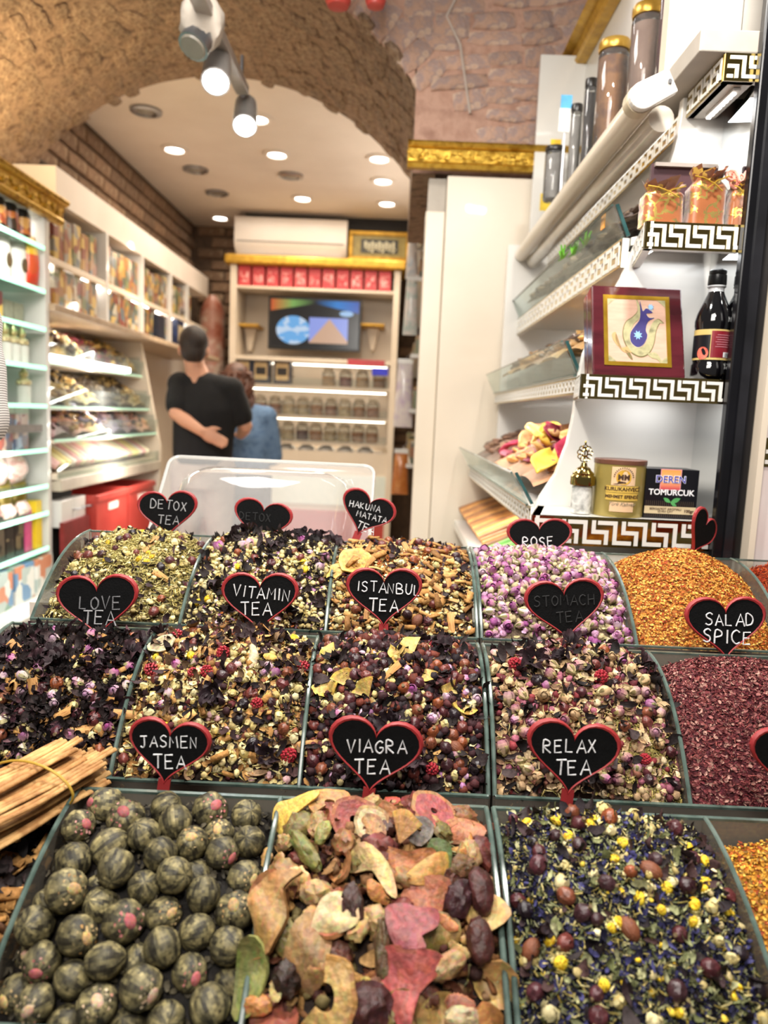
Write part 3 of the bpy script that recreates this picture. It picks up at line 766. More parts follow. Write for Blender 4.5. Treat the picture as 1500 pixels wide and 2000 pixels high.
b = MB(); b.bb(XC + .121, XC + .13, Yc0, Yc1 + .02, .05, atX(30, 1240, XC).z); b.build('yellow_kick', mat('yellow_board', ['#d9a915', '#e3b728'], .4), case)
SH = []
for py in (440, 535, 618, 703, 787, 884, 964, 1024, 1102):
    z = atX(2, py, XC).z; SH.append(z)
    b = MB(); b.bb(XC - .335, XC - .006, Yc0, Yc1 - .005, z - .014, z); s_ = b.build('glass_shelf', shelf_glass, case)
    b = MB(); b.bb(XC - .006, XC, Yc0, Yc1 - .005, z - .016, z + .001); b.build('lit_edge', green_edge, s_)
b = MB(); z = atX(2, 832, XC).z; b.bb(XC - .33, XC - .02, Yc0, Yc1 - .01, z - .03, z); b.build('wooden_shelf', mat('grey_board', ['#6f6660', '#857b73'], .5), case)
SB = z
area_light('case_lamp', (XC - .06, 2.75, zcr - .12), .05, 10, (1, .98, .92), (XC - .2, 2.75, 1.2), .8)
area_light('case_lamp', (XC + .02, 2.8, 1.12), .04, 5, (.95, 1, .95), (XC - .3, 2.8, .9), .8)
# uplight on the crown washing the vault
area_light('crown_uplight', (XC - .15, 2.95, zcr + .03), .12, 11, (1.0, .77, .42), (XC - .1, 3.1, 4), .8)

def bottle_proto(h, r, body, cap, label=None, capr=.45):
    q = MB(); q.lathe([(.001, 0), (r, 0), (r, h * .58), (r * .8, h * .68), (r * .36, h * .78), (r * .34, h * .86), (.001, h * .86)], 14); P = [['body', q.mesh('body', body, smooth=35)]]
    q = MB(); q.lathe([(.001, h * .861), (r * capr, h * .861), (r * capr, h * .97), (r * capr * .6, h), (.001, h)], 12); P.append(['cap', q.mesh('cap', cap, smooth=35)])
    if label:
        q = MB(); q.lathe([(r * 1.01, h * .14), (r * 1.02, h * .15), (r * 1.02, h * .5), (r * 1.01, h * .51)], 14); P.append(['label', q.mesh('label', label, smooth=35)])
    return [tuple(p) for p in P]
def jar_proto(h, r, body, lid, label=None):
    q = MB(); q.lathe([(.001, 0), (r, 0), (r, h * .8), (r * .9, h * .84), (.001, h * .84)], 16); P = [('body', q.mesh('body', body, smooth=35))]
    q = MB(); q.lathe([(.001, h * .841), (r * .95, h * .841), (r * .97, h * .98), (r * .8, h), (.001, h)], 16); P.append(('lid', q.mesh('lid', lid, smooth=35)))
    if label:
        q = MB(); q.ball((0, 0, 0), (r * .5, .002, r * .55), 12, 6); me = q.mesh('label', label, smooth=True); me.transform(Matrix.Translation((r * 1.0, 0, h * .45)) @ Matrix.Rotation(PI / 2, 4, 'Z')); P.append(('label', me))
    return P
def box_proto(w, d, h, body, label=None, lab=(.1, .9)):
    q = MB(); q.bb(-d / 2, d / 2, -w / 2, w / 2, 0, h); P = [('box', q.mesh('box', body))]
    if label:
        q = MB(); q.bb(d / 2, d / 2 + .001, -w * .42, w * .42, h * lab[0], h * lab[1]); P.append(('label', q.mesh('label', label)))
    return P
def pouch_proto(w, d, h, body, tie=None):
    def f(d_): return 1 + .06 * fnoise(d_, 3)
    q = MB(); q.grid(lambda u, v: ((d / 2) * math.sin(PI * min(1, max(0, v * 1.02))) ** .55 * math.cos(2 * PI * u) * (1 + .15 * fnoise((math.cos(2 * PI * u), math.sin(2 * PI * u), v * 3), 2)), (w / 2) * (1 - .25 * v) * math.sin(2 * PI * u), v * h), 16, 8)
    P = [('bag', q.mesh('bag', body, smooth=True))]
    if tie: q = MB(); q.bb(-d * .1, d * .1, -w * .42, w * .42, h, h * 1.08); P.append(('seal', q.mesh('seal', tie)))
    return P
gold_cap = mat('gold_cap', ['#b98f3a', '#d9b767'], .25, .8)
white_gloss = mat('white_glaze', ['#dcdcd2', '#e8e8e0'], .15)
def row(proto, name, z, y0, dy, n, x, label, cat, group, px=None, jit=.004, rz=.06, scale=1.0):
    for i in range(n):
        lb = label[i] if isinstance(label, list) else label
        place(proto[i % len(proto)] if isinstance(proto[0], list) and isinstance(proto[0][0], tuple) else proto, name, (x + rnd.uniform(-jit, jit), y0 + dy * i, z + .0005), rnd.uniform(-rz, rz), lb, cat, group, scale)
# top shelf: black bottles with orange labels; then downwards
ORD = ['nearest the left picture edge', 'second from the left picture edge', 'third along the shelf', 'fourth along the shelf', 'last at the white end panel', 'sixth', 'seventh', 'eighth']
row(bottle_proto(.17, .035, black_plastic, mat('black_cap', ['#1a1512', '#2a221c'], .3), mat_print('bottle_print', ['#c9743a', '#3a2a1d', '#d9a25a', '#8a3f22'], 25), .55), 'black_bottle', SH[0], 2.72, .09, 5, XC - .06, ['black orange-labelled bottle on the topmost glass shelf, ' + o for o in ORD[:5]], 'bottle', 'black bottles on the topmost glass shelf')
row(jar_proto(.16, .05, white_gloss, mat('grey_lid', ['#8a8078', '#a09890'], .4), mat('dark_badge', ['#4a3a22', '#6a5530'], .5)), 'white_jar', SH[1], 2.7, .115, 4, XC - .08, ['white dark-badged jar on the second glass shelf, ' + o for o in ORD[:4]], 'jar', 'white jars on the second glass shelf')
q = pouch_proto(.1, .05, .2, mat_print('red_yellow_print', ['#d1402a', '#e0b02c', '#c9532e', '#d8452f'], 14)); place(q, 'snack_bag', (XC - .03, 3.1, SH[1]), 0, 'red and yellow snack bag at the end of the second glass shelf', 'bag')
row(box_proto(.1, .08, .1, mat_print('yellow_brown', ['#c79a2a', '#8a4a3a', '#d8b45a', '#6a3a38'], 22)), 'yellow_box', SH[2], 2.72, .115, 2, XC - .08, ['yellow and brown box on the third glass shelf at the picture edge', 'yellow and brown box beside the empty part of the third glass shelf'], 'box', 'yellow boxes on the third shelf')
row(box_proto(.07, .05, .085, mat('grey_green_box', ['#9c9a86', '#aaa892', '#8b8977'], .5)), 'flat_box', SH[2], 2.93, .08, 3, XC - .1, ['plain grey green box on the third glass shelf, ' + o for o in ('nearest the yellow boxes', 'middle of the three', 'at the end panel')], 'box', 'plain boxes on the third shelf')
orn = mat('pale_gold', ['#d8c07a', '#efe0b0', '#c9a95a'], .25, .5)
def ornate_bottle(h, r, body=None):
    q = MB(); q.lathe([(.001, 0), (r, 0), (r, h * .45), (r * .7, h * .5), (.001, h * .5)], 12); P = [('body', q.mesh('body', body or white_gloss, smooth=35))]
    q = MB(); q.lathe([(.001, h * .501), (r * 1.02, h * .501), (r * 1.02, h * .6), (r * .6, h * .66), (r * .35, h * .7), (r * .6, h * .74), (r * .62, h * .82), (r * .25, h * .92), (.001, h)], 12); P.append(('cap', q.mesh('cap', orn, smooth=35)))
    return P
for k, nm in ((0, 'front'), (1, 'back')):
    row(ornate_bottle(.15, .026), 'gold_capped_bottle', SH[3], 2.7 + .03 * k, .07, 6, XC - .05 - .07 * k, 'small white bottle with ornate gold cap in the %s row of the fourth glass shelf' % nm, 'bottle', 'gold capped bottles, %s row of the fourth shelf' % nm)
row(ornate_bottle(.15, .03), 'gold_capped_bottle', SH[4], 2.78, .08, 2, XC - .06, ['white bottle with gold cap on the fifth glass shelf, first of the close pair', 'white bottle with gold cap on the fifth glass shelf, second of the close pair'], 'bottle', 'gold capped bottles on the fifth shelf')
place(ornate_bottle(.15, .028), 'gold_capped_bottle', (XC - .06, 3.08, SH[4]), 0, 'white bottle with gold cap standing alone at the end of the fifth glass shelf', 'bottle')
row(box_proto(.11, .1, .085, white_gloss), 'white_box', SB, 2.93, .12, 2, XC - .1, ['plain white box on the grey board beside the red pot', 'plain white box on the grey board at the end panel'], 'box', 'white boxes on the grey board')
place(jar_proto(.07, .035, mat('maroon_pot', ['#5d2024', '#71292c'], .4), gold_cap), 'maroon_pot', (XC - .1, 2.8, SB), 0, 'small maroon pot on the grey board of the glass shelf case', 'pot')
for lv in range(2):
    row(box_proto(.12, .1, .07, mat_print('photo_print', ['#7b3a2e', '#44506b', '#b99a86', '#5a4a52', '#8fa0b8'], 26)), 'picture_box', SH[5] + .071 * lv, 2.76, .13, 3, XC - .09, [('%s row of dark picture boxes on the sixth glass shelf, box ' % ('lower' if lv == 0 else 'upper')) + o for o in ('nearest the picture edge', 'in the middle', 'at the end panel')], 'box', 'picture boxes on the sixth shelf')
pinkp = mat('pink_plastic', ['#d9a79c', '#eecdc4', '#c98f84', '#f2e2dc'], .2, scale=22, bump=.4, coat=.5)
row(pouch_proto(.16, .12, .15, pinkp, white_gloss), 'pink_bag', SH[6], 2.74, .15, 3, XC - .1, ['shiny pink sweets bag on the seventh glass shelf, ' + o for o in ('behind the blue tin', 'in the middle', 'at the end panel')], 'bag', 'pink bags on the seventh shelf')
q = MB(); q.lathe([(.001, 0), (.07, 0), (.072, .03), (.001, .03)], 20); q2 = MB(); q2.lathe([(.001, .03), (.074, .03), (.074, .055), (.068, .06), (.001, .06)], 20)
place([('base', q.mesh('base', mat('pale_tin', ['#aab4c2', '#c2cad4'], .3), smooth=35)), ('lid', q2.mesh('lid', mat('blue_tin', ['#1f63c4', '#2b78dd'], .3), smooth=35))], 'blue_tin', (XC + .0 - .075, 2.74, SH[6]), 0, 'round tin with a bright blue lid before the pink bags', 'tin')
row(jar_proto(.15, .055, mat('gold_tin_skin', ['#87702f', '#9c843c'], .35, .4), mat('gold_tin_lid', ['#5f4c20', '#7a6430'], .3, .5)), 'gold_tin', SH[7], 2.72, .125, 4, XC - .12, ['dull gold tin on the eighth glass shelf, ' + o for o in ORD[:3] + ['last at the end panel']], 'tin', 'gold tins on the eighth shelf')
row(pouch_proto(.1, .06, .06, pinkp), 'pink_packet', SH[7], 2.74, .13, 3, XC - .035, ['low pink packet before the gold tins, ' + o for o in ('nearest the picture edge', 'in the middle', 'at the end')], 'packet', 'pink packets on the eighth shelf')
row(box_proto(.07, .07, .17, mat('black_pack', ['#141112', '#241d1a', '#0d0c0d'], .3, objrand=.3), mat_print('dim_print', ['#2a211b', '#3d3226', '#17120f', '#5a4a34'], 22)), 'black_box', SH[8], 2.72, .08, 4, XC - .06, ['tall black box on the lowest glass shelf, ' + o for o in ORD[:4]], 'box', 'black boxes on the lowest glass shelf')
place(box_proto(.055, .06, .17, mat('magenta_pack', ['#b03a66', '#cc5580'], .35)), 'magenta_box', (XC - .06, 3.04, SH[8]), 0, 'magenta box on the lowest glass shelf beside the yellow one', 'box')
place(box_proto(.05, .06, .2, mat('yellow_pack', ['#d9b21c', '#e3c238'], .35)), 'yellow_carton', (XC - .05, 3.11, SH[8]), 0, 'tall yellow carton at the end of the lowest glass shelf', 'carton')
ppk = box_proto(.16, .12, .15, mat_print('pastel_print', ['#b9c6c0', '#e2e2da', '#7fa08c', '#d08a6a', '#6d94b8', '#e8e6de'], 16))
zf_ = atX(30, 1175, XC).z - .02
row(ppk, 'pastel_carton', zf_, 2.6, .17, 4, XC - .06, ['pale printed carton on the white plinth of the case, ' + o for o in ORD[:4]], 'carton', 'pale cartons on the plinth')

# ================================================================== LEFT: shelves of boxes and sloped trays
XT = -1.45; Yt0, Yt1 = 3.235, 4.62
bank = thing('tray_bank', 'cream wall unit with lit sloped trays and boxed goods along the left wall', 'wall unit', (XT - .2, 3.9, 0))
zled = atX(95, 590, XT).z
XBx = -1.6
zr2 = atX(205, 632, XBx).z; zr1 = atX(203, 548, XBx).z; zt2 = atX(203, 452, XBx).z
b = MB(); b.bb(XL + .002, XL + .02, Yt0 - .02, YBACK - .31, .3, 2.1); b.build('back_panel', cabm, bank)
b = MB(); b.bb(XL + .02, XT + .01, Yt0 - .02, Yt1 + 1.6, zled - .03, zled); b.build('ledge', mat('ledge_beige', ['#a98f72', '#bda588'], .4), bank, bevel=.004)
for z, nm in ((zr2, 'box_shelf'), (zr1, 'box_shelf')):
    b = MB(); b.bb(XL + .02, XBx, Yt0, YBACK - .5, z - .03, z); b.build(nm, cabm, bank, bevel=.003)
    b = MB(); b.bb(XBx - .06, XBx - .03, Yt0, YBACK - .5, z - .042, z - .031); b.build('led_strip', led_white, bank)
b = MB(); b.bb(XL + .02, XBx, 3.6, YBACK - .5, zt2, 2.37); b.build('top_fascia', white_matt, bank)
for px in (90, 207, 277, 333, 366):
    y = atX(px, 540, XBx).y; b = MB(); b.bb(XL + .02, XBx + .004, y, y + .03, zled, zt2); b.build('divider', white, bank, bevel=.002)
area_light('box_shelf_lamp', (XBx + .05, 4.6, 2.2), .05, 7, WARM, (XBx - .25, 4.6, 1.9), 2.6)
Y = XBx
spice_box = mat_print('spice_print', ['#a8803e', '#6d7450', '#8d5a3c', '#5b6668', '#c2a560', '#7a4032', '#b8b09c', '#4d5648', '#97714a', '#8a867c'], 20)
bays = [(3.62, 4.13), (4.22, 4.78), (4.87, 5.38), (5.46, 6.0)]
for lv, z in ((0, zr1), (1, zr2)):
    for bi, (y0, y1) in enumerate(bays):
        n = (5, 5, 4, 3)[bi]; w = (y1 - y0) / n
        for i in range(n):
            if lv == 1 and bi == 3: continue
            h = rnd.uniform(.19, .225) if lv == 0 else rnd.uniform(.17, .2)
            place(box_proto(w * .92, .1, h, spice_box), 'spice_box', (XBx - .07, y0 + w * (i + .5), z), rnd.uniform(-.03, .03), 'printed spice box, %s left shelf, %s bay from the case, %s in it' % (('upper', 'lower')[lv], ('first', 'second', 'third', 'fourth')[bi], ('first', 'second', 'third', 'fourth', 'fifth')[i]), 'box', 'spice boxes on the left shelves')
for i, c_ in enumerate(('#1b2338', '#20305c')):
    place(box_proto(.16, .12, .19, mat('dark_box_%d' % i, [c_, '#10141f'], .4), mat('beige_label_%d' % i, ['#a89878', '#c0b090'], .5) if i else None, (.2, .8)), 'dark_gift_box', (XBx - .05, (5.15, 5.62)[i], (zled, zr2)[i]), 0, ('dark blue gift box at the end of the ledge beside the man', 'blue gift box with beige label on the shelf left of the man')[i], 'box')
q = MB(); q.ball((0, 0, .05), (.1, .13, .055), 14, 8); place([('bowl', q.mesh('bowl', mat('grey_bowl', ['#5f5652', '#7d7570'], .4), smooth=True))] , 'grey_bowl', (XBx - .1, 5.75, zr1), 0, 'dark grey rounded bowl on the upper left shelf over the man', 'bowl')
# end panel of the tray bank
b = MB(); b.prism([(XL + .02, .3), (XT + .0, .3), (XT + .02, 1.05), (XT - .1, zled - .03), (XL + .02, zled - .03)], (0, Yt1 + .03, 0), X3, Z3, NY, .03); b.build('end_panel', cabm, bank)
# three sloped trays: mounds of sweets with glass fronts, LED over each
sweets = {}
def mound(name, x0, x1, y0, y1, zf, zb, mats, label, group, seedv, bump=.05):
    """a heap of loose sweets in a tray, front x1 (low) to back x0 (high), built of little lumps"""
    r = np.random.default_rng(seedv); q = MB()
    def h(u, v): return zf + (zb - zf) * v + bump * math.sin(PI * u) ** .6 * math.sin(PI * (.15 + .8 * v)) + .012 * fnoise((u * 6, v * 6, seedv), 1)
    q.grid(lambda u, v: (x1 + (x0 - x1) * v, y0 + (y1 - y0) * u, h(u, v)), 10, 6)
    for _ in range(110):
        u, v = .1 + .8 * r.random(), .06 + .88 * r.random() ** .8; s = r.uniform(.012, .022)
        M = Matrix.Rotation(r.random() * 6, 3, 'Z') @ Matrix.Rotation(r.random() * 2, 3, 'X')
        q.ball((x1 + (x0 - x1) * v, y0 + (y1 - y0) * u, h(u, v) + s * .3), (s, s * r.uniform(.6, 1), s * r.uniform(.4, .8)), 6, 4, int(r.random() * len(mats)), M)
    o = q.build(name, mats, None, smooth=True)
    return tag(o, label, 'sweets', group, 'stuff')
pal = [['#8a3340', '#c9a45a', '#a08a5a', '#5a3a2c'], ['#5a4a33', '#8a7040', '#b0935a', '#463a2c'], ['#7a5a5c', '#b3806a', '#c9a06a', '#514456']]
def sw(h): 
    if h not in MATS: mat('sw' + h, [h, '#%02x%02x%02x' % tuple(min(255, int(int(h[i:i+2], 16) * 1.25)) for i in (1, 3, 5))], .5, scale=40); MATS[h] = MATS['sw' + h]
    return MATS[h]
tiers = [(675, 640, .03), (762, 722, .04), (828, 786, .04)]
for ti, (pf, pb, dx) in enumerate(tiers):
    xf = XT - .1 + .045 * ti; zf = atX(95, pf, xf).z; zb = zf + .1
    b = MB(); b.bb(XL + .02, xf, Yt0, Yt1, zf - .085, zf - .07); tr_ = b.build('tray_board', cabm, bank)
    b = MB(); b.frame_box((xf, Yt0, zf - .07), Y3, Vector((.2, 0, 1)).normalized(), X3, Yt1 - Yt0, .085, .005); b.build('glass_front', mat_glass('front_glass', (.9, .95, .93), haze=.05, refl=.3) if 'front_glass' not in MATS else MATS['front_glass'], bank)
    b = MB(); b.bb(xf + .002, xf + .008, Yt0, Yt1, zf - .078, zf - .068); b.build('lit_edge', mat_emit('pale_green_edge', (.45, .7, .52), .35) if ti == 0 else MATS['pale_green_edge'], bank)  # faint glow put into the tray's glass edge as emission
    if ti < 2:
        zl = atX(95, (612, 697)[ti], xf - .03).z
        b = MB(); b.bb(xf - .05, xf - .02, Yt0, Yt1 - .25, zl - .012, zl + .012); b.build('led_tube', led_white, bank)
    area_light('tray_lamp', (xf + .02, 3.85, zf + .16), .04, 4.5, (1, .96, .9), (xf - .14, 3.85, zf), 1.2)
    n = 6
    for i in range(n):
        y0 = Yt0 + (Yt1 - Yt0) * i / n; y1 = y0 + (Yt1 - Yt0) / n - .008
        b = MB(); b.bb(XL + .03, xf - .004, y1 + .001, y1 + .006, zf - .07, zf + .04); b.build('divider', glass, bank)
        c_ = pal[ti]; k = i % len(c_)
        mound('sweets_heap', XL + .04, xf - .006, y0 + .004, y1, zf - .062, zb, [sw(c_[k]), sw(c_[(k + 1) % 4]), sw('#3d3024')], 'heap of sweets in the %s sloped tray, %s compartment from the case' % (('upper', 'middle', 'lower')[ti], ('first', 'second', 'third', 'fourth', 'fifth', 'sixth')[i]), 'sweets in the left trays', ti * 10 + i)
# bottom tray: pastel rolls leaning side by side
zf = atX(100, 915, XT).z; zb = atX(100, 862, XT - .3).z
past = ['#e3b5ae', '#efd9c2', '#f0eccb', '#e8e2d6', '#e6c4b8', '#eee6a6', '#dfe4c0', '#e9cfc6', '#f1ebd8', '#e3b0ad', '#efe3a0', '#f0e6b8']
pm = [mat('pastel_%d' % i, [c_, c_], .5, scale=10) for i, c_ in enumerate(past)]
nb = 22
for i in range(nb):
    y = Yt0 + .05 + (Yt1 - Yt0 - .1) * i / nb
    p, p2 = Vector((XT - .03, y + .03, zf)), Vector((XL + .06, y - .04, zb + .03)); q = MB()
    d = p2 - p; pts = [p + d * (t / 6) + Z3 * (.035 * math.sin(PI * t / 6)) for t in range(7)]
    q.tube(pts, [(.026, .02), (.032, .024), (.033, .026), (.034, .026), (.033, .026), (.032, .024), (.026, .02)], 8)
    o = tag(link('pastel_candy_roll', q.mesh('pastel_candy_roll', pm[(i * 5 + i // 4) % len(pm)], smooth=True)), 'long pastel candy roll leaning in the lowest lit tray on the left', 'candy', 'pastel candy rolls in the lowest tray')
b = MB(); b.bb(XL + .02, XT, Yt0, Yt1, zf - .06, zf - .03); b.build('tray_board', cabm, bank)
b = MB(); b.frame_box((XT + .005, Yt0, zf - .05), Y3, Z3, X3, Yt1 - Yt0, .06, .006); b.build('glass_front', mat_glass('front_glass', (.9, .95, .93), haze=.05, refl=.3) if 'front_glass' not in MATS else MATS['front_glass'], bank)
area_light('tray_lamp', (XT - .05, 3.85, zf + .19), .04, 6, (1, .95, .85), (XT - .2, 3.85, zf), 1.3)
zl0, zl1 = atX(100, 938, XT).z, atX(100, 963, XT).z
b = MB(); b.bb(XL + .02, XT + .02, Yt0, Yt1 + .02, zl1, zl0); b.build('front_rail', mat('beige_rail', ['#b5a896', '#c4b8a6'], .4), bank, bevel=.004)
YCR = atX(187, 990, -1.4).y
b = MB(); b.bb(XL + .02, XT - .06, Yt0, YCR - .01, .25, zl1 - .001); b.build('shade_block', dark_gap, bank)  # near-black block paints the shade of the slot under the rail
b = MB(); b.bb(XL + .02, XT - .28, YCR, Yt1, .25, zl1 - .001); b.build('shade_block', dark_gap, bank)  # same painted shade, set deeper behind the crates
zd = atX(110, 980, XT).z
for i in range(2):
    y0 = Yt0 + .02 + i * (YCR - Yt0 - .03) / 2; wd = (YCR - Yt0 - .03) / 2 - .01; b = MB(); b.bb(XT - .05, XT + .01, y0, y0 + wd, zd - .12, zd); d_ = b.build('drawer', white, bank, bevel=.003)
    b = MB(); b.tube([(XT + .01, y0 + .12, zd - .05), (XT + .03, y0 + .13, zd - .05), (XT + .03, y0 + .21, zd - .05), (XT + .01, y0 + .22, zd - .05)], .004, 6); b.build('handle', metal_grey, d_)
# red crates on the floor before the drawers
def crate(y0, x0, w, z1, label):
    r = thing('red_crate', label, 'crate', (x0 - .1, y0 + w / 2, 0), 'red crates under the trays')
    h = z1; t = .012
    for nm, a in (('front_side', (x0 - t, x0, y0, y0 + w)), ('back_side', (x0 - .3, x0 - .3 + t, y0, y0 + w)), ('near_side', (x0 - .3 + t, x0 - t, y0, y0 + t)), ('far_side', (x0 - .3 + t, x0 - t, y0 + w - t, y0 + w))):
        q = MB(); q.bb(a[0], a[1], a[2], a[3], .012, h); q.build(nm, red_store, r, bevel=.003)
    q = MB(); q.bb(x0 - .3, x0, y0, y0 + w, 0, .011); q.build('bottom', red_store, r)
    q = MB(); q.bb(x0, x0 + .012, y0 - .004, y0 + w + .004, h - .03, h); q.build('lip', red_store, r, bevel=.003)
    q = MB(); q.bb(x0, x0 + .004, y0 + w * .35, y0 + w * .65, h * .9, h * .94); q.build('handle_slot', white_matt, r)
zc1 = atX(190, 968, -1.4).z
crate(YCR + .01, -1.4, .42, zc1, 'tall red crate under the trays, the one nearest the white drawers')
crate(YCR + .45, -1.4, .42, zc1, 'tall red crate under the trays, the one beside the clear lid')
b = MB(); b.bb(-1.44, -1.42, Yt0, YCR - .02, .05, atX(110, 1030, -1.4).z); b.build('red_kickboard', mat('dark_red', ['#6d1d1c', '#84282a'], .4), bank)

# ================================================================== PEOPLE
skin_m = mat('skin', ['#c08a6e', '#cc987c'], .5, scale=8)
def remesh(name, q, m, parent, vox=.012, sm=4, smooth=True):
    o = link('tmp', q.mesh('tmp', m, fix=True))
    a = o.modifiers.new('r', 'REMESH'); a.mode = 'VOXEL'; a.voxel_size = vox; a.use_smooth_shade = True
    c_ = o.modifiers.new('s', 'SMOOTH'); c_.iterations = sm; c_.factor = .5
    me = evaluated(o); bpy.data.objects.remove(o); me.name = name
    me.materials.clear(); me.materials.append(m)
    return link(name, me, parent)
def loft(q, rings, n=20):
    """rings: (centre, rx, ry) horizontal ellipses, closed at both ends"""
    vs = [Vector(c_) + Vector((rx * math.cos(2 * PI * i / n), ry * math.sin(2 * PI * i / n), 0)) for c_, rx, ry in rings for i in range(n)]
    k = len(rings)
    fs = [(j * n + i, j * n + (i + 1) % n, (j + 1) * n + (i + 1) % n, (j + 1) * n + i) for j in range(k - 1) for i in range(n)]
    fs += [tuple(reversed(range(n))), tuple((k - 1) * n + i for i in range(n))]
    q.add(vs, fs)
def limb(q, pts, rs, n=12):
    q.tube(pts, rs, n)
    for p, r in zip(pts, rs): q.ball(p, r * .98, n, 8)
def hand(q, w, d, palm_n, side, L=.19):
    """palm and five fingers from wrist w along d; palm_n: palm normal; side: thumb direction"""
    w, d, pn = Vector(w), Vector(d).normalized(), Vector(palm_n).normalized(); sd = Vector(side).normalized()
    M = Matrix((sd, d, pn)).transposed()
    q.ball(w + d * L * .26, (L * .22, L * .3, L * .085), 12, 8, 0, M)
    for i, (o, ln) in enumerate(((.15, .40), (.05, .45), (-.05, .41), (-.14, .33))):
        b0 = w + d * L * .45 + sd * L * o
        dirs = [d, (d * .9 + pn * .4).normalized(), (d * .7 + pn * .7).normalized()]
        pts = [b0]
        for k in range(3): pts.append(pts[-1] + dirs[k] * L * ln * (.42, .33, .25)[k])
        limb(q, pts, [L * .05, L * .047, L * .042, L * .036], 8)
    t0 = w + d * L * .12 + sd * L * .14
    limb(q, [t0, t0 + (sd * .7 + d * .7) * L * .2, t0 + (sd * .5 + d * .9) * L * .38 + pn * L * .05], [L * .065, L * .055, L * .042], 8)
def head(q, c, fwd, r=1.0):
    """head with face features looking along fwd; c = head centre"""
    f = Vector(fwd); f.z = 0; f.normalize(); s_ = f.cross(Z3); M = Matrix((s_, f, Z3)).transposed()
    P = lambda x, y, z: Vector(c) + M @ Vector((x, y, z)) * r
    q.ball(P(0, -.01, .025), (.077 * r, .095 * r, .1 * r), 20, 14, 0, M)
    q.ball(P(0, .025, -.05), (.06 * r, .068 * r, .075 * r), 16, 10, 0, M)
    q.ball(P(0, .075, -.095), (.028 * r, .024 * r, .02 * r), 10, 8, 0, M)
    q.tube([P(0, .088, .02), P(0, .103, -.01), P(0, .112, -.03)], [.010 * r, .013 * r, .017 * r], 8)
    for k in (-1, 1): q.ball(P(k * .079, -.008, -.01), (.012 * r, .022 * r, .034 * r), 10, 8, 0, M)
    q.ball(P(0, .087, -.062), (.024 * r, .014 * r, .009 * r), 10, 6, 0, M)
    return P, M
def face(P, M, par, r=1.0, brow='#2a1c14'):
    q = MB()
    for k in (-1, 1): q.ball(P(k * .031, .079, .016), .0125 * r, 10, 8)
    q.build('eyes', mat('eye_white', ['#e6e0da', '#efeae6'], .2) if 'eye_white' not in MATS else MATS['eye_white'], par, smooth=True)
    q = MB()
    for k in (-1, 1): q.ball(P(k * .031, .0885, .016), .006 * r, 8, 6)
    q.build('irises', mat('iris', ['#2a1a10', '#3a2718'], .2) if 'iris' not in MATS else MATS['iris'], par, smooth=True)
    q = MB(); q.ball(P(0, .098, -.062), (.02 * r, .006 * r, .007 * r), 10, 6, 0, M)
    q.build('mouth', mat('lips', ['#96564a', '#a5655a'], .4) if 'lips' not in MATS else MATS['lips'], par, smooth=True)
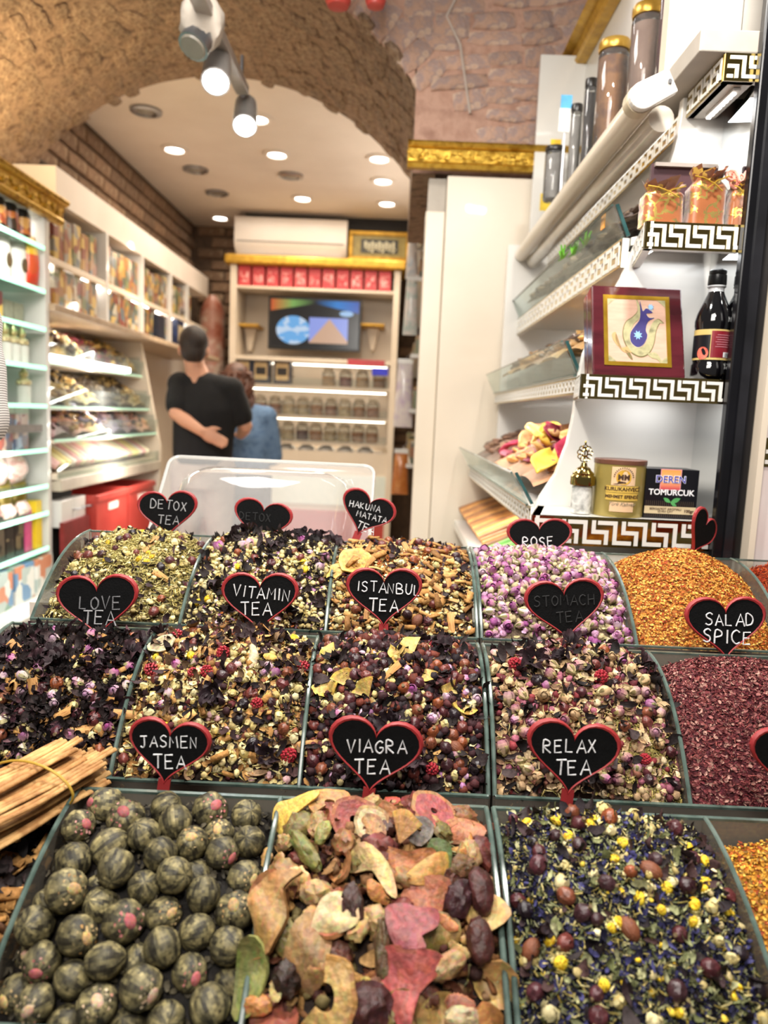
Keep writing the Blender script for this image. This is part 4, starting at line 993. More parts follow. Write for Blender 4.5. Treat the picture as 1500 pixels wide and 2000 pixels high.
def person(name, label, base, fwd, H, J, shirt, trousers, hair, fat=1.0):
    """J: joint positions in world space"""
    r = thing(name, label, 'person', base)
    f = Vector(fwd).normalized(); s_ = f.cross(Z3)
    q = MB(); hd = J['head']; P, M = head(q, hd, J.get('look', fwd), H / 1.75)
    limb(q, [Vector(hd) - Z3 * .06 - f * .02, J['neck']], [.056, .062])
    chest = (Vector(J['sh_l']) + Vector(J['sh_r'])) / 2
    limb(q, [J['neck'], chest - Z3 * .12, J['hip']], [.07, .12, .11])
    for k in 'lr':
        sh, el, wr = (Vector(J[x + '_' + k]) for x in ('sh', 'el', 'wr'))
        limb(q, [sh, sh.lerp(el, .5), el, el.lerp(wr, .35), wr], [.05, .047, .04, .041, .028])
        hand(q, wr, J['hd_' + k], J['pn_' + k], J['th_' + k])
        h0 = Vector(J['hip']) + s_ * (.09 if k == 'r' else -.09); kn, an = Vector(J['kn_' + k]), Vector(J['an_' + k])
        limb(q, [h0, kn, kn.lerp(an, .3), an], [.075, .05, .052, .036])
    remesh('body', q, skin_m, r, .009)
    face(P, M, r, H / 1.75)
    # shirt with sleeves
    q = MB(); hp = Vector(J['hip'])
    mid = hp.lerp(chest, .5)
    loft(q, [(hp - Z3 * .06, .165 * fat, .125 * fat), (hp + Z3 * .06, .172 * fat, .135 * fat), (mid, .178 * fat, .135 * fat), (chest - Z3 * .13, .19 * fat, .135 * fat), (chest - Z3 * .03, .165 * fat, .11), (chest + Z3 * .045, .095, .08), (Vector(J['neck']) - Z3 * .01, .068, .066)])
    for k in 'lr':
        sh, el, wr = (Vector(J[x + '_' + k]) for x in ('sh', 'el', 'wr'))
        if J.get('long'): limb(q, [chest.lerp(sh, .5), sh, sh.lerp(el, .5), el, el.lerp(wr, .5), wr.lerp(el, .08)], [.08, .075, .066, .06, .052, .044])
        if k == 'l': limb(q, [sh, chest + Z3 * .012, Vector(J['sh_r'])], [.07, .082, .07])
        if not J.get('long'): limb(q, [chest.lerp(sh, .5), sh, sh.lerp(el, .4), sh.lerp(el, .72)], [.085 * fat, .078 * fat, .07 * fat, .066 * fat])
    remesh('shirt', q, shirt, r, .012, 6)
    q = MB()
    loft(q, [(hp - Z3 * .16, .17 * fat, .13 * fat), (hp - Z3 * .02, .17 * fat, .13 * fat), (hp + Z3 * .05, .16 * fat, .12 * fat)])
    for k in 'lr':
        h0 = hp + s_ * (.088 if k == 'r' else -.088) - Z3 * .03; kn, an = Vector(J['kn_' + k]), Vector(J['an_' + k])
        limb(q, [h0, h0.lerp(kn, .5), kn, kn.lerp(an, .5), an + Z3 * .01], [.105 * fat, .09, .07, .064, .056])
    remesh('trousers', q, trousers, r, .013, 5)
    for k in 'lr':
        an = Vector(J['an_' + k]); q = MB(); Mf = Matrix((s_, f, Z3)).transposed()
        q.ball((an.x + f.x * .05, an.y + f.y * .05, .05), (.046, .13, .05), 14, 8, 0, Mf, fn=lambda d: 1)
        q.build('shoe', black_plastic, r, smooth=True)
    if hair: hair(r, P, M)
    return r
def short_hair(m):
    def fn(r, P, M):
        q = MB(); s_ = (P(1, 0, 0) - P(0, 0, 0)).length
        def f(d): return 1 + .05 * fnoise(d, 5)
        q.ball(P(0, -.022, .04), (.083 * s_, .096 * s_, .098 * s_), 20, 14, 0, M, f)
        q.ball(P(0, -.05, -.012), (.074 * s_, .062 * s_, .07 * s_), 16, 10, 0, M, f)
        remesh('hair', q, m, r, .009, 3)
    return fn
def curly_hair(m, seedv=3):
    def fn(r, P, M):
        q = MB(); s_ = (P(1, 0, 0) - P(0, 0, 0)).length; rr = random.Random(seedv)
        q.ball(P(0, -.022, .035), (.095 * s_, .105 * s_, .1 * s_), 18, 12, 0, M)
        for i in range(46):
            a = rr.uniform(.1, 2 * PI - .1) + PI / 2; x, y = math.cos(a), math.sin(a)
            if y > .55: continue
            rad = rr.uniform(.07, .1); L = rr.uniform(.25, .42); ph = rr.random() * 6; pts = []
            for t in range(9):
                z = .06 - L * t / 8; w = .016 * math.sin(t * 1.9 + ph)
                pts.append(P(x * (rad + .012 * t / 8 * 2 + w), -.02 + y * (rad + .02 * t / 8) + .014 * math.cos(t * 1.9 + ph), z))
            q.tube(pts, [.02 - .0012 * t for t in range(9)], 6)
        q.build('hair', m, r, smooth=True)
    return fn
Ym = 4.4
S = lambda px, py, Y: at(px, py, Y)
hip = S(396, 905, Ym); hip.z = .99
J = dict(head=S(379, 683, Ym), neck=S(384, 728, Ym), sh_l=S(352, 752, Ym), sh_r=S(452, 762, Ym), el_l=S(343, 808, Ym - .12), wr_l=S(394, 843, Ym - .2),
         hd_l=(.9, -.02, -.42), pn_l=(.1, -1, -.1), th_l=(.42, .1, .9), el_r=S(480, 832, Ym + .02), wr_r=S(470, 850, Ym + .26), hd_r=(-.2, 1, 0), pn_r=(0, 0, -1), th_r=(-1, 0, 0), hip=hip,
         kn_l=(hip.x - .1, Ym + .03, .5), kn_r=(hip.x + .1, Ym + .03, .5), an_l=(hip.x - .1, Ym - .02, .08), an_r=(hip.x + .12, Ym + .0, .08), look=(-.15, 1, 0))
black_cloth = mat('black_cotton', ['#08080a', '#0e0e12'], .9, scale=12, bump=.2)
taupe = mat('taupe_cloth', ['#8b7d72', '#9a8c80'], .85, scale=15, bump=.2)
hair_d = mat('dark_hair', ['#160f0c', '#302119'], .65, scale=60, stretch=(1, 1, .2))
person('person', 'person seen from behind in black short-sleeved shirt, one hand behind the back', (hip.x, Ym, 0), (0, 1, 0), 1.75, J, black_cloth, taupe, short_hair(hair_d), 1.02)
Yw = 4.95
hip = S(478, 905, Yw); hip.z = .9
hx_ = S(462, 745, Yw)
J = dict(head=hx_, neck=hx_ - Z3 * .15, sh_l=hx_ + Vector((-.1, 0, -.22)), sh_r=hx_ + Vector((.2, 0, -.22)), el_l=hx_ + Vector((-.14, .05, -.48)), wr_l=hx_ + Vector((-.1, .28, -.5)), hd_l=(.1, 1, 0), pn_l=(0, 0, -1), th_l=(1, 0, 0),
         el_r=hx_ + Vector((.25, .03, -.48)), wr_r=hx_ + Vector((.19, .26, -.52)), hd_r=(-.1, 1, 0), pn_r=(0, 0, -1), th_r=(-1, 0, 0), hip=hip, kn_l=(hip.x - .09, Yw + .03, .48), kn_r=(hip.x + .09, Yw + .03, .48), an_l=(hip.x - .09, Yw, .08), an_r=(hip.x + .09, Yw, .08), look=(-.1, 1, 0), long=True)
denim = mat('blue_denim', ['#3f5878', '#5d7898', '#4a6486'], .85, scale=20, bump=.3)
person('person', 'person with long curly brown hair and blue denim shirt beyond the one in black', (hip.x, Yw, 0), (0, 1, 0), 1.6, J, denim, mat('grey_cloth', ['#4b4b52', '#5a5a62'], .85), curly_hair(mat('brown_hair', ['#2a1710', '#5a3422', '#3d2317'], .5, scale=30)), .95)
# vendor at the left edge: only the striped elbow reaches into the picture
def stripes():
    m, N, L, B = new_mat('striped_knit'); B.inputs['Roughness'].default_value = .85
    tc = N.new('ShaderNodeTexCoord'); mp = N.new('ShaderNodeMapping'); mp.inputs['Rotation'].default_value = (0, .35, 0); L.new(tc.outputs['Object'], mp.inputs[0])
    wv = N.new('ShaderNodeTexWave'); wv.inputs['Scale'].default_value = 75; wv.bands_direction = 'Z'; wv.inputs['Distortion'].default_value = .6; L.new(mp.outputs[0], wv.inputs[0])
    rp = N.new('ShaderNodeValToRGB'); rp.color_ramp.elements[0].position = .35; rp.color_ramp.elements[0].color = hx4('#6d6764'); rp.color_ramp.elements[1].position = .6; rp.color_ramp.elements[1].color = hx4('#d6d0cb')
    L.new(wv.outputs[0], rp.inputs[0]); L.new(rp.outputs[0], B.inputs['Base Color']); return m
vx, vy = -.93, 1.32
el = at(-50, 815, vy - .02)
J = dict(head=(vx, vy, 1.66), neck=(vx, vy, 1.5), sh_l=(vx - .19, vy, 1.42), sh_r=(vx + .17, vy, 1.43), el_l=(vx - .25, vy, 1.12), wr_l=(vx - .15, vy + .22, 1.05), hd_l=(.5, .8, 0), pn_l=(0, 0, -1), th_l=(1, 0, 0),
         el_r=el, wr_r=el + Vector((-.16, -.12, -.17)), hd_r=(-.7, -.4, -.5), pn_r=(0, .3, -1), th_r=(.5, -.8, 0), hip=(vx, vy, .94), kn_l=(vx - .1, vy - .02, .5), kn_r=(vx + .1, vy - .02, .5), an_l=(vx - .1, vy, .08), an_r=(vx + .1, vy, .08), look=(.3, -1, 0), long=True)
person('person', 'person in grey and white striped sleeves at the left edge, only an elbow showing', (vx, vy, 0), (0, -1, 0), 1.72, J, stripes(), black_cloth, short_hair(hair_d), .95)

# ================================================================== RIGHT: sloped tray bank and corner niche
YE, YN, YF = 1.40, 1.25, 2.58        # end panel, front of the niche, far end of the bank
def key_band(parent, o, u, v, n, L, h, per=None):
    """board, gold plate and raised white meander along u from corner o (v up, n towards the viewer)"""
    o, u, v, n = Vector(o), Vector(u).normalized(), Vector(v).normalized(), Vector(n).normalized()
    per = per or h * .98
    q = MB(); q.frame_box(o - n * .012, u, v, n, L, h, .012); bd = q.build('fascia_board', white, parent)
    q = MB(); q.frame_box(o + n * .0002, u, v, n, L, h, .0012); q.build('gold_plate', gold_mirror, bd)
    q = MB(); k = max(1, round(L / per)); p = L / k; t = h * .138
    segs = []
    for i in range(-1, k + 1):
        x = i * p
        A = [(.06, .93), (.06, .52), (.5, .52), (.5, .07)]
        Bc = [(.26, .84), (.78, .84), (.78, .16), (1.28, .16)]
        for path in (A, Bc):
            for (a, c_), (e, g) in zip(path, path[1:]):
                x0, x1 = x + min(a, e) * p - t / 2, x + max(a, e) * p + t / 2
                z0, z1 = min(c_, g) * h - t / 2, max(c_, g) * h + t / 2
                x0, x1 = max(.004, x0), min(L - .004, x1)
                z0, z1 = max(.004, z0), min(h - .004, z1)
                if x1 - x0 > .002: segs.append((x0, x1, z0, z1))
    for j, (x0, x1, z0, z1) in enumerate(segs):
        q.frame_box(o + u * x0 + v * z0 + n * .0012, u, v, n, x1 - x0, z1 - z0, .0013 + .00002 * (j % 5))
    q.build('white_meander', white, bd)
    return bd
niche = thing('corner_niche', 'white end niche of three shelves with gold meander edges at the right', 'shelf niche', (.45, YE, 0))
Pp = lambda px, py: at(px, py, YE)
curve = [Pp(1335, 190), Pp(1330, 230), Pp(1318, 290), Pp(1285, 390), Pp(1240, 480), Pp(1215, 540), Pp(1175, 610), Pp(1140, 690), Pp(1128, 745), Pp(1120, 810), Pp(1108, 865), Pp(1085, 925), Pp(1055, 970), Pp(1036, 1010), Pp(1034, 1060)]
MX = at(1349, 880, YE).x
xe = curve[0].x
poly = [(p.x, p.z) for p in curve]
poly = [(MX + .2, curve[0].z)] + poly + [(curve[-1].x, .6), (MX + .2, .6)]
b = MB(); b.prism(poly, (0, YE, 0), X3, Z3, Y3, .018); b.build('end_panel', white, niche, bevel=.002)
# upper end panel over the ledge with its seam and cream edge
zl_ = at(1370, 55, YN).z
xu = at(1322, 0, YE).x
b = MB(); b.bb(xu, at(1447, 60, YE).x, YE, YE + .018, zl_ + .001, 2.7); b.build('upper_panel', mat('grey_white', ['#aaa59d', '#b5b0a8'], .5), niche)
b = MB(); b.bb(at(1449, 60, YE).x, .95, YE, YE + .018, zl_ + .001, 2.7); b.build('upper_panel', MATS['grey_white'], niche)
b = MB(); b.bb(xu - .012, xu - .0005, YE - .002, YE + .03, zl_ + .001, 2.7); b.build('edge_strip', cream, niche)
# ledge board on top, running back along the bank
xl0 = at(1370, 55, YN).x
b = MB(); b.bb(xl0, .655, YN, YF, at(1370, 100, YN).z, zl_); b.build('ledge_board', mat('ledge_grey', ['#9d958b', '#aaa298'], .5), niche, bevel=.002)
# mirror on the right inside face
b = MB(); b.add([(MX + .003, YE - .001, .9), (MX - .010, YN - .0005, .9), (MX - .010, YN - .0005, 1.9), (MX + .003, YE - .001, 1.9), (MX + .013, YE - .001, .9), (MX + .0, YN - .0005, .9), (MX + .0, YN - .0005, 1.9), (MX + .013, YE - .001, 1.9)], [(0, 1, 2, 3), (7, 6, 5, 4), (0, 4, 5, 1), (3, 2, 6, 7), (0, 3, 7, 4), (1, 5, 6, 2)])
m_, N_, L_, B_ = new_mat('mirror'); B_.inputs['Base Color'].default_value = (.85, .87, .87, 1); B_.inputs['Metallic'].default_value = 1; B_.inputs['Roughness'].default_value = .015
b.build('mirror_panel', m_, niche)
# black metal frame at the front of the niche
fx0, fx1 = at(1415, 900, YN - .06).x, at(1468, 900, YN - .06).x
b = MB(); b.bb(MX - .016, MX + .03, YN - .022, YN - .003, .7, 2.5); b.build('black_frame', black_metal, niche, bevel=.003)
b = MB(); b.bb(MX + .0, MX + .014, YN - .026, YN - .0222, .7, 2.5); b.build('frame_groove', mat('steel_dark', ['#3a3a3e', '#4a4a50'], .2, .8), niche)
# shelves
def shelf(pl, pr, h, thick, ztop_py, back=YE - .001, side=0):
    """front band from pixel pl to the mirror; returns top z"""
    a = at(pl[0], pl[1], YN); xr_ = MX - .012; z1 = a.z; z0 = z1 - h
    xb = None
    q = MB(); q.bb(a.x, xr_, YN, back, z1 - thick, z1) if side == 0 else q.prism([(a.x, YN), (xr_, YN), (xr_, back), (side, back)], (0, 0, z1 - thick), X3, Y3, Z3, thick)
    sh_ = q.build('shelf', white, niche)
    key_band(niche, (a.x, YN - .0, z0), X3, Z3, NY, xr_ - a.x, h)
    if side:
        d = Vector((side - a.x, back - YN, 0)); 
        key_band(niche, Vector((a.x, YN, z0)) + d, -d, Z3, Vector((-d.y, d.x, 0)).normalized(), d.length, h)
    return z1, a.x
zb1, xb1 = shelf((1040, 1006), None, at(1040, 1006, YN).z - at(1040, 1062, YN).z, .012, 0, side=at(1050, 1000, YE).x)
zb2, xb2 = shelf((1136, 730), None, at(1136, 730, YN).z - at(1136, 778, YN).z, .014, 0, side=at(1124, 745, YE).x)
zb3, xb3 = shelf((1262, 432), None, at(1262, 432, YN).z - at(1262, 486, YN).z, .014, 0, side=at(1240, 470, YE).x)
xt = at(1420, 78, YN).x; zt4 = at(1370, 100, YN).z - .001; ht4 = at(1420, 78, YN).z - at(1420, 133, YN).z
key_band(niche, (xt, YN, zt4 - ht4), X3, Z3, NY, .3, ht4)
key_band(niche, (xt, YE - .002, zt4 - ht4), NY, Z3, NX, YE - YN - .004, ht4)
b = MB(); b.bb(xt + .002, MX - .014, YN + .002, YE - .001, zt4 - ht4, zt4 - ht4 + .012); b.build('lamp_board', white, niche)
for z, x0 in ((zb3 - .016, xb3 + .04), (zb2 - .016, xb2 + .06), (zt4 - ht4 - .001, xt + .025)):
    q = MB(); q.bb(x0, x0 + .012, YN + .02, YE - .02, z - .004, z); led = q.build('led_strip', white, niche)
    for i in range(8):
        q = MB(); y = YN + .03 + i * .0135; q.bb(x0 + .003, x0 + .009, y, y + .006, z - .006, z - .004); q.build('led_chip', led_white, led)
    area_light('niche_lamp', ((x0 + MX) / 2, (YN + YE) / 2, z - .012), .1, .19, (.96, .98, 1), None, .1)
b = MB(); b.bb(xb1 + .003, MX - .014, YN + .004, YN + .02, .8, zb1 - .062); b.build('lower_panel', white, niche)
# neighbouring cabinet beyond the black frame
nb_ = thing('side_cabinet', 'pale cabinet side with cream edge beyond the black frame at the right edge', 'cabinet', (.68, YN - .1, 0))
b = MB(); b.bb(MX + .031, MX + .041, YN - .045, YN - .003, .7, 2.5); b.build('edge_strip', cream, nb_)
b = MB(); b.bb(MX + .042, .95, YN - .035, YN - .003, .7, 2.5); b.build('panel', mat('pinkish_white', ['#d6c6c2', '#dccfcb'], .5), nb_)
a = at(1472, 910, YN - .035); key_band(nb_, (MX + .042, YN - .0355, a.z), X3, Z3, NY, .25, .046)

# ---- things in the niche
# ornate little bottle
p = at(1134, 996, YN + .05); z = zb1 + .0005
r = thing('ornate_bottle', 'small glass bottle with an ornate gilt openwork cap beside the gold tin', 'bottle', (p.x, YN + .05, z))
sc_ = .118 / .118
q = MB(); q.lathe([(.001, .001), (.0175, .001), (.018, .004), (.0175, .045), (.0165, .049), (.001, .049)], 20, (p.x, YN + .05, z)); q.build('glass', mat('clear_pale_glass', ['#a8a8a4', '#cfcfca', '#8b8b87'], .1, scale=60, coat=.6), r, smooth=35)
q = MB(); q.lathe([(.001, .0495), (.021, .0495), (.0215, .053), (.021, .064), (.018, .067), (.0185, .07), (.013, .075), (.011, .079), (.006, .082), (.0045, .088), (.001, .089)], 20, (p.x, YN + .05, z)); cp = q.build('cap', gold_mirror, r, smooth=30)
q = MB(); cz_ = z + .104
for i in range(9):
    a = 2 * PI * i / 9 + PI / 2; c_ = Vector((p.x + .0088 * math.cos(a), YN + .05, cz_ + .0105 * math.sin(a)))
    pts = [c_ + Vector((.0042 * math.cos(t), .001 * math.sin(2 * t), .0042 * math.sin(t))) for t in [2 * PI * k / 10 for k in range(11)]]
    q.tube(pts, .0011, 5, cap=False)
q.tube([Vector((p.x, YN + .05, z + .086)), Vector((p.x, YN + .05, cz_ + .012))], .0012, 5)
pts = [Vector((p.x + .0045 * math.cos(t), YN + .05, cz_ + .005 * math.sin(t))) for t in [2 * PI * k / 14 for k in range(15)]]; q.tube(pts, .0011, 5, cap=False)
q.ball((p.x, YN + .05, cz_ + .018), (.002, .002, .004), 8, 6)
q.build('openwork_finial', gold_mirror, cp, smooth=True)
# coffee tin
tl, trr = at(1163, 1000, YN + .03), at(1262, 1008, YN + .03)
R_ = (trr.x - tl.x) / 2; c0 = Vector(((tl.x + trr.x) / 2, YN + .0 + R_ + .012, z)); hh = at(1215, 898, YN + .04).z - zb1
tin = thing('coffee_tin', 'round gold coffee tin with brown lid and framed emblem on the lowest niche shelf', 'tin', c0)
tin_gold = mat('tin_gold', ['#9a8848', '#aa9856'], .3, .25, scale=8)
q = MB(); q.lathe([(.001, 0), (R_ * .985, 0), (R_, .003), (R_, hh - .008), (.001, hh - .008)], 48, c0); q.build('body', tin_gold, tin, smooth=35)
q = MB(); q.lathe([(.001, hh - .0079), (R_ * 1.02, hh - .0079), (R_ * 1.025, hh - .001), (R_ * 1.0, hh), (.001, hh)], 48, c0); q.build('lid', mat('brown_lid', ['#5d3a2c', '#6d4736'], .35), tin, smooth=35)
def curved(meshlist, R, c, a0, name, m, parent, dr):
    """bend flat x-z lettering (made in the XY plane) round a vertical cylinder"""
    for me in meshlist:
        for v in me.vertices:
            a = a0 + v.co.x / R; rr_ = R + dr + v.co.z
            v.co = Vector((c.x + rr_ * math.sin(a), c.y - rr_ * math.cos(a), c.z + v.co.y))
        me.materials.clear(); me.materials.append(m); me.name = name
        link(name, me, parent)
def patch(x0, x1, y0, y1, n=10, th=.0002):
    q = MB(); q.grid(lambda u, v: (x0 + (x1 - x0) * u, y0 + (y1 - y0) * v, th), n, 2); return q.mesh('patch', white)
def shift(me, x, y, rot=0):
    me.transform(Matrix.Translation((x, y, 0)) @ Matrix.Rotation(rot, 4, 'Z')); return me
ink = mat('brown_ink', ['#3a2414', '#452c1a'], .5); a0 = math.atan2(c0.x, -c0.y) * 0 - .12
peach = mat('peach_label', ['#d9b48c', '#e3c29c'], .4)
curved([patch(-.02, .02, hh * .56, hh * .88)], R_, c0, a0, 'label', peach, tin, .0002)
curved([patch(-.028, .028, hh * .3, hh * .425)], R_, c0, a0, 'name_band', mat('band_gold', ['#c9a548', '#d6b65c'], .35), tin, .0003)
curved([patch(-.028, .028, hh * .435, hh * .55)], R_, c0, a0, 'name_band', MATS['band_gold'], tin, .0003)
curved([patch(-.02, .02, hh * .10, hh * .27)], R_, c0, a0, 'lower_label', peach, tin, .0002)
curved([shift(text_mesh('KURUKAHVECİ', .0088, bold=.0002), 0, hh * .495)], R_, c0, a0, 'lettering', ink, tin, .0007)
curved([shift(text_mesh('MEHMET EFENDİ', .0075, bold=.0002), 0, hh * .363)], R_, c0, a0, 'lettering', ink, tin, .0007)
curved([shift(text_mesh('Türk Kahvesi', .0085, shear=.4), 0, hh * .235)], R_, c0, a0, 'lettering', mat('grey_ink', ['#8a7f6a', '#9a8f7a'], .5), tin, .0007)
q = MB(); q.prism([(.0125 * math.cos(t), .0125 * math.sin(t)) for t in [2 * PI * k / 24 for k in range(24)]], (0, hh * .70, .0003), X3, Y3, Z3, .0002); curved([q.mesh('d', ink)], R_, c0, a0, 'emblem', mat('emblem_yellow', ['#c4952a', '#d0a53a'], .4), tin, .0003)
curved([shift(text_mesh('MM', .0125, bold=.0005), 0, hh * .70)], R_, c0, a0, 'emblem', ink, tin, .0009)
q = MB()
for k in range(15):
    t = PI * (.02 + .96 * k / 14); q.prism([(-.0007, -.0011), (.0007, -.0011), (.0007, .0011), (-.0007, .0011)], (.0155 * math.cos(t), hh * .705 + .0155 * math.sin(t), .0003), Vector((-math.sin(t), math.cos(t), 0)), Vector((math.cos(t), math.sin(t), 0)), Z3, .0003)
q.prism([(-.018, hh * .585), (-.010, hh * .585), (-.008, hh * .64), (.004, hh * .62), (.004, hh * .605), (-.006, hh * .60)], (0, 0, .0003), X3, Y3, Z3, .0003)
curved([q.mesh('d', ink)], R_, c0, a0, 'emblem', ink, tin, .0009)
# tea box
bl, brr = at(1256, 1004, YN + .03), at(1358, 1014, YN + .03); hb = at(1300, 916, YN + .03).z - zb1; wbx = brr.x - bl.x; y0 = YN + .03
tb_ = thing('tea_box', 'black tea carton with orange badge, leaf and beige band beside the gold tin', 'box', ((bl.x + brr.x) / 2, y0, zb1))
blk = mat('black_card', ['#0c0c10', '#121218'], .3)
q = MB(); q.bb(bl.x, brr.x, y0, y0 + .062, zb1 + .0006, zb1 + hb); q.build('carton', blk, tb_, bevel=.001)
q = MB()
for i in range(24):
    x = bl.x + .003 + i * (wbx - .006) / 24; q.bb(x, x + .0011, y0 - .0003, y0, zb1 + .003, zb1 + hb * .36)
tag(q.build('print_stripes', mat('brown_stripe', ['#3b3228', '#463b30'], .4), tb_), kind='stuff')
q = MB(); q.bb(bl.x + .001, brr.x - .001, y0 - .0006, y0 - .0003, zb1 + hb * .1, zb1 + hb * .25); q.build('band', mat('beige_band', ['#b8a684', '#c6b592'], .4), tb_)
cxx = bl.x + wbx * .5; s_ = .0165
def badge_mat():
    m, N, L, B = new_mat('badge_orange'); tc = N.new('ShaderNodeTexCoord'); rp = N.new('ShaderNodeValToRGB'); sp = N.new('ShaderNodeSeparateXYZ')
    L.new(tc.outputs['Generated'], sp.inputs[0]); L.new(sp.outputs[2], rp.inputs[0]); e = rp.color_ramp.elements
    e[0].color = hx4('#c63a4e'); e[1].color = hx4('#ee9a4a'); x = e.new(.45); x.color = hx4('#f0b078'); L.new(rp.outputs[0], B.inputs['Base Color']); return m
q = MB(); zbg = zb1 + hb * .79; q.prism([(-s_, -s_), (s_, -s_), (s_, s_), (-s_, s_)], (cxx - .003, y0 - .0001, zbg), X3, Z3, NY, .0006); q.build('badge', badge_mat(), tb_)
q = MB(); q.prism([(-s_ - .0012, -s_ - .0012), (s_ + .0012, -s_ - .0012), (s_ + .0012, s_ + .0012), (-s_ - .0012, s_ + .0012)], (cxx - .003, y0 - .0000, zbg), X3, Z3, NY, .0004); q.build('badge_rim', mat('badge_pink', ['#d9909c', '#e2a0aa'], .4), tb_)
wink = mat('white_ink', ['#e6e6ea', '#f0f0f2'], .4)
put_text('DEREN', .0165, (cxx - .003, y0 - .0009, zbg), X3, Z3, NY, wink, tb_, bold=.0008)
put_text('DEREN', .0165, (cxx - .003, y0 - .0013, zbg), X3, Z3, NY, mat('blue_ink', ['#3a3a9a', '#4648ac'], .4), tb_, bold=.0001)
put_text('TOMURCUK', .0138, (cxx, y0 - .0004, zb1 + hb * .53), X3, Z3, NY, wink, tb_, bold=.0003)
put_text('BERGAMOT AROMALI', .0055, (cxx - .008, y0 - .0009, zb1 + hb * .195), X3, Z3, NY, ink, tb_)
put_text('SİYAH ÇAY', .005, (cxx - .008, y0 - .0009, zb1 + hb * .145), X3, Z3, NY, ink, tb_)
put_text('100gr', .0072, (brr.x - .013, y0 - .0009, zb1 + hb * .165), X3, Z3, NY, ink, tb_, bold=.0002)
q = MB(); lf = lambda a, L: [(L * t * math.cos(a) - L * .22 * math.sin(PI * t) * math.sin(a) * sgn, L * t * math.sin(a) + L * .22 * math.sin(PI * t) * math.cos(a) * sgn) for sgn, ts in ((1, [k / 6 for k in range(7)]), (-1, [1 - k / 6 for k in range(1, 6)])) for t in ts]
for i, (a, L) in enumerate(((.45, .018), (2.6, .015), (-.5, .012))): q.prism(lf(a, L), (cxx, y0 - .0001 - .0002 * i, zb1 + hb * .33), X3, Z3, NY, .0004)
q.build('printed_leaf', mat('leaf_green', ['#3f8a4a', '#57a25e'], .4), tb_)
# right side of the carton, seen in the mirror
xs = brr.x
q = MB(); q.prism([(-.009, -.009), (.009, -.009), (.009, .009), (-.009, .009)], (xs, y0 + .03, zbg), Y3, Z3, X3, .0004); q.build('badge', MATS['badge_orange'], tb_)
put_text('DEREN', .009, (xs + .0006, y0 + .03, zbg), Y3, Z3, X3, MATS['blue_ink'], tb_)
q = MB()
for i in range(9): q.bb(xs, xs + .0003, y0 + .01, y0 + .05 - .004 * (i % 3), zb1 + hb * (.62 - .05 * i), zb1 + hb * (.62 - .05 * i) + .0012)
q.bb(xs, xs + .0003, y0 + .04, y0 + .054, zb1 + hb * .1, zb1 + hb * .24)
tag(q.build('small_print', mat('dim_ink', ['#8b8b93', '#9b9ba3'], .4), tb_), kind='stuff')

# wooden box lid with tulip inlay, leaning on the panel
def q4(px, py, Y): return at(px, py, Y)
A_, B_2, C_2, D_2 = q4(1158, 724, YN + .02), q4(1340, 730, YN + .02), q4(1358, 566, YN + .075), q4(1178, 556, YN + .075)
zf0 = zb2 + .001; A_.z = B_2.z = zf0
u = (B_2 - A_).normalized(); v = (D_2 - A_); v = (v - v.dot(u) * u).normalized(); n = u.cross(v).normalized()
if n.y > 0: n = -n
Wb = (B_2 - A_).length; Hb = ((D_2 - A_).dot(v) + (C_2 - B_2).dot(v)) / 2
tul = thing('tulip_box', 'dark wooden box with gold framed tulip inlay leaning on the middle niche shelf', 'box', A_)
mah = mat('mahogany', ['#3b0f16', '#4e1820', '#2c0a10'], .15, scale=4, stretch=(1, 1, 8), coat=.6)
q = MB(); q.frame_box(A_ - n * .03, u, v, n, Wb, Hb, .03); q.build('lid', mah, tul, bevel=.003)
q = MB(); q.frame_box(A_ - n * .052, u, v, n, Wb, Hb, .0205); q.build('tray', mah, tul, bevel=.002)
g0, g1 = (.15, .13), (.83, .87)
cu_ = lambda a, b_: A_ + u * (Wb * a) + v * (Hb * b_)
q = MB(); t = .007
for (a, b_, la, lb) in ((g0[0], g0[1], g1[0] - g0[0], None), (g0[0], g1[1], g1[0] - g0[0], None)):
    q.frame_box(cu_(a, b_) - v * t / 2, u, v, n, Wb * la, t, .0012)
for a in (g0[0], g1[0]): q.frame_box(cu_(a, g0[1]) - u * t / 2 - v * t / 2, u, v, n, t, Hb * (g1[1] - g0[1]) + t, .0013)
q.build('gold_border', mat('bright_gold', ['#b98a1e', '#d6ad3a', '#9a7018'], .2, .8, scale=14), tul)
q = MB(); q.frame_box(cu_(*g0), u, v, n, Wb * (g1[0] - g0[0]), Hb * (g1[1] - g0[1]), .0006); q.build('linen_field', mat('pink_linen', ['#b28c76', '#bf9a84'], .6, scale=30, stretch=(1, 1, 6)), tul)
FW, FH = Wb * (g1[0] - g0[0]), Hb * (g1[1] - g0[1])
def shape(name, pts, m, lift):
    q = MB(); q.prism([(x * FW, y * FH) for x, y in pts], cu_(*g0) + n * .0005, u, v, n, lift); q.build(name, m, tul)
def spline(pts, k=6):
    out = []; L = len(pts)
    for i in range(L):
        p0, p1, p2, p3 = pts[(i - 1) % L], pts[i], pts[(i + 1) % L], pts[(i + 2) % L]
        for j in range(k):
            t = j / k
            out.append(tuple(.5 * (2 * b_ + (c_ - a) * t + (2 * a - 5 * b_ + 4 * c_ - d) * t * t + (3 * b_ - a - 3 * c_ + d) * t ** 3) for a, b_, c_, d in zip(p0, p1, p2, p3)))
    return out
sage = mat('sage_inlay', ['#8a8560', '#a39c74', '#6f6b4c'], .4, scale=60); navy = mat('navy_inlay', ['#2a2358', '#3a3270'], .35); sky_i = mat('sky_inlay', ['#6f9cc8', '#8ab4da'], .4); olive = mat('olive_edge', ['#5d522c', '#6e6238'], .4)
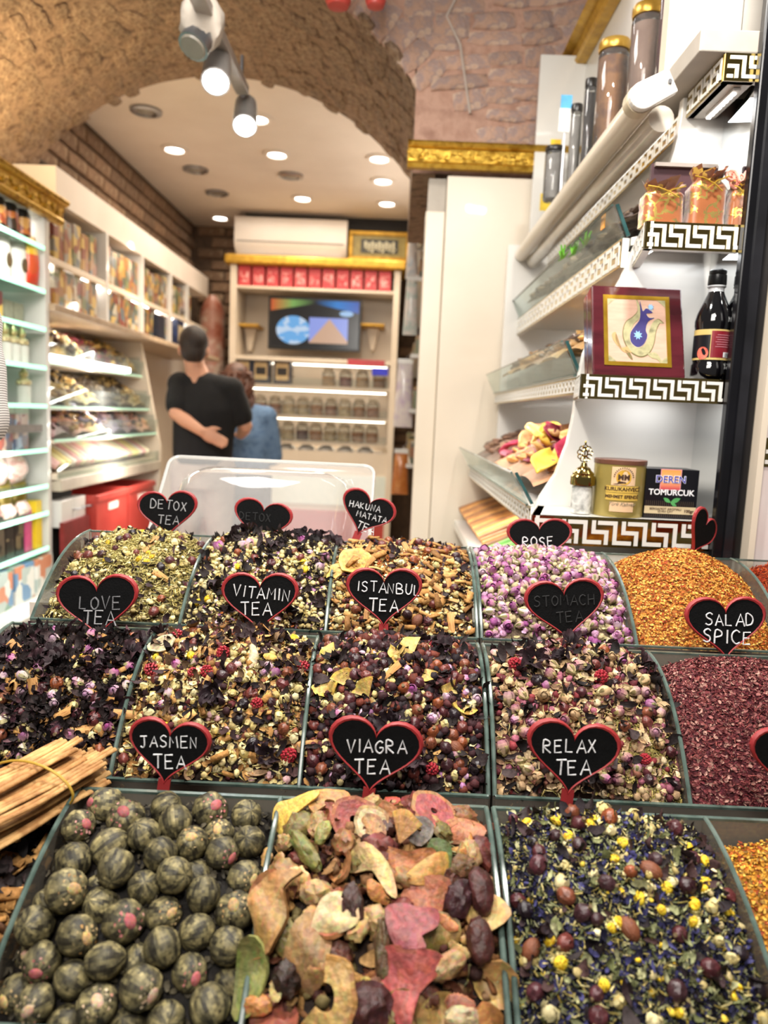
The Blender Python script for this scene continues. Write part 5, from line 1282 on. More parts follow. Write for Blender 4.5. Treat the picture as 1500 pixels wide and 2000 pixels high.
body_l = [(.50, .97), (.52, .80), (.44, .70), (.33, .62), (.28, .48), (.30, .33), (.40, .18), (.55, .12), (.68, .18), (.76, .32), (.80, .50), (.86, .62), (.92, .62), (.84, .68), (.76, .64), (.70, .52), (.66, .36), (.56, .25), (.44, .28), (.38, .42), (.44, .58), (.55, .70), (.57, .82)]
grow_ = lambda pts, k: [(x + (x - .55) * k, y + (y - .5) * k) for x, y in pts]
shape('olive_outline', spline(grow_(body_l, .05)), olive, .0004)
shape('sage_petals', spline(body_l), sage, .0007)
tul_in = [(.56, .95), (.60, .80), (.66, .84), (.76, .78), (.66, .76), (.70, .70), (.78, .70), (.68, .64), (.64, .52), (.66, .42), (.60, .30), (.50, .25), (.40, .32), (.39, .45), (.46, .56), (.54, .66), (.56, .78)]
shape('navy_outline', spline(grow_(tul_in, .035)), mat('cream_line', ['#b9a98c', '#c9baa0'], .4), .0008)
shape('navy_tulip', spline(tul_in), navy, .0010)
for (cx_, cy_, rr) in ((.51, .43, .075), (.73, .86, .055)):
    shape('sky_flower', [(cx_ + rr * (1 if k % 2 else .5) * math.cos(k * PI / 8), cy_ + rr * (1 if k % 2 else .5) * math.sin(k * PI / 8)) for k in range(16)], sky_i, .0013)
shape('stem_scroll', spline([(.46, .28), (.36, .26), (.22, .24), (.12, .34), (.10, .44), (.16, .46), (.15, .36), (.24, .20), (.36, .16), (.48, .22)]), mat('tan_inlay', ['#a08250', '#b29462'], .4), .0006)
shape('leaf_inlay', spline([(.30, .20), (.36, .10), (.42, .06), (.38, .16)]), olive, .0006)
shape('leaf_inlay', spline([(.66, .16), (.78, .18), (.86, .10), (.88, .02), (.80, .08), (.72, .10)]), sage, .0006)
for (a, b_) in ((0, 0), (1, 0), (1, 1), (0, 1)):
    sx, sy = (1 if a == 0 else -1), (1 if b_ == 0 else -1); shape('corner_inlay', [(a, b_), (a + sx * .2, b_), (a, b_ + sy * .16)], sage, .0005)
q = MB(); q.frame_box(cu_(-.035, .02) - n * .028, u, v, n, .004, Hb * .96, .02)
# pomegranate sauce bottle
p = at(1384, 728, YN + .034); h = at(1392, 528, YN + .034).z - zb2; R_ = (at(1420, 690, YN + .034).x - at(1350, 690, YN + .034).x) / 2
p = Vector((p.x, YN + .034, zb2 + .0008))
bt = thing('sauce_bottle', 'dark sauce bottle with black cap and red label on the middle niche shelf', 'bottle', p)
dark_liq = mat('dark_bottle', ['#060507', '#0b090c'], .06, spec=.8, coat=.7)
q = MB(); q.lathe([(.001, .002), (R_ * .82, 0), (R_ * .98, .006), (R_ * .98, h * .13), (R_ * .9, h * .15), (R_ * .93, h * .17), (R_ * .93, h * .46), (R_ * .97, h * .49), (R_ * .98, h * .53), (R_ * .9, h * .6), (R_ * .62, h * .72), (R_ * .46, h * .78), (R_ * .42, h * .8), (.001, h * .8)], 32, p); q.build('body', dark_liq, bt, smooth=50)
q = MB(); q.lathe([(R_ * .42, h * .8), (R_ * .41, h * .83), (R_ * .5, h * .845), (R_ * .5, h * .855), (R_ * .4, h * .86), (.001, h * .86)], 24, p); q.build('neck', mat('clear_neck', ['#b9bcbf', '#d5d7da'], .08, coat=.6), bt, smooth=35)
q = MB(); q.lathe([(.001, h * .861), (R_ * .47, h * .861), (R_ * .5, h * .87), (R_ * .48, h * .95), (R_ * .42, h * .955), (R_ * .46, h * .965), (R_ * .46, h * .99), (R_ * .4, h), (.001, h)], 24, p); q.build('cap', black_plastic, bt, smooth=35)
R2 = R_ * .935
curved([patch(-R_ * 1.9, R_ * 1.2, h * .175, h * .45, 20)], R2, p, 0, 'label', mat('label_gold', ['#b59a58', '#c6ad6c'], .4), bt, .0002)
curved([patch(-R_ * .38, R_ * 1.12, h * .195, h * .435, 12)], R2, p, 0, 'label_red', mat('label_red', ['#6d1420', '#84202c'], .35, scale=30), bt, .0005)
curved([patch(-R_ * 1.8, -R_ * .42, h * .195, h * .40, 12)], R2, p, 0, 'label_black', blk, bt, .0005)
q = MB(); q.prism([(R_ * .3 * math.cos(t), R_ * .34 * math.sin(t)) for t in [2 * PI * k / 20 for k in range(20)]], (-R_ * .78, h * .235, .0003), X3, Y3, Z3, .0003); curved([q.mesh('d', ink)], R2, p, 0, 'pomegranate_print', mat('pom_red', ['#c43a34', '#e0705c', '#b02a28'], .4, scale=90), bt, .0006)
q = MB(); xx = R_ * .38
for i in range(14):
    w_ = .0006 + .0005 * ((i * 7) % 3); q.grid(lambda a, b_: (xx + w_ * a, h * .205 + h * .035 * b_, .0004), 1, 1); xx += w_ + .0008
curved([patch(R_ * .32, R_ * 1.08, h * .2, h * .245, 6)], R2, p, 0, 'barcode_field', wink, bt, .0007)
curved([q.mesh('barcode', ink)], R2, p, 0, 'barcode', blk, bt, .001)
q = MB()
for i in range(6): q.grid(lambda a, b_: (-R_ * .1 + R_ * .8 * a - .002 * (i % 2), h * (.395 - .021 * i) + .0012 * b_, .0004), 6, 1)
curved([q.mesh('small_print', ink)], R2, p, 0, 'small_print', mat('pink_ink', ['#a0606a', '#b0707a'], .4), bt, .0008)

# organza gift sachets with gold print before a dark tray
def organza():
    m, N, L, B = new_mat('organza'); B.inputs['Roughness'].default_value = .35; B.inputs['Sheen Weight'].default_value = .6
    tc = N.new('ShaderNodeTexCoord'); v1 = N.new('ShaderNodeTexVoronoi'); v1.inputs['Scale'].default_value = 62; v1.feature = 'DISTANCE_TO_EDGE'
    n1 = N.new('ShaderNodeTexNoise'); n1.inputs['Scale'].default_value = 75; n1.inputs['Detail'].default_value = 2
    L.new(tc.outputs['Object'], n1.inputs[0])
    ad = N.new('ShaderNodeVectorMath'); ad.operation = 'ADD'; L.new(tc.outputs['Object'], ad.inputs[0])
    sc2 = N.new('ShaderNodeVectorMath'); sc2.operation = 'SCALE'; sc2.inputs['Scale'].default_value = .02; L.new(n1.outputs['Color'], sc2.inputs[0]); L.new(sc2.outputs[0], ad.inputs[1]); L.new(ad.outputs[0], v1.inputs['Vector'])
    n2 = N.new('ShaderNodeTexNoise'); n2.inputs['Scale'].default_value = 38; n2.inputs['Detail'].default_value = 1; L.new(tc.outputs['Object'], n2.inputs[0])
    lt = N.new('ShaderNodeMath'); lt.operation = 'LESS_THAN'; lt.inputs[1].default_value = .1; L.new(v1.outputs['Distance'], lt.inputs[0])
    gt = N.new('ShaderNodeMath'); gt.operation = 'GREATER_THAN'; gt.inputs[1].default_value = .44; L.new(n2.outputs['Fac'], gt.inputs[0])
    mu = N.new('ShaderNodeMath'); mu.operation = 'MULTIPLY'; L.new(lt.outputs[0], mu.inputs[0]); L.new(gt.outputs[0], mu.inputs[1])
    mx = N.new('ShaderNodeMix'); mx.data_type = 'RGBA'; L.new(mu.outputs[0], mx.inputs[0]); mx.inputs[6].default_value = hx4('#92501f'); mx.inputs[7].default_value = hx4('#e8c860')
    L.new(mx.outputs[2], B.inputs['Base Color']); L.new(mu.outputs[0], B.inputs['Metallic']); return m
org_m = organza(); cord = mat('gold_cord', ['#b08a28', '#d0aa44'], .35, .5)
z3 = zb3 + .001
tray_p = at(1330, 350, YN + .09)
r = thing('display_tray', 'dark shallow tray lid standing behind the orange sachets on the upper niche shelf', 'tray', (tray_p.x, YN + .1, z3))
x0, x1 = at(1272, 330, YN + .09).x, at(1402, 330, YN + .09).x; zt_ = at(1330, 322, YN + .09).z
q = MB(); q.bb(x0, x1, YN + .088, YN + .096, z3, zt_); q.build('back', mat('plum_card', ['#3a2026', '#4a2a30'], .5), r)
q = MB(); q.bb(x0 + .004, x1 - .004, YN + .08, YN + .0879, zt_ - .006, zt_); q.build('rim', mat('grey_rim', ['#8d837c', '#a0968e'], .4), r)
def sachet(px0, px1, pytop, pyb, dy, label, rose=False, tint=None):
    a, b_ = at(px0, pyb, YN + dy), at(px1, pyb, YN + dy); w = b_.x - a.x; h = at(px0, pytop, YN + dy).z - z3; d = .045
    c_ = Vector(((a.x + b_.x) / 2, YN + dy + d / 2, z3)); r = thing('gift_sachet', label, 'sachet', c_, 'orange sachets on the upper niche shelf')
    q = MB(); sd = px0
    def f(uu, vv):
        a_ = 2 * PI * uu; sq = 1 / max(abs(math.cos(a_)), abs(math.sin(a_))) ; k = min(sq, 1.25)
        t = min(1, vv / .82); wdt = 1 if vv < .82 else 1 - .35 * math.sin((vv - .82) / .18 * PI * .55)
        nz_ = 1 + .05 * fnoise((math.cos(a_) * 2, math.sin(a_) * 2, vv * 4 + sd), 1.5)
        return c_ + Vector((w / 2 * math.cos(a_) * k * .86 * wdt * nz_, d / 2 * math.sin(a_) * k * .86 * wdt * nz_, h * vv * .92))
    q.grid(f, 28, 14)
    q.add([f(i / 14, 1) for i in range(14)], [tuple(range(14))]); q.add([f(i / 14, 0) for i in range(14)], [tuple(range(14))])
    q.build('pouch', org_m if not tint else tint, r, smooth=60)
    q = MB()
    for k in range(10):  # gathered frill at the top
        a_ = k / 10 * 2 * PI; b0 = c_ + Vector((w * .28 * math.cos(a_), d * .3 * math.sin(a_), h * .86))
        e = b0 + Vector((w * .16 * math.cos(a_) + rnd.uniform(-.004, .004), d * .3 * math.sin(a_) - .004, h * rnd.uniform(.1, .24)))
        s2 = Vector((-math.sin(a_), math.cos(a_), .3)) * w * .13
        q.add([b0 - s2, b0 + s2, e + s2 * 1.2, e - s2 * .9], [(0, 1, 2, 3)])
    q.build('frill', org_m, r)
    q = MB(); y_ = c_.y - d * .52
    q.tube([Vector((c_.x - w * .42, y_, z3 + h * .88)), Vector((c_.x - w * .2, y_ - .003, z3 + h * .84)), Vector((c_.x + w * .05, y_ - .004, z3 + h * .74)), Vector((c_.x + w * .25, y_ - .004, z3 + h * .62))], .0012, 5)
    q.tube([Vector((c_.x + w * .4, y_, z3 + h * .9)), Vector((c_.x + w * .1, y_ - .003, z3 + h * .8)), Vector((c_.x - w * .1, y_ - .004, z3 + h * .66))], .0012, 5)
    q.build('cord', cord, r, smooth=True)
    if rose:
        q = MB()
        for k in range(5):
            cc = c_ + Vector((rnd.uniform(-.5, .5) * w, -.01 + rnd.uniform(-.006, .01), h * rnd.uniform(.95, 1.15)))
            pts = [cc + Vector((.011 * (1 - t / 16) * math.cos(t * .9), .004 * math.sin(t), .011 * (1 - t / 16) * math.sin(t * .9))) for t in range(14)]
            q.tube(pts, .0028, 6)
        q.build('ribbon_roses', mat('coral_ribbon', ['#cf7a66', '#dd9482'], .4), r, smooth=True)
sachet(1252, 1342, 352, 437, .022, 'orange gold-printed sachet at the open left end of the upper niche shelf')
sachet(1343, 1424, 330, 428, .02, 'orange gold-printed sachet in the middle of the upper niche shelf')
sachet(1426, 1460, 352, 420, .02, 'narrow orange sachet with coral ribbon roses beside the black frame', True)
sachet(1462, 1490, 352, 418, .03, 'orange sachet mostly behind the black frame', True)

# ---- the long bank of sloped glass trays behind the end panel
rb = thing('tray_bank', 'white wall unit of sloped glass trays and jars along the right wall', 'wall unit', (.5, 2.0, 0))
b = MB(); b.bb(.66, .68, YE + .02, YF, .5, 2.75); b.build('back_panel', white, rb)
b = MB(); b.bb(.35, .66, YF - .02, YF, .5, zl_ - .04); b.build('far_panel', white, rb)
S_ = YE / 1.27
def bx_(px, py): p = at(px, py, YE); return p.x, p.z
# fascia with meander under the ledge, facing the aisle
x_, z_ = bx_(1335, 215); x2, z2 = bx_(1325, 262)
key_band(rb, (x_, YF - .02, z2), -Y3, Z3, NX, YF - YE - .03, z_ - z2)
b = MB(); b.bb(x_ + .002, .66, YE + .02, YF - .02, z2 + .025, z2 + .035); b.build('lamp_board', white, rb)
b = MB(); b.bb(.62, .632, YE + .05, YF - .1, z2 + .015, z2 + .024); b.build('led_strip', led_white, rb)
rows = [((1227, 458), (1205, 395), (1215, 520)), ((1132, 731), (1105, 665), (1130, 770)), ((1037, 987), (1005, 925), (1036, 1030))]
names = ('upper', 'middle', 'lower')
dried = [['#6b5a4a', '#4d4038', '#8a7a66'], ['#8a6a40', '#b08a55', '#6e4e30'], ['#8a3a4c', '#c9803a', '#b08a5a']]
def lumps(name, fn, n, mats, s0, s1, seedv, label, group, cat, flat=.5):
    q = MB(); r = np.random.default_rng(seedv)
    q.grid(fn, 10, 8)
    for _ in range(n):
        p = Vector(fn(.1 + .8 * r.random(), .08 + .84 * r.random())); s = r.uniform(s0, s1)
        M = Matrix.Rotation(r.random() * 6, 3, 'Z') @ Matrix.Rotation(r.uniform(-.7, .7), 3, 'X')
        q.ball(p + Z3 * s * .25, (s, s * r.uniform(.5, 1), s * flat * r.uniform(.4, 1)), 6, 4, int(r.random() * len(mats)), M)
    return tag(q.build(name, mats, None, smooth=True), label, cat, group, 'stuff')
for i, (lo, tp, fl_) in enumerate(rows):
    (xa, za), (xb, zb_), (xf, zf) = bx_(*lo), bx_(*tp), bx_(*fl_)
    xbk = .655; zbk = za + .16
    b = MB(); b.add([(xa + .012, YE + .02, za), (xbk, YE + .02, za + .06), (xbk, YF - .02, za + .06), (xa + .012, YF - .02, za)] + [(xa + .012, YE + .02, za - .014), (xbk, YE + .02, za + .046), (xbk, YF - .02, za + .046), (xa + .012, YF - .02, za - .014)], [(0, 1, 2, 3), (7, 6, 5, 4), (0, 4, 5, 1), (1, 5, 6, 2), (2, 6, 7, 3), (3, 7, 4, 0)]); b.build('tray_board', white, rb)
    v = Vector((xb - xa, 0, zb_ - za)); ln = v.length; v.normalize(); n = Vector((-v.z, 0, v.x))
    if n.x > 0: n = -n
    b = MB(); b.frame_box((xa, YE + .02, za), Y3, v, n, YF - YE - .04, ln, .004); b.build('glass_front', mat_glass('front_glass', (.9, .95, .93), haze=.05, refl=.3) if 'front_glass' not in MATS else MATS['front_glass'], rb)
    b = MB(); b.frame_box(Vector((xa, YE + .02, za)) + v * ln, Y3, v, n, YF - YE - .04, .003, .0045); b.frame_box(Vector((xa - .001, YE + .02, za - .002)), Y3, v, n, YF - YE - .04, .004, .005); b.build('glass_rim', glass_edge, rb)
    b = MB(); b.frame_box((xa + .002, YE + .019, za), v, Vector((1, 0, .35)).normalized(), -Y3, ln, .006, .005); b.build('glass_end', mat('glass_green', ['#1f3d3c', '#35595a'], .1, coat=.5) if 'glass_green' not in MATS else MATS['glass_green'], rb)
    key_band(rb, (xf if i else xf, YF - .02, min(zf, za - .012)), -Y3, Z3, NX, YF - YE - .03, abs(za - zf) - .004)
    b = MB(); b.bb(.62, .632, YE + .05, YF - .1, zf + .012, zf + .02); b.build('led_strip', led_white, rb)
    b = MB(); b.bb(xf + .002, .66, YE + .02, YF - .02, zf + .021, zf + .03); b.build('lamp_board', white, rb)
    area_light('bank_lamp', (xf + .03, 2.0, zf - .02), .03, 1.6, (1, .97, .93), (xf + .08, 2.0, zf - .3), 1.0)
    nc = 5
    for k in range(nc):
        y0 = YE + .05 + (YF - YE - .09) * k / nc; y1 = y0 + (YF - YE - .09) / nc - .012
        if k: b = MB(); b.bb(xa + .004, xbk, y0 - .006, y0 - .002, za + .004, zb_ - .004); b.build('divider', glass, rb)
        cc = dried[i]; bulge = (.0, .02, .035)[i]
        fn = lambda uu, vv, y0=y0, y1=y1: (xa + .012 + (xbk - xa - .03) * vv, y0 + (y1 - y0) * uu, za + .008 + ln * (.45 if i < 2 else .12) + (zbk - za) * vv * .5 + (ln * .55 + bulge) * math.sin(PI * (.12 + .76 * vv)) * math.sin(PI * (.1 + .8 * uu)) ** .5)
        pal_ = [cc[k % 3], cc[(k + 1) % 3], '#4a3a30'] if i != 2 else ['#9a7050', '#b8834a', '#7d3a48'] if k < 3 else ['#6e5648', '#8a6a58', '#a08068']
        lumps('dried_fruit_heap', fn, 90, [sw(c_) for c_ in pal_], .012, .024, 300 + i * 10 + k, 'heap of dried fruit in the %s right glass tray, %s compartment from the niche' % (names[i], ('first', 'second', 'third', 'fourth', 'fifth')[k]), 'dried fruit in the right trays', 'dried fruit')
        if i == 2 and k < 3:
            for j in range(7):
                q = MB(); rr = rnd.uniform(.022, .032)
                q.grid(lambda a, c2: (rr * (2 * a - 1) * math.sqrt(max(.05, 1 - (2 * c2 - 1) ** 2)), rr * 1.5 * (2 * c2 - 1), .012 * ((2 * a - 1) ** 2) + .004 * math.sin(6 * c2 + j)), 6, 6)
                col_ = ['#d9962e', '#c9a070', '#a0304a', '#e0b04a', '#b98a62', '#8a2a40', '#d9a86a'][(j + 2 * k) % 7]
                p = Vector(fn(rnd.uniform(.08, .92), rnd.uniform(.04, .5))) + Z3 * .02
                o = q.build('dried_slice', sw(col_), None, smooth=True); o.location = p; o.rotation_euler = (rnd.uniform(-.6, .6), rnd.uniform(-.9, .1), rnd.random() * 3)
                so = o.modifiers.new('t', 'SOLIDIFY'); so.thickness = .003
                tag(o, {'#d9962e': 'orange', '#e0b04a': 'yellow', '#a0304a': 'crimson', '#8a2a40': 'dark red'}.get(col_, 'pale tan') + ' dried fruit slice in the lower right glass tray, %s compartment' % ('first', 'second', 'third')[k], 'fruit slice', 'fruit slices in the lower right tray')
# orange tag and green herbs in the upper tray front
p = at(1178, 432, 1.62); q = MB(); q.bb(-.001, .001, -.012, .012, -.014, .014); o = q.build('price_flag', mat('orange_card', ['#e08a1a', '#ee9e2c'], .4)); o.location = at(1178, 433, 1.50); tag(o, 'small orange card on the front of the upper right glass tray', 'card')
for px, py, Y in ((1120, 497, 1.72), (1098, 505, 1.78), (1142, 478, 1.66)):
    p = at(px, py, Y); q = MB()
    for k in range(7):
        a = k * .9; d = Vector((rnd.uniform(-.3, .3), math.cos(a), abs(math.sin(a)) * .8)).normalized(); s2 = Vector((1, 0, 0)) * .004
        q.add([p - s2, p + s2, p + d * .03 + s2 * .4, p + d * .03 - s2 * .4], [(0, 1, 2, 3)])
    tag(q.build('herb_sprig', mat('fresh_green', ['#5fa82a', '#7ec244'], .5) if 'fresh_green' not in MATS else MATS['fresh_green']), 'bright green herb sprig at the front of the upper right glass tray', 'herb', 'herb sprigs on the upper right tray')
# bottom tray of brown sticks and green strips
xz, zz_ = bx_(950, 1060)
for j in range(26):
    y = YE + .15 + j * .042; p = Vector((.24, y, .985)); p2 = Vector((.56, y + rnd.uniform(-.06, .06), 1.075 + rnd.uniform(-.01, .02))); q = MB()
    q.tube([p + (p2 - p) * (t / 5) + Z3 * .012 * math.sin(PI * t / 5) for t in range(6)], [.01, .013, .014, .014, .013, .01], 7)
    gr = j in (3, 4, 5, 6)
    tag(q.build('dried_stick', sw(['#a9713a', '#8a5a30', '#c08a4a'][j % 3]) if not gr else sw(['#6fae52', '#8fc46a'][j % 2]), None, smooth=True), ('bright green' if gr else 'brown') + ' stick of fruit leather in the lowest tray of the right wall', 'fruit stick', ('green' if gr else 'brown') + ' sticks in the lowest right tray')
b = MB(); b.bb(.22, .66, YE + .02, YF - .02, .93, .955); b.build('tray_board', white, rb)
# two roller tubes with the end bracket
def roller(px0, py0, r_, nm, Y0, m):
    a = at(px0, py0, Y0); q = MB(); q.tube([a, Vector((a.x, YF - .03, a.z))], r_, 18); return q.build(nm, m, rl, smooth=35), a
p = at(1290, 175, 1.30); rl = thing('roller_blind', 'pair of cream roller tubes on a white bracket along the right tray bank', 'roller blind', p)
roller(1255, 197, .0215, 'upper_tube', 1.34, cream); roller(1292, 232, .0215, 'lower_tube', 1.36, mat('clear_film', ['#cfc5b6', '#ddd4c6'], .15, coat=.6))
c1 = at(1250, 195, 1.33); q = MB(); q.tube([(c1.x, 1.325, c1.z), (c1.x, 1.35, c1.z)], .0235, 18); q.build('end_cap', mat('bone_plastic', ['#b5a68c', '#c6b89e'], .35), rl, smooth=35)
c2 = at(1312, 160, 1.32); q = MB(); uu = (c2 - c1); uu.y = 0; L_ = uu.length; uu.normalize(); vv = Vector((-uu.z, 0, uu.x))
pl_ = [(math.cos(t) * .022, math.sin(t) * .022) for t in [PI / 2 + PI * k / 10 for k in range(11)]] + [(L_, -.02), (L_, .02)]
q.prism(pl_, (c1.x, 1.326, c1.z), uu, vv, NY, .016); q.build('bracket', white, rl, bevel=.003)
q = MB(); q.tube([c2 - uu * .008 + NY * .0 + Vector((0, 1.309 - c2.y, 0)), c2 - uu * .008 + Vector((0, 1.306 - c2.y, 0))], .0035, 8); q.build('screw', metal_grey, rl)
# jars on the ledge
spice = {'red': ['#4a1a24', '#6a2a34'], 'pinkbrown': ['#8a6a5c', '#a08272'], 'brown': ['#7a4a26', '#96622f', '#66391c'], 'grey': ['#8d8682', '#a8a19c'], 'dark': ['#2c2422', '#443834']}
def tall_jar(px0, px1, pyt, Y, kind, lid, label):
    a, b_ = at(px0, 200, Y), at(px1, 200, Y); r_ = (b_.x - a.x) / 2; c_ = Vector(((a.x + b_.x) / 2, Y, zl_ + .001)); top = at((px0 + px1) / 2, pyt, Y).z; h = top - c_.z
    r = thing('spice_jar', label, 'jar', c_, 'spice jars on the right ledge')
    q = MB(); q.lathe([(.001, .004), (r_ * .95, .004), (r_ * .95, h * .84), (.001, h * .86)], 24, c_); q.build('contents', mat('jar_' + kind, spice[kind], .7, scale=25, bump=.3) if 'jar_' + kind not in MATS else MATS['jar_' + kind], r, smooth=35)
    q = MB(); q.lathe([(r_ * .9, 0), (r_, .006), (r_, h * .86), (r_ * .9, h * .9)], 24, c_); q.build('glass', mat_glass('jar_clear', (.95, .96, .95), haze=.06, refl=1.3) if 'jar_clear' not in MATS else MATS['jar_clear'], r, smooth=35)
    q = MB(); q.lathe([(.001, h * .905), (r_ * 1.0, h * .905), (r_ * 1.04, h * .925), (r_ * 1.04, h * .975), (r_ * .97, h), (.001, h)], 24, c_); q.build('lid', mat('lid_' + lid, {'gold': ['#a87f2c', '#c9a04a'], 'black': ['#14110f', '#241e1a'], 'brown': ['#5a4632', '#6e5840']}[lid], .3, .6 if lid == 'gold' else 0) if 'lid_' + lid not in MATS else MATS['lid_' + lid], r, smooth=35)
tall_jar(1275, 1334, -40, 1.53, 'red', 'gold', 'jar of dark red spice on the right ledge, behind the upper end panel')
tall_jar(1223, 1283, 12, 1.66, 'pinkbrown', 'gold', 'tall jar of pinkish brown spice with a gold lid on the right ledge')
tall_jar(1163, 1222, 82, 1.80, 'brown', 'gold', 'tall jar of brown spice with a gold lid on the right ledge')
tall_jar(1141, 1164, 155, 1.92, 'dark', 'black', 'narrow dark jar with a black lid on the right ledge')
tall_jar(1117, 1139, 205, 2.04, 'grey', 'black', 'narrow grey jar with a black lid on the right ledge')
tall_jar(1072, 1110, 288, 2.2, 'grey', 'black', 'wide grey jar with a black lid at the far end of the right ledge')
# upper white wall board with gilt trim, flasks and tags on it
b = MB(); b.bb(.56, .575, YE + .03, YF - .021, zl_ + .001, 2.75); b.build('upper_board', white, rb)
xr0 = at(1049, 200, YF).x
b = MB(); b.bb(xr0, .575, YF - .02, YF, zl_ + .001, at(1052, 112, YF).z); b.build('return_panel', white, rb)
moulding('gilt_trim', (.559, YF + .05, at(1060, 88, YF).z), (.559, 1.6, at(1060, 88, YF).z), NX, .06, gold_paint, 'narrow gilt moulding above the jars at the top of the right tray bank', carve=False, depth=.06)
area_light('jar_lamp', (.53, 2.0, 2.42), .03, 1.2, (1, .97, .92), (.55, 2.0, 1.9), .9)
for px, py, Y, m_, w, h, lb in [(1195, 60, 1.95, 'gold', .05, .22, 'gold topped flask on the upper right board behind the jars'), (1165, 70, 2.05, 'dark', .035, .2, 'narrow brown flask on the upper right board beside the gold one')]:
    p = at(px, py + 45, Y); place(bottle_proto(h, w / 2, MATS['case_back'] if m_ == 'gold' else MATS['jar_dark'], gold_cap), 'tall_flask', (p.x, p.y, zl_ + .0), 0, lb, 'bottle')
for i, (px, py, Y, c2, w, h) in enumerate([(1106, 205, 2.15, '#4f9ac4', .03, .05), (1106, 235, 2.15, '#e6e2d8', .04, .06), (1085, 290, 2.3, '#dfae2c', .03, .05), (1092, 330, 2.25, '#e9e6de', .05, .07), (1066, 395, 2.4, '#d8b43a', .035, .05), (1072, 345, 2.4, '#e3b52a', .03, .03)]):
    p = at(px, py, Y); q = MB(); q.box(p, (w, .002, h)); tg = tag(q.build('price_tag', sw(c2)), {0: 'blue', 1: 'white', 2: 'amber', 3: 'wide white', 4: 'dull yellow', 5: 'small yellow'}[i] + ' price tag among the jars of the right ledge', 'price tag')
    q = MB(); q.tube([(p.x, p.y + .003, p.z - h / 2), (p.x, p.y + .003, zl_ + .001)], .0015, 5); link('tag_stem', q.mesh('tag_stem', metal_grey), tg)
# right-hand shelves of the back room: a lit edge with goods and hanging pouches
rs = thing('side_shelves', 'white lit shelves along the right side of the back room behind the column', 'shelves', (.3, 4.8, 0))
xs0 = at(806, 420, 4.2).x
b = MB(); b.bb(.5, .52, 3.9, 5.9, 0, 2.5); b.build('back_panel', cabm, rs)
for py in (400, 445, 505, 560, 700, 800, 900):
    z = at(806, py, 4.2).z; b = MB(); b.bb(xs0 + .02, .5, 3.9, 5.9, z - .02, z); b.build('shelf', white, rs)
    n = 5
    for k in range(n):
        q = box_proto(.12, .09, rnd.uniform(.08, .13), spice_box); 
        if py > 430: place(q, 'shelf_carton', (xs0 + .09, 4.0 + .34 * k, z), 0, 'small printed carton on the right shelves of the back room behind the column', 'carton', 'cartons on the right back shelves')
b = MB(); b.bb(xs0 + .03, xs0 + .05, 3.95, 5.8, at(806, 360, 4.2).z, at(806, 345, 4.2).z); b.build('led_strip', led_white, rs)
b = MB(); b.bb(xs0 + .02, .5, 3.9, 3.92, at(806, 405, 4.2).z, at(806, 345, 4.2).z); b.build('lit_panel', mat_emit('lit_panel', (1, .98, .95), 1.6), rs)
for px, py, w, h, c2, nm in [(803, 600, .075, .28, '#a9c4bd', 'pale green pouch hanging beside the column at the television height'), (789, 772, .1, .33, '#cbb6c9', 'lilac printed pouch hanging low beside the column'), (782, 925, .09, .22, '#d08a4a', 'orange pouch hanging lowest beside the column'), (805, 505, .06, .2, '#b7bfc6', 'grey blue pouch hanging highest beside the column')]:
    p = at(px, py, 3.95); r = thing('hanging_pouch', nm, 'pouch', p, 'pouches hanging beside the column')
    m2 = mat('pouch' + c2, [c2, '#e6dcd6' if c2 != '#d08a4a' else '#b0642a', c2], .3, scale=14, coat=.4)
    P_ = pouch_proto(w * 1.0, .05, h, m2); me = P_[0][1]; me.transform(Matrix.Translation(p - Z3 * h / 2) @ Matrix.Rotation(PI / 2, 4, 'Z')); link('bag', me, r)
    q = MB(); q.bb(p.x - w * .4, p.x + w * .4, p.y - .004, p.y + .004, p.z + h / 2 - .004, p.z + h / 2 + .02); q.build('header', white, r)
    q = MB(); q.tube([p + Z3 * (h / 2 + .02), Vector((xs0 + .03, p.y + .03, p.z + h / 2 + .06))], .002, 5); q.build('hook', metal_grey, r)

# ================================================================== THE TEA COUNTER
# rows: (front y, front z, back y, back z of the glass); the heaps follow the curved glass
ROWS = {3: (.985, 1.008, 1.185, 1.098), 2: (.765, .900, .935, 1.016), 1: (.50, .842, .69, .927)}
COLX = {3: [-.478, -.278, -.080, .125, .131, .340, .545, .75], 2: [-.478, -.290, -.085, .119, .126, .336, .545, .75], 1: [-.50, -.291, -.094, .106, .113, .318, .53, .73]}
PW = {3: 2.3, 2: 2.2, 1: 1.7}
def prof(r, t): 
    yf, zf, yb, zb = ROWS[r]; t = min(1, max(0, t)); return zf + (zb - zf) * (1 - (1 - t) ** PW[r])
ct = thing('market_counter', 'stepped wooden counter carrying the glass tea bins', 'counter', (0, .85, 0))
b = MB()
for (y0, y1, z1) in ((.45, .735, .735), (.736, .96, .80), (.961, 1.215, .90)):
    b = MB(); b.bb(-.75, .95, y0, y1, .0, z1); b.build('step', wood, ct, bevel=.004)
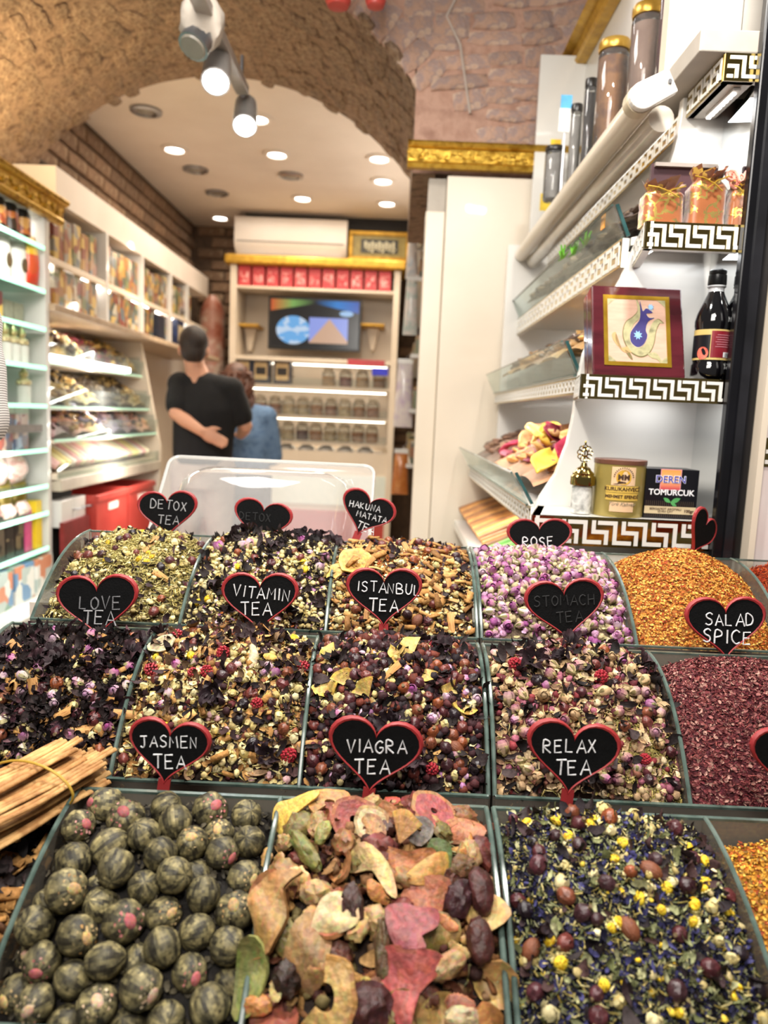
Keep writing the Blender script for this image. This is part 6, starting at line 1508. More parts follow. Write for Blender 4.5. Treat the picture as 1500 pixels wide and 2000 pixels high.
# glass bins
def bin_unit(r, xs, label, closed_left=True):
    yf, zf, yb, zb = ROWS[r]; z0 = zf - .075
    x0, x1 = xs[0], xs[-1]
    u = thing('glass_bin', label, 'glass bin', ((x0 + x1) / 2, yf, z0), 'stepped glass tea bins')
    t = .0022
    b = MB(); b.bb(x0, x1, yf, yb, z0, z0 + .004); b.build('floor_pane', dark_gap, u)
    b = MB(); b.bb(x0, x1, yf - .0045, yf - .0005, z0, zf - .001); fp = b.build('front_pane', glass_dusty, u)
    b = MB(); b.bb(x0, x1, yf - .0050, yf, zf - .001, zf + .0015); b.build('front_edge', glass_edge, fp)
    b = MB(); b.bb(x0 + .003, x1 - .003, yf + .0, yf + .003, z0 + .004, zf - .004); b.build('board', dark_gap, u)
    b = MB(); b.bb(x0, x1, yb, yb + .004, z0, zb - .003); bp = b.build('back_pane', glass_dusty, u)
    b = MB(); b.bb(x0, x1, yb - .0002, yb + .0045, zb - .003, zb - .0005); b.build('back_edge', glass_edge, bp)
    for i, x in enumerate(xs):
        pts = [(yf + (yb - yf) * k / 16, prof(r, k / 16)) for k in range(17)]
        poly = [(yf, z0 + .004)] + pts + [(yb, z0 + .004)]
        q = MB(); q.prism(poly, (x - t, 0, 0), Y3, Z3, X3, 2 * t); dv = q.build('divider', glass_dusty, u)
        q = MB(); q.tube([(x, y, z) for y, z in pts], [(t * 1.1, t * .75)] * 17, 6); q.build('polished_edge', glass_edge, dv, smooth=True)
    return u
bin_unit(3, COLX[3][0:4], 'left glass bin of the back row, three compartments')
bin_unit(3, COLX[3][4:8], 'right glass bin of the back row, holding rosebuds and chili flakes')
bin_unit(2, COLX[2][0:4], 'left glass bin of the middle row, three compartments of tea')
bin_unit(2, COLX[2][4:8], 'right glass bin of the middle row, with the maroon spice')
bin_unit(1, COLX[1][0:4], 'left glass bin of the front row, with tea balls and dried fruit')
bin_unit(1, COLX[1][4:8], 'right glass bin of the front row, with the purple and yellow herb tea')

# ---- heaps
class Heap:
    def __init__(s, r, x0, x1, bulge=.012, edge=.018, cone=None, sink=.004, amp=.003, seed=0, lo=0.0):
        s.r, s.x0, s.x1, s.bulge, s.edge, s.cone, s.sink, s.amp, s.seed, s.lo = r, x0 + .004, x1 - .004, bulge, edge, cone, sink, amp, seed, lo
        s.yf, s.zf, s.yb, s.zb = ROWS[r]; s.yf += .004; s.yb -= .004
    def z(s, u, t):
        u, t = min(1, max(0, u)), min(1, max(0, t))
        b0 = prof(s.r, t) - s.sink - s.lo * math.sin(PI * min(1, t * 1.0))
        if s.cone:
            cu, ctt, hgt, wid = s.cone
            d = math.hypot((u - cu) * 1.0, (t - ctt) * 1.0)
            b0 = b0 - .028 + hgt * math.exp(-(d / wid) ** 2)
            b0 = min(b0, prof(s.r, t) - s.sink + .02)
        e = abs(2 * u - 1) ** 5
        z = b0 + s.bulge * math.sin(PI * u) ** .8 * math.sin(PI * (.1 + .8 * t)) - s.edge * e
        z += s.amp * fnoise((u * 5, t * 5, s.seed), 1) + s.amp * .6 * fnoise((u * 13, t * 13, s.seed + 4), 1)
        return z
    def p(s, u, t):
        return Vector((s.x0 + (s.x1 - s.x0) * u, s.yf + (s.yb - s.yf) * t, s.z(u, t)))
    def n(s, u, t):
        e = .02; a = s.p(u + e, t) - s.p(u - e, t); b_ = s.p(u, t + e) - s.p(u, t - e); return a.cross(b_).normalized()
    def uv(s, x, y): return (x - s.x0) / (s.x1 - s.x0), (y - s.yf) / (s.yb - s.yf)
    def hit(s, px, py):
        """where the sight line through a pixel meets the heap"""
        d = ray(px, py)
        for k in range(400):
            y = s.yf - .02 + (s.yb - s.yf + .04) * k / 400
            q = ORG + d * (y / d.y); u, t = s.uv(q.x, q.y)
            if q.z <= s.z(min(1, max(0, u)), min(1, max(0, t))): return q, min(1, max(0, u)), min(1, max(0, t))
        return None, 0, 0
    def base(s, col, n=36):
        vs = []; 
        for j in range(n + 1):
            for i in range(n + 1): vs.append(s.p(i / n, j / n) - Z3 * .003)
        return vs
# flake templates: vertices and triangles
def T_flake(L=1, W=.6, bend=.25, n=2):
    v = []; 
    for i in range(n + 1):
        a = i / n * 2 - 1; w = W * (1 - .45 * abs(a))
        for k in (-1, 0, 1): v.append((a * L, k * w, bend * (a * a) + (-.12 if k == 0 else .1)))
    f = []
    for i in range(n):
        for k in range(2):
            a = i * 3 + k; f += [(a, a + 1, a + 4), (a, a + 4, a + 3)]
    return np.array(v, float) * .5, np.array(f)
def T_blob(seed, flat=1.0, rough=.22):
    r = np.random.default_rng(seed); t = (1 + 5 ** .5) / 2
    v = np.array([(-1, t, 0), (1, t, 0), (-1, -t, 0), (1, -t, 0), (0, -1, t), (0, 1, t), (0, -1, -t), (0, 1, -t), (t, 0, -1), (t, 0, 1), (-t, 0, -1), (-t, 0, 1)], float)
    v /= np.linalg.norm(v[0]); v *= (1 + r.uniform(-rough, rough, (12, 1))); v[:, 2] *= flat
    f = np.array([(0, 11, 5), (0, 5, 1), (0, 1, 7), (0, 7, 10), (0, 10, 11), (1, 5, 9), (5, 11, 4), (11, 10, 2), (10, 7, 6), (7, 1, 8), (3, 9, 4), (3, 4, 2), (3, 2, 6), (3, 6, 8), (3, 8, 9), (4, 9, 5), (2, 4, 11), (6, 2, 10), (8, 6, 7), (9, 8, 1)])
    return v * .5, f
def T_stick(n=3, bend=.1):
    v = []; 
    for i in range(3):
        x = i - 1
        for k in range(n): a = 2 * PI * k / n; v.append((x * .5, .09 * math.cos(a), .09 * math.sin(a) + bend * (x * x)))
    f = []
    for i in range(2):
        for k in range(n):
            a, b_ = i * n + k, i * n + (k + 1) % n; f += [(a, b_, b_ + n), (a, b_ + n, a + n)]
    f += [(0, 2, 1), (6, 7, 8)] if n == 3 else []
    return np.array(v), np.array(f)
def T_curl(seed):
    """crumpled petal: a curled, twisted strip with ragged edge"""
    r = np.random.default_rng(seed); v = []; n = 5; tw = r.uniform(-1, 1); cv = r.uniform(.9, 2.2)
    for i in range(n + 1):
        a = i / n; w = (.34 if seed % 2 else .18) * math.sin(PI * (.12 + .8 * a)) * r.uniform(.7, 1.2); an = a * cv
        c_ = np.array((math.sin(an) / cv * 1.3 - .5, 0, (1 - math.cos(an)) / cv * 1.1))
        for k in (-1, 0, 1):
            v.append(c_ + np.array((0, k * w * math.cos(tw * a), k * w * math.sin(tw * a) + (.09 if k else -.02) * r.uniform(.5, 1.5))))
    f = []
    for i in range(n):
        for k in range(2):
            a = i * 3 + k; f += [(a, a + 1, a + 4), (a, a + 4, a + 3)]
    return np.array(v), np.array(f)
def T_chip(seed):
    r = np.random.default_rng(seed); w, h = r.uniform(.25, .45), r.uniform(.1, .2)
    v = np.array([(a * .5 * r.uniform(.8, 1.1), b_ * w / 2 * r.uniform(.7, 1.2), c_ * h / 2) for a in (-1, 1) for b_ in (-1, 1) for c_ in (-1, 1)])
    q = [(0, 1, 3, 2), (4, 6, 7, 5), (0, 4, 5, 1), (2, 3, 7, 6), (0, 2, 6, 4), (1, 5, 7, 3)]
    return v, np.array([t for a in q for t in ((a[0], a[1], a[2]), (a[0], a[2], a[3]))])
TP = {'flake': [T_flake(), T_flake(1, .45, .4), T_flake(1, .8, -.2)], 'needle': [T_flake(1, .16, .15), T_stick()], 'blob': [T_blob(s) for s in range(4)],
      'disc': [T_blob(s, .5) for s in range(4, 7)], 'stick': [T_stick(3, .05), T_stick(3, .2)], 'curl': [T_curl(s) for s in range(7)], 'chip': [T_chip(s) for s in range(4)], 'bud': [T_blob(s, .62, .12) for s in range(8, 11)]}
def rot_from_normal(nrm, spin, tilt, tdir):
    z = nrm / np.linalg.norm(nrm, axis=1, keepdims=True)
    ref = np.stack([np.cos(tdir), np.sin(tdir), np.zeros_like(tdir)], 1)
    z2 = z + ref * np.tan(tilt)[:, None]; z2 /= np.linalg.norm(z2, axis=1, keepdims=True)
    a = np.stack([np.cos(spin), np.sin(spin), np.zeros_like(spin)], 1); a -= (a * z2).sum(1, keepdims=True) * z2
    a /= np.linalg.norm(a, axis=1, keepdims=True); b_ = np.cross(z2, a)
    return np.stack([a, b_, z2], 2)
def tea_heap(name, H, base_col, mixes, label, cat='tea', seed=1, dens=1.0):
    """mixes: (kind, number, size0, size1, colours, tilt, area) -> one mesh of loose pieces over a mound"""
    r = np.random.default_rng(seed); N = 40
    U, T = np.meshgrid(np.linspace(0, 1, N + 1), np.linspace(0, 1, N + 1))
    G = np.array([[H.p(u, t) for u in np.linspace(0, 1, N + 1)] for t in np.linspace(0, 1, N + 1)])  # t,u,3
    gu = np.gradient(G, axis=1); gt = np.gradient(G, axis=0); GN = np.cross(gu, gt); GN /= np.linalg.norm(GN, axis=2, keepdims=True)
    V, Fc, Cl = [], [], []; off = 0
    bv = G.reshape(-1, 3) - np.array((0, 0, .0035)); bc = np.array(hx(base_col))[None] * r.uniform(.5, 1.3, (len(bv), 1))
    i0 = (np.arange(N)[:, None] * (N + 1) + np.arange(N)[None]).ravel()
    bf = np.concatenate([np.stack([i0, i0 + 1, i0 + N + 2], 1), np.stack([i0, i0 + N + 2, i0 + N + 1], 1)])
    V.append(bv); Fc.append(bf); Cl.append(bc); off = len(bv)
    for kind, num, s0, s1, cols, tilt, area in mixes:
        num = int(num * dens); cols = np.array([hx(c_) for c_ in cols])
        if area is None: u, t = r.random(num), r.random(num)
        else:
            u = np.clip(r.normal(area[0], area[2], num), .01, .99); t = np.clip(r.normal(area[1], area[2], num), .01, .99)
        iu, it = np.minimum((u * N).astype(int), N - 1), np.minimum((t * N).astype(int), N - 1); fu, ft = (u * N - iu)[:, None], (t * N - it)[:, None]
        P = (G[it, iu] * (1 - fu) + G[it, iu + 1] * fu) * (1 - ft) + (G[it + 1, iu] * (1 - fu) + G[it + 1, iu + 1] * fu) * ft
        nr = GN[it, iu]; sz = r.uniform(s0, s1, num)
        P = P + nr * (r.uniform(-.25, .45, num) * sz)[:, None]
        R = rot_from_normal(nr, r.uniform(0, 2 * PI, num), np.abs(r.normal(0, tilt, num)).clip(0, 1.3), r.uniform(0, 2 * PI, num))
        cc = cols[r.integers(0, len(cols), num)] * r.uniform(.72, 1.22, (num, 1))
        pick = r.integers(0, len(TP[kind]), num)
        for k, (tv, tf) in enumerate(TP[kind]):
            m_ = np.nonzero(pick == k)[0]
            if not len(m_): continue
            vv = np.einsum('nij,vj->nvi', R[m_], tv) * sz[m_][:, None, None] + P[m_][:, None]
            nv = len(tv); V.append(vv.reshape(-1, 3))
            Fc.append((tf[None] + (off + np.arange(len(m_)) * nv)[:, None, None]).reshape(-1, 3)); off += len(m_) * nv
            sh = r.uniform(.85, 1.15, (len(m_), nv, 1)); Cl.append((cc[m_][:, None] * sh).reshape(-1, 3))
    V, Fc, Cl = np.concatenate(V), np.concatenate(Fc), np.concatenate(Cl).clip(0, 1)
    me = bpy.data.meshes.new(name); me.vertices.add(len(V)); me.vertices.foreach_set('co', V.ravel().astype(np.float32))
    me.loops.add(len(Fc) * 3); me.loops.foreach_set('vertex_index', Fc.ravel().astype(np.int32))
    me.polygons.add(len(Fc)); me.polygons.foreach_set('loop_start', np.arange(0, len(Fc) * 3, 3, dtype=np.int32))
    me.update(calc_edges=True)
    ca = me.color_attributes.new('Col', 'FLOAT_COLOR', 'POINT'); ca.data.foreach_set('color', np.concatenate([Cl, np.ones((len(Cl), 1))], 1).ravel().astype(np.float32))
    me.polygons.foreach_set('use_smooth', np.ones(len(Fc), bool))
    me.materials.append(herb_m); o = link(name, me)
    return tag(o, label, cat, 'loose teas and spices in the glass bins', 'stuff')
herb_m = mat_vc('dried_herbs', .7, .3, 300, .4, .25)
cx3, cx2, cx1 = COLX[3], COLX[2], COLX[1]
CREAM = ['#d9c88f', '#e3d7a8', '#c9b47a', '#cdbb88', '#b8a468']; STRAW = ['#b7a463', '#a3924f', '#c9ba7e', '#8d8248', '#d6c88e']; DARK = ['#2a1e22', '#3a2a2c', '#1f171b', '#45302f', '#332a2a']
TAN = ['#a97b44', '#c0945a', '#8e6436', '#b88a50']; PINK = ['#b586a8', '#c9a0bd', '#9a6a90', '#d6b8cc']; GREEN = ['#83865c', '#9c9f74', '#6a6e46', '#aba97f', '#585b3a']; YEL = ['#d9b52c', '#e3c648', '#caa428']
HIB = ['#211a1a', '#2e2424', '#191415', '#3c3030', '#261e1e']; RED = ['#8a2430', '#a83a44', '#6d1a26']
H = {}
H['detox'] = Heap(3, cx3[0], cx3[1], .012, .030, amp=.004, seed=1)
H['hidden'] = Heap(3, cx3[1], cx3[2], .018, .006, amp=.004, seed=2)
H['bark'] = Heap(3, cx3[2], cx3[3], .014, .006, amp=.004, seed=3)
H['rose'] = Heap(3, cx3[4], cx3[5], .012, .012, amp=.004, seed=4)
H['chili'] = Heap(3, cx3[5], cx3[6], .006, .012, cone=(.5, .68, .05, .55), amp=.001, seed=5)
H['strand'] = Heap(3, cx3[6], cx3[7], .008, .012, cone=(.4, .6, .04, .5), amp=.001, seed=6)
H['love'] = Heap(2, cx2[0], cx2[1], .004, .006, sink=.013, amp=.004, seed=7)
H['vitamin'] = Heap(2, cx2[1], cx2[2], .018, .010, amp=.005, seed=8)
H['istanbul'] = Heap(2, cx2[2], cx2[3], .018, .008, amp=.005, seed=9)
H['stomach'] = Heap(2, cx2[4], cx2[5], .02, .018, amp=.005, seed=10)
H['sumac'] = Heap(2, cx2[5], cx2[6], .006, .010, cone=(.5, .75, .032, .6), amp=.001, seed=11)
H['sumac2'] = Heap(2, cx2[6], cx2[7], .006, .012, amp=.001, seed=12)
H['cinn'] = Heap(1, cx1[0], cx1[1], .0, .012, amp=.004, seed=13, sink=.03)
H['balls'] = Heap(1, cx1[1], cx1[2], .012, .010, amp=.004, seed=14, sink=.012)
H['fruit'] = Heap(1, cx1[2], cx1[3], .014, .010, sink=.010, amp=.006, seed=15)
H['relax'] = Heap(1, cx1[4], cx1[5], .018, .020, amp=.004, seed=16)
H['curry'] = Heap(1, cx1[5], cx1[6], .008, .006, amp=.001, seed=17, cone=(.7, .6, .03, .6))
def th(k, base, mixes, label, seed): return tea_heap('loose_' + ('spice' if k in ('chili', 'strand', 'sumac', 'sumac2', 'curry') else 'tea'), H[k], base, mixes, label, 'spice' if k in ('chili', 'strand', 'sumac', 'sumac2', 'curry') else 'tea', seed)
th('detox', '#5a4c30', [('needle', 3200, .005, .011, STRAW, .5, None), ('flake', 1500, .003, .006, STRAW + GREEN, .5, None), ('bud', 380, .005, .009, CREAM, .4, None), ('curl', 160, .008, .015, DARK, .6, None), ('needle', 3000, .005, .010, ['#c9bb80', '#b5a764', '#9c9050'], .4, (.5, .55, .16))], 'straw yellow herb tea with dark berries behind the LOVE TEA heart', 21)
th('hidden', '#3c3228', [('bud', 800, .005, .010, CREAM, .4, None), ('curl', 420, .010, .020, HIB, .6, None), ('flake', 900, .004, .009, CREAM + PINK, .5, None), ('needle', 1600, .004, .009, STRAW + DARK, .5, None), ('flake', 1500, .003, .005, ['#a8905a', '#7a5a38', '#c0703a'], .4, (.5, .1, .12))], 'cream and dark flower tea behind the VITAMIN TEA heart', 22)
th('bark', '#4a3826', [('flake', 1800, .003, .007, TAN + CREAM, .5, None), ('chip', 260, .012, .024, TAN, .35, None), ('bud', 420, .005, .009, CREAM, .4, None), ('needle', 1500, .003, .007, ['#b8622a', '#c97a3a', '#a04a20'], .4, (.5, .7, .2)), ('curl', 160, .009, .016, DARK, .6, None), ('blob', 260, .005, .009, ['#4a2428', '#2d1c20', '#6a3a30'], .4, None)], 'brown bark and berry tea behind the ISTANBUL TEA heart', 23)
th('rose', '#6d5a48', [('bud', 700, .008, .014, ['#a0648c', '#bd90ae', '#8a4a7c', '#cdbb98', '#b0a27c'], .7, None), ('flake', 700, .005, .009, ['#b0a476', '#8d8458', '#c7b98e', '#c7a0bd'], .7, None)], 'heap of dried pink rosebuds behind the ROSE heart sign', 24)
th('chili', '#a8682a', [('flake', 9000, .0022, .0048, ['#c98a34', '#dba24a', '#b8742a', '#a8501c', '#e0b25a', '#8e3a16'], .5, None), ('disc', 1800, .002, .0035, ['#d8b060', '#cf8f3a', '#b8622a'], .5, None)], 'golden orange chili flakes heaped behind the SALAD SPICE heart', 25)
th('strand', '#7a2a12', [('needle', 5000, .004, .009, ['#b0441c', '#c9602a', '#8a2a14', '#a83a1a'], .5, None)], 'orange red spice strands at the right edge of the back row', 26)
th('love', '#1e161a', [('curl', 1900, .009, .019, HIB, .8, None), ('curl', 420, .008, .016, ['#5a3a44', '#4d3540', '#6a4a50'], .7, None), ('flake', 700, .005, .010, HIB + ['#6a4a3a'], .6, None), ('chip', 200, .010, .020, TAN, .4, None), ('flake', 420, .005, .012, CREAM + TAN, .6, None)], 'dark hibiscus tea with rosebuds at the left end of the middle row', 27)
th('vitamin', '#3a2c24', [('flake', 1500, .005, .011, CREAM + TAN, .6, None), ('curl', 520, .010, .020, DARK + ['#6d5540', '#8a6e52'], .6, None), ('bud', 500, .006, .011, CREAM + ['#c9a0a0'], .5, None), ('chip', 130, .012, .022, TAN, .4, None), ('needle', 900, .006, .012, STRAW, .5, None), ('blob', 260, .006, .011, ['#5a2a2c', '#3a2226', '#7d4a34'], .5, None)], 'mixed cream and brown flower tea behind the JASMEN TEA heart', 28)
th('istanbul', '#2a1e1c', [('blob', 900, .008, .014, ['#3a2024', '#2a1a1e', '#4d2628', '#6a3428', '#241b20'], .5, None), ('curl', 340, .010, .020, HIB, .6, None), ('flake', 700, .005, .010, CREAM + TAN, .6, None), ('bud', 320, .006, .011, CREAM + PINK, .5, None), ('needle', 500, .005, .010, STRAW, .5, None)], 'dark rosehip tea with lemon slices behind the middle front heart', 29)
th('stomach', '#4a3a30', [('flake', 1500, .006, .012, ['#b89a72', '#a58560', '#c9b08a', '#8d6e54', '#7a4a4a'], .6, None), ('bud', 560, .007, .012, ['#c2a880', '#a88a68', '#9a5a6a', '#d0bc98'], .5, None), ('curl', 320, .010, .020, HIB, .6, None), ('needle', 900, .005, .010, STRAW, .5, None), ('flake', 2600, .002, .004, ['#b8a860', '#a39450', '#c9ba78'], .4, (.82, .12, .1)), ('blob', 200, .007, .012, ['#7a3034', '#5a262c', '#8a5a48'], .5, None)], 'beige rosebud and petal tea behind the RELAX TEA heart', 30)
th('sumac', '#55222a', [('flake', 9000, .0026, .0055, ['#6e2f33', '#7d3f3e', '#552226', '#925a56', '#a67c70', '#46191d'], .5, None), ('needle', 3000, .004, .007, ['#7a3238', '#96504a', '#5d232c'], .5, None)], 'maroon sumac flakes heaped under the SALAD SPICE heart', 31)
th('sumac2', '#55222a', [('flake', 2000, .003, .006, ['#6e2c36', '#7f3c42', '#551f2a'], .5, None)], 'maroon flakes beyond the right edge of the middle row', 32)
th('cinn', '#1c1512', [('curl', 400, .010, .02, HIB, .6, None), ('chip', 260, .012, .028, TAN + ['#5a3a22'], .6, None)], 'dark petals and bark chips under the cinnamon bundle', 33)
th('balls', '#17120e', [('flake', 700, .004, .008, ['#3a3428', '#2a261e', '#4d4636'], .5, None)], 'dark crumbs of tea under the rolled tea balls', 34)
th('fruit', '#2a1c14', [('chip', 330, .010, .018, ['#7a5230', '#a07845', '#5a3422', '#8d5a34'], .4, None), ('blob', 260, .008, .014, ['#4a2822', '#331d1a', '#6d5238', '#7a6c44', '#8a6444'], .4, None), ('curl', 200, .010, .018, ['#98764a', '#7a5a36', '#5d3626'], .5, None), ('needle', 300, .005, .012, GREEN + STRAW, .6, (.85, .55, .2))], 'small bits of dried fruit filling the middle front bin', 35)
th('relax', '#1d1a20', [('needle', 3800, .004, .010, GREEN + STRAW, .8, None), ('flake', 1500, .003, .007, GREEN + ['#c0bc8a', '#6d7048'], .8, None), ('curl', 260, .007, .014, GREEN, .9, None), ('curl', 2600, .004, .009, ['#25243c', '#34335c', '#1b1a28', '#4a4878', '#201d28'], .7, None), ('flake', 1600, .003, .006, ['#32314f', '#232138', '#1a1820'], .6, None), ('bud', 200, .005, .009, CREAM + YEL, .5, None), ('curl', 160, .010, .018, DARK, .6, None)], 'green, purple and yellow herb tea in the right front bin', 36)
th('curry', '#a06a1c', [('flake', 9000, .0022, .0045, ['#c9902a', '#d9a844', '#a8701e', '#b8601c', '#7a5a26', '#8d3a1a'], .5, None), ('disc', 1500, .002, .0035, ['#d8b050', '#c98a2a'], .5, None)], 'ochre spice mix at the right edge of the front row', 37)

# ================================================================== PIECES ONE CAN PICK OUT
vc_soft = mat_vc('dried_petal', .6, .25, 220, .3, .3, .22)
vc_leaf = mat_vc('rolled_leaf', .55, .35, 110, .5, .35, .25)
vc_fruit = mat_vc('dried_fruit_skin', .5, .34, 160, .8, .4, .18)
# rosehip meshes: wrinkled ovals with a dry crown
def rosehip_mesh(sd):
    r = random.Random(sd); k = [r.uniform(0, 6) for _ in range(4)]
    q = MB(); q.ball((0, 0, 0), (.0075, .0066, .0062), 14, 10, 0, None, lambda d: 1 + .05 * math.sin(9 * math.atan2(d.y, d.z) + k[0] + 2 * d.x) * (1 - d.x * d.x) + .12 * fnoise((d.x * 1.5 + k[1], d.y * 1.5, d.z * 1.5 + k[2]), 2))
    q.tube([(.0068, 0, 0), (.0082, 0, .0003), (.0094, 0, .0004)], [.0018, .0012, .0018], 6, 1)
    return q.mesh('rosehip', [hip_m, tip_m], smooth=True)
hip_m = mat_ramp_rand('rosehip_skin', ['#4a2226', '#5d2a2a', '#33191d', '#6d3630', '#3d2428', '#241a20', '#78432e', '#512a30', '#8a4a2c'], .32, .5, 230, .5)
tip_m = mat('rosehip_crown', ['#7d6a4a', '#5d4a34'], .8)
HIPS = [rosehip_mesh(i) for i in range(6)]
def petal_shell(q, r, h, a, wid, open_, col, mi=0, z0=0, nu=3, nv=5):
    def f(u, v):
        an = a + (u - .5) * wid; prof_ = math.sin(PI * (.10 + .72 * v)) ** .8
        rr = r * prof_ * (1 + open_ * v * v) + .0004 * math.cos(u * PI)
        return (rr * math.cos(an), rr * math.sin(an), z0 + h * v)
    o = len(q.f); q.grid(f, nu, nv, mi)
    for i in range(o, len(q.f)):
        row_ = (i - o) // nu; t = row_ / nv
        q.c[i] = tuple(c0_ * (1 - t) + c1_ * t for c0_, c1_ in zip(*col))
def rosebud_mesh(sd, cols, green):
    r = random.Random(sd); q = MB(); R_, h = .0056, .0135
    base_c, tip_c = hx(cols[0]), hx(cols[1])
    q.ball((0, 0, h * .5), (R_ * .75, R_ * .75, h * .48), 8, 6)
    for i in range(len(q.f)): q.c[i] = tuple(x * .8 for x in tip_c)
    for k in range(5): petal_shell(q, R_ * r.uniform(.95, 1.12), h * r.uniform(.85, 1.0), k * 2 * PI / 5 + r.uniform(-.2, .2), r.uniform(1.5, 2.0), r.uniform(-.15, .25), (base_c, tip_c))
    g = hx(green); g2 = tuple(x * .7 for x in g)
    for k in range(5): petal_shell(q, R_ * 1.12, h * r.uniform(.45, .75), k * 2 * PI / 5 + .3, .55, r.uniform(-.1, .6), (g2, g), nu=2, nv=4)
    o = len(q.f); q.ball((0, 0, .0005), (R_ * .55, R_ * .55, .003), 7, 5); q.tube([(0, 0, -.001), (.0006, .0003, -.005)], [.0009, .0006], 5)
    for i in range(o, len(q.f)): q.c[i] = g2
    me = q.mesh('rosebud', vc_soft, smooth=True); me.transform(Matrix.Translation((0, 0, -h * .4)) @ Matrix.Identity(4)); return me
BUDS = [rosebud_mesh(i, c_, g) for i, (c_, g) in enumerate([(('#c9b49c', '#a84f8c'), '#9a9662'), (('#d2c3aa', '#b98aac'), '#a8a274'), (('#c09aa6', '#8c3c7c'), '#8a8654'), (('#d6cab0', '#c4a0b6'), '#b0a67a'), (('#c9b094', '#aa6c96'), '#908a5a')])]
PALE = [rosebud_mesh(20 + i, c_, g) for i, (c_, g) in enumerate([(('#c2a67c', '#b89a72'), '#8d7e54'), (('#cbb48c', '#a8788a'), '#9a8a5c'), (('#b39368', '#c2a078'), '#7d7048'), (('#c9b08a', '#8a4a66'), '#948656')])]
def daisy_mesh(sd):
    r = random.Random(sd); q = MB(); y0, y1 = hx('#b98f14'), hx('#e3c636')
    q.ball((0, 0, 0), (.0045, .0045, .0030), 12, 7, 0, None, lambda d: 1 + .08 * math.sin(9 * d.x + sd) * math.sin(9 * d.y))
    for i in range(len(q.f)): q.c[i] = y1 if r.random() < .6 else y0
    o = len(q.f)
    for k in range(12):
        a = k * 2 * PI / 12; L = r.uniform(.0045, .0062)
        q.add([(.003 * math.cos(a - .25), .003 * math.sin(a - .25), -.0008), (.003 * math.cos(a + .25), .003 * math.sin(a + .25), -.0008), (L * math.cos(a + .18), L * math.sin(a + .18), -.002), (L * math.cos(a - .18), L * math.sin(a - .18), -.002)], [(0, 1, 2, 3)])
    for i in range(o, len(q.f)): q.c[i] = hx('#e0d28c')
    return q.mesh('daisy', vc_soft, smooth=True)
DAIS = [daisy_mesh(i) for i in range(3)]
def camomile_mesh(sd):
    r = random.Random(sd); q = MB(); c_ = hx(['#c4b277', '#d2c495', '#b8a262'][sd % 3])
    q.ball((0, 0, 0), (.0042, .0038, .0034), 9, 6, 0, None, lambda d: 1 + .15 * fnoise(d, 3 + sd))
    for k in range(6):
        a = k * PI / 3 + r.random(); petal_shell(q, .0042, .0055, a, .8, r.uniform(0, .7), (c_, hx('#d4c894')), z0=-.002, nu=2, nv=3)
    for i in range(len(q.f)): q.c[i] = q.c[i] or c_
    return q.mesh('camomile', vc_soft, smooth=True)
CAMO = [camomile_mesh(i) for i in range(4)]
def berry_mesh(sd):
    r = random.Random(sd); q = MB()
    for k in range(46):
        z = 1 - 2 * (k + .5) / 46; a = k * 2.4; s = math.sqrt(1 - z * z); rr = .0062
        q.ball((rr * s * math.cos(a), rr * s * math.sin(a), z * rr * 1.15), .0019 * r.uniform(.8, 1.1), 5, 4)
    return q.mesh('raspberry', mat('raspberry_red', ['#7d1422', '#b0303c', '#95202e'], .5, scale=200) if 'raspberry_red' not in MATS else MATS['raspberry_red'], smooth=True)
BERR = [berry_mesh(i) for i in range(2)]
def hibiscus_mesh(sd):
    """dried dark calyx: five folded pointed lobes round a throat"""
    r = random.Random(sd); q = MB(); c0_, c1_ = hx('#1d1217'), hx(['#40292e', '#33242a', '#4d343a'][sd % 3])
    for k in range(6):
        a = k * PI / 3 + r.uniform(-.3, .3); L = r.uniform(.012, .02); tw = r.uniform(-1, 1)
        def f(u, v):
            w = .006 * math.sin(PI * (.15 + .8 * v)) * (1 - v * .5); rr = .003 + L * v * .8
            lat = (u - .5) * 2 * w; zz = .004 + L * .5 * math.sin(v * 2.4) + abs(u - .5) * .006 + .0015 * math.sin(9 * v + sd + k)
            an = a + tw * v * .6
            return (rr * math.cos(an) - lat * math.sin(an), rr * math.sin(an) + lat * math.cos(an), zz)
        o = len(q.f); q.grid(f, 4, 6)
        for i in range(o, len(q.f)):
            t = ((i - o) // 4) / 6; q.c[i] = tuple(x * (1 - t) + y * t for x, y in zip(c0_, c1_))
    return q.mesh('hibiscus', vc_soft, smooth=True)
HIBM = [hibiscus_mesh(i) for i in range(4)]
taken = {}
def drop(meshes, name, hk, n, label, cat, group, s0, s1, lift=.2, tilt=.7, size=.014, area=None, flip=0, rmin=.55):
    """lay n pieces on the heap, each an object of its own, apart from the others"""
    Hh = H[hk]; L = taken.setdefault(hk, []); k = 0; tries = 0
    while k < n and tries < n * 40:
        tries += 1
        if area: u, t = rnd.gauss(area[0], area[2]), rnd.gauss(area[1], area[2])
        else: u, t = rnd.uniform(.03, .97), rnd.uniform(.03, .97) ** .9
        if not (.02 < u < .98 and .02 < t < .98): continue
        p = Hh.p(u, t); s = rnd.uniform(s0, s1)
        rad = size * s * .5
        if any((p - c_).length < (rad + r2) * rmin * 1.4 for c_, r2 in L): continue
        L.append((p, rad)); nrm = Hh.n(u, t)
        d = (nrm + Vector((rnd.gauss(0, tilt), rnd.gauss(0, tilt), rnd.gauss(0, tilt) * .5))).normalized()
        M = d.to_track_quat('Z', 'Y').to_matrix().to_4x4() @ Matrix.Rotation(rnd.uniform(0, 6.28), 4, 'Z')
        o = link(name, rnd.choice(meshes), None, 0, p + nrm * (lift * size * s), M.to_euler(), s); tag(o, label, cat, group); k += 1
    return k
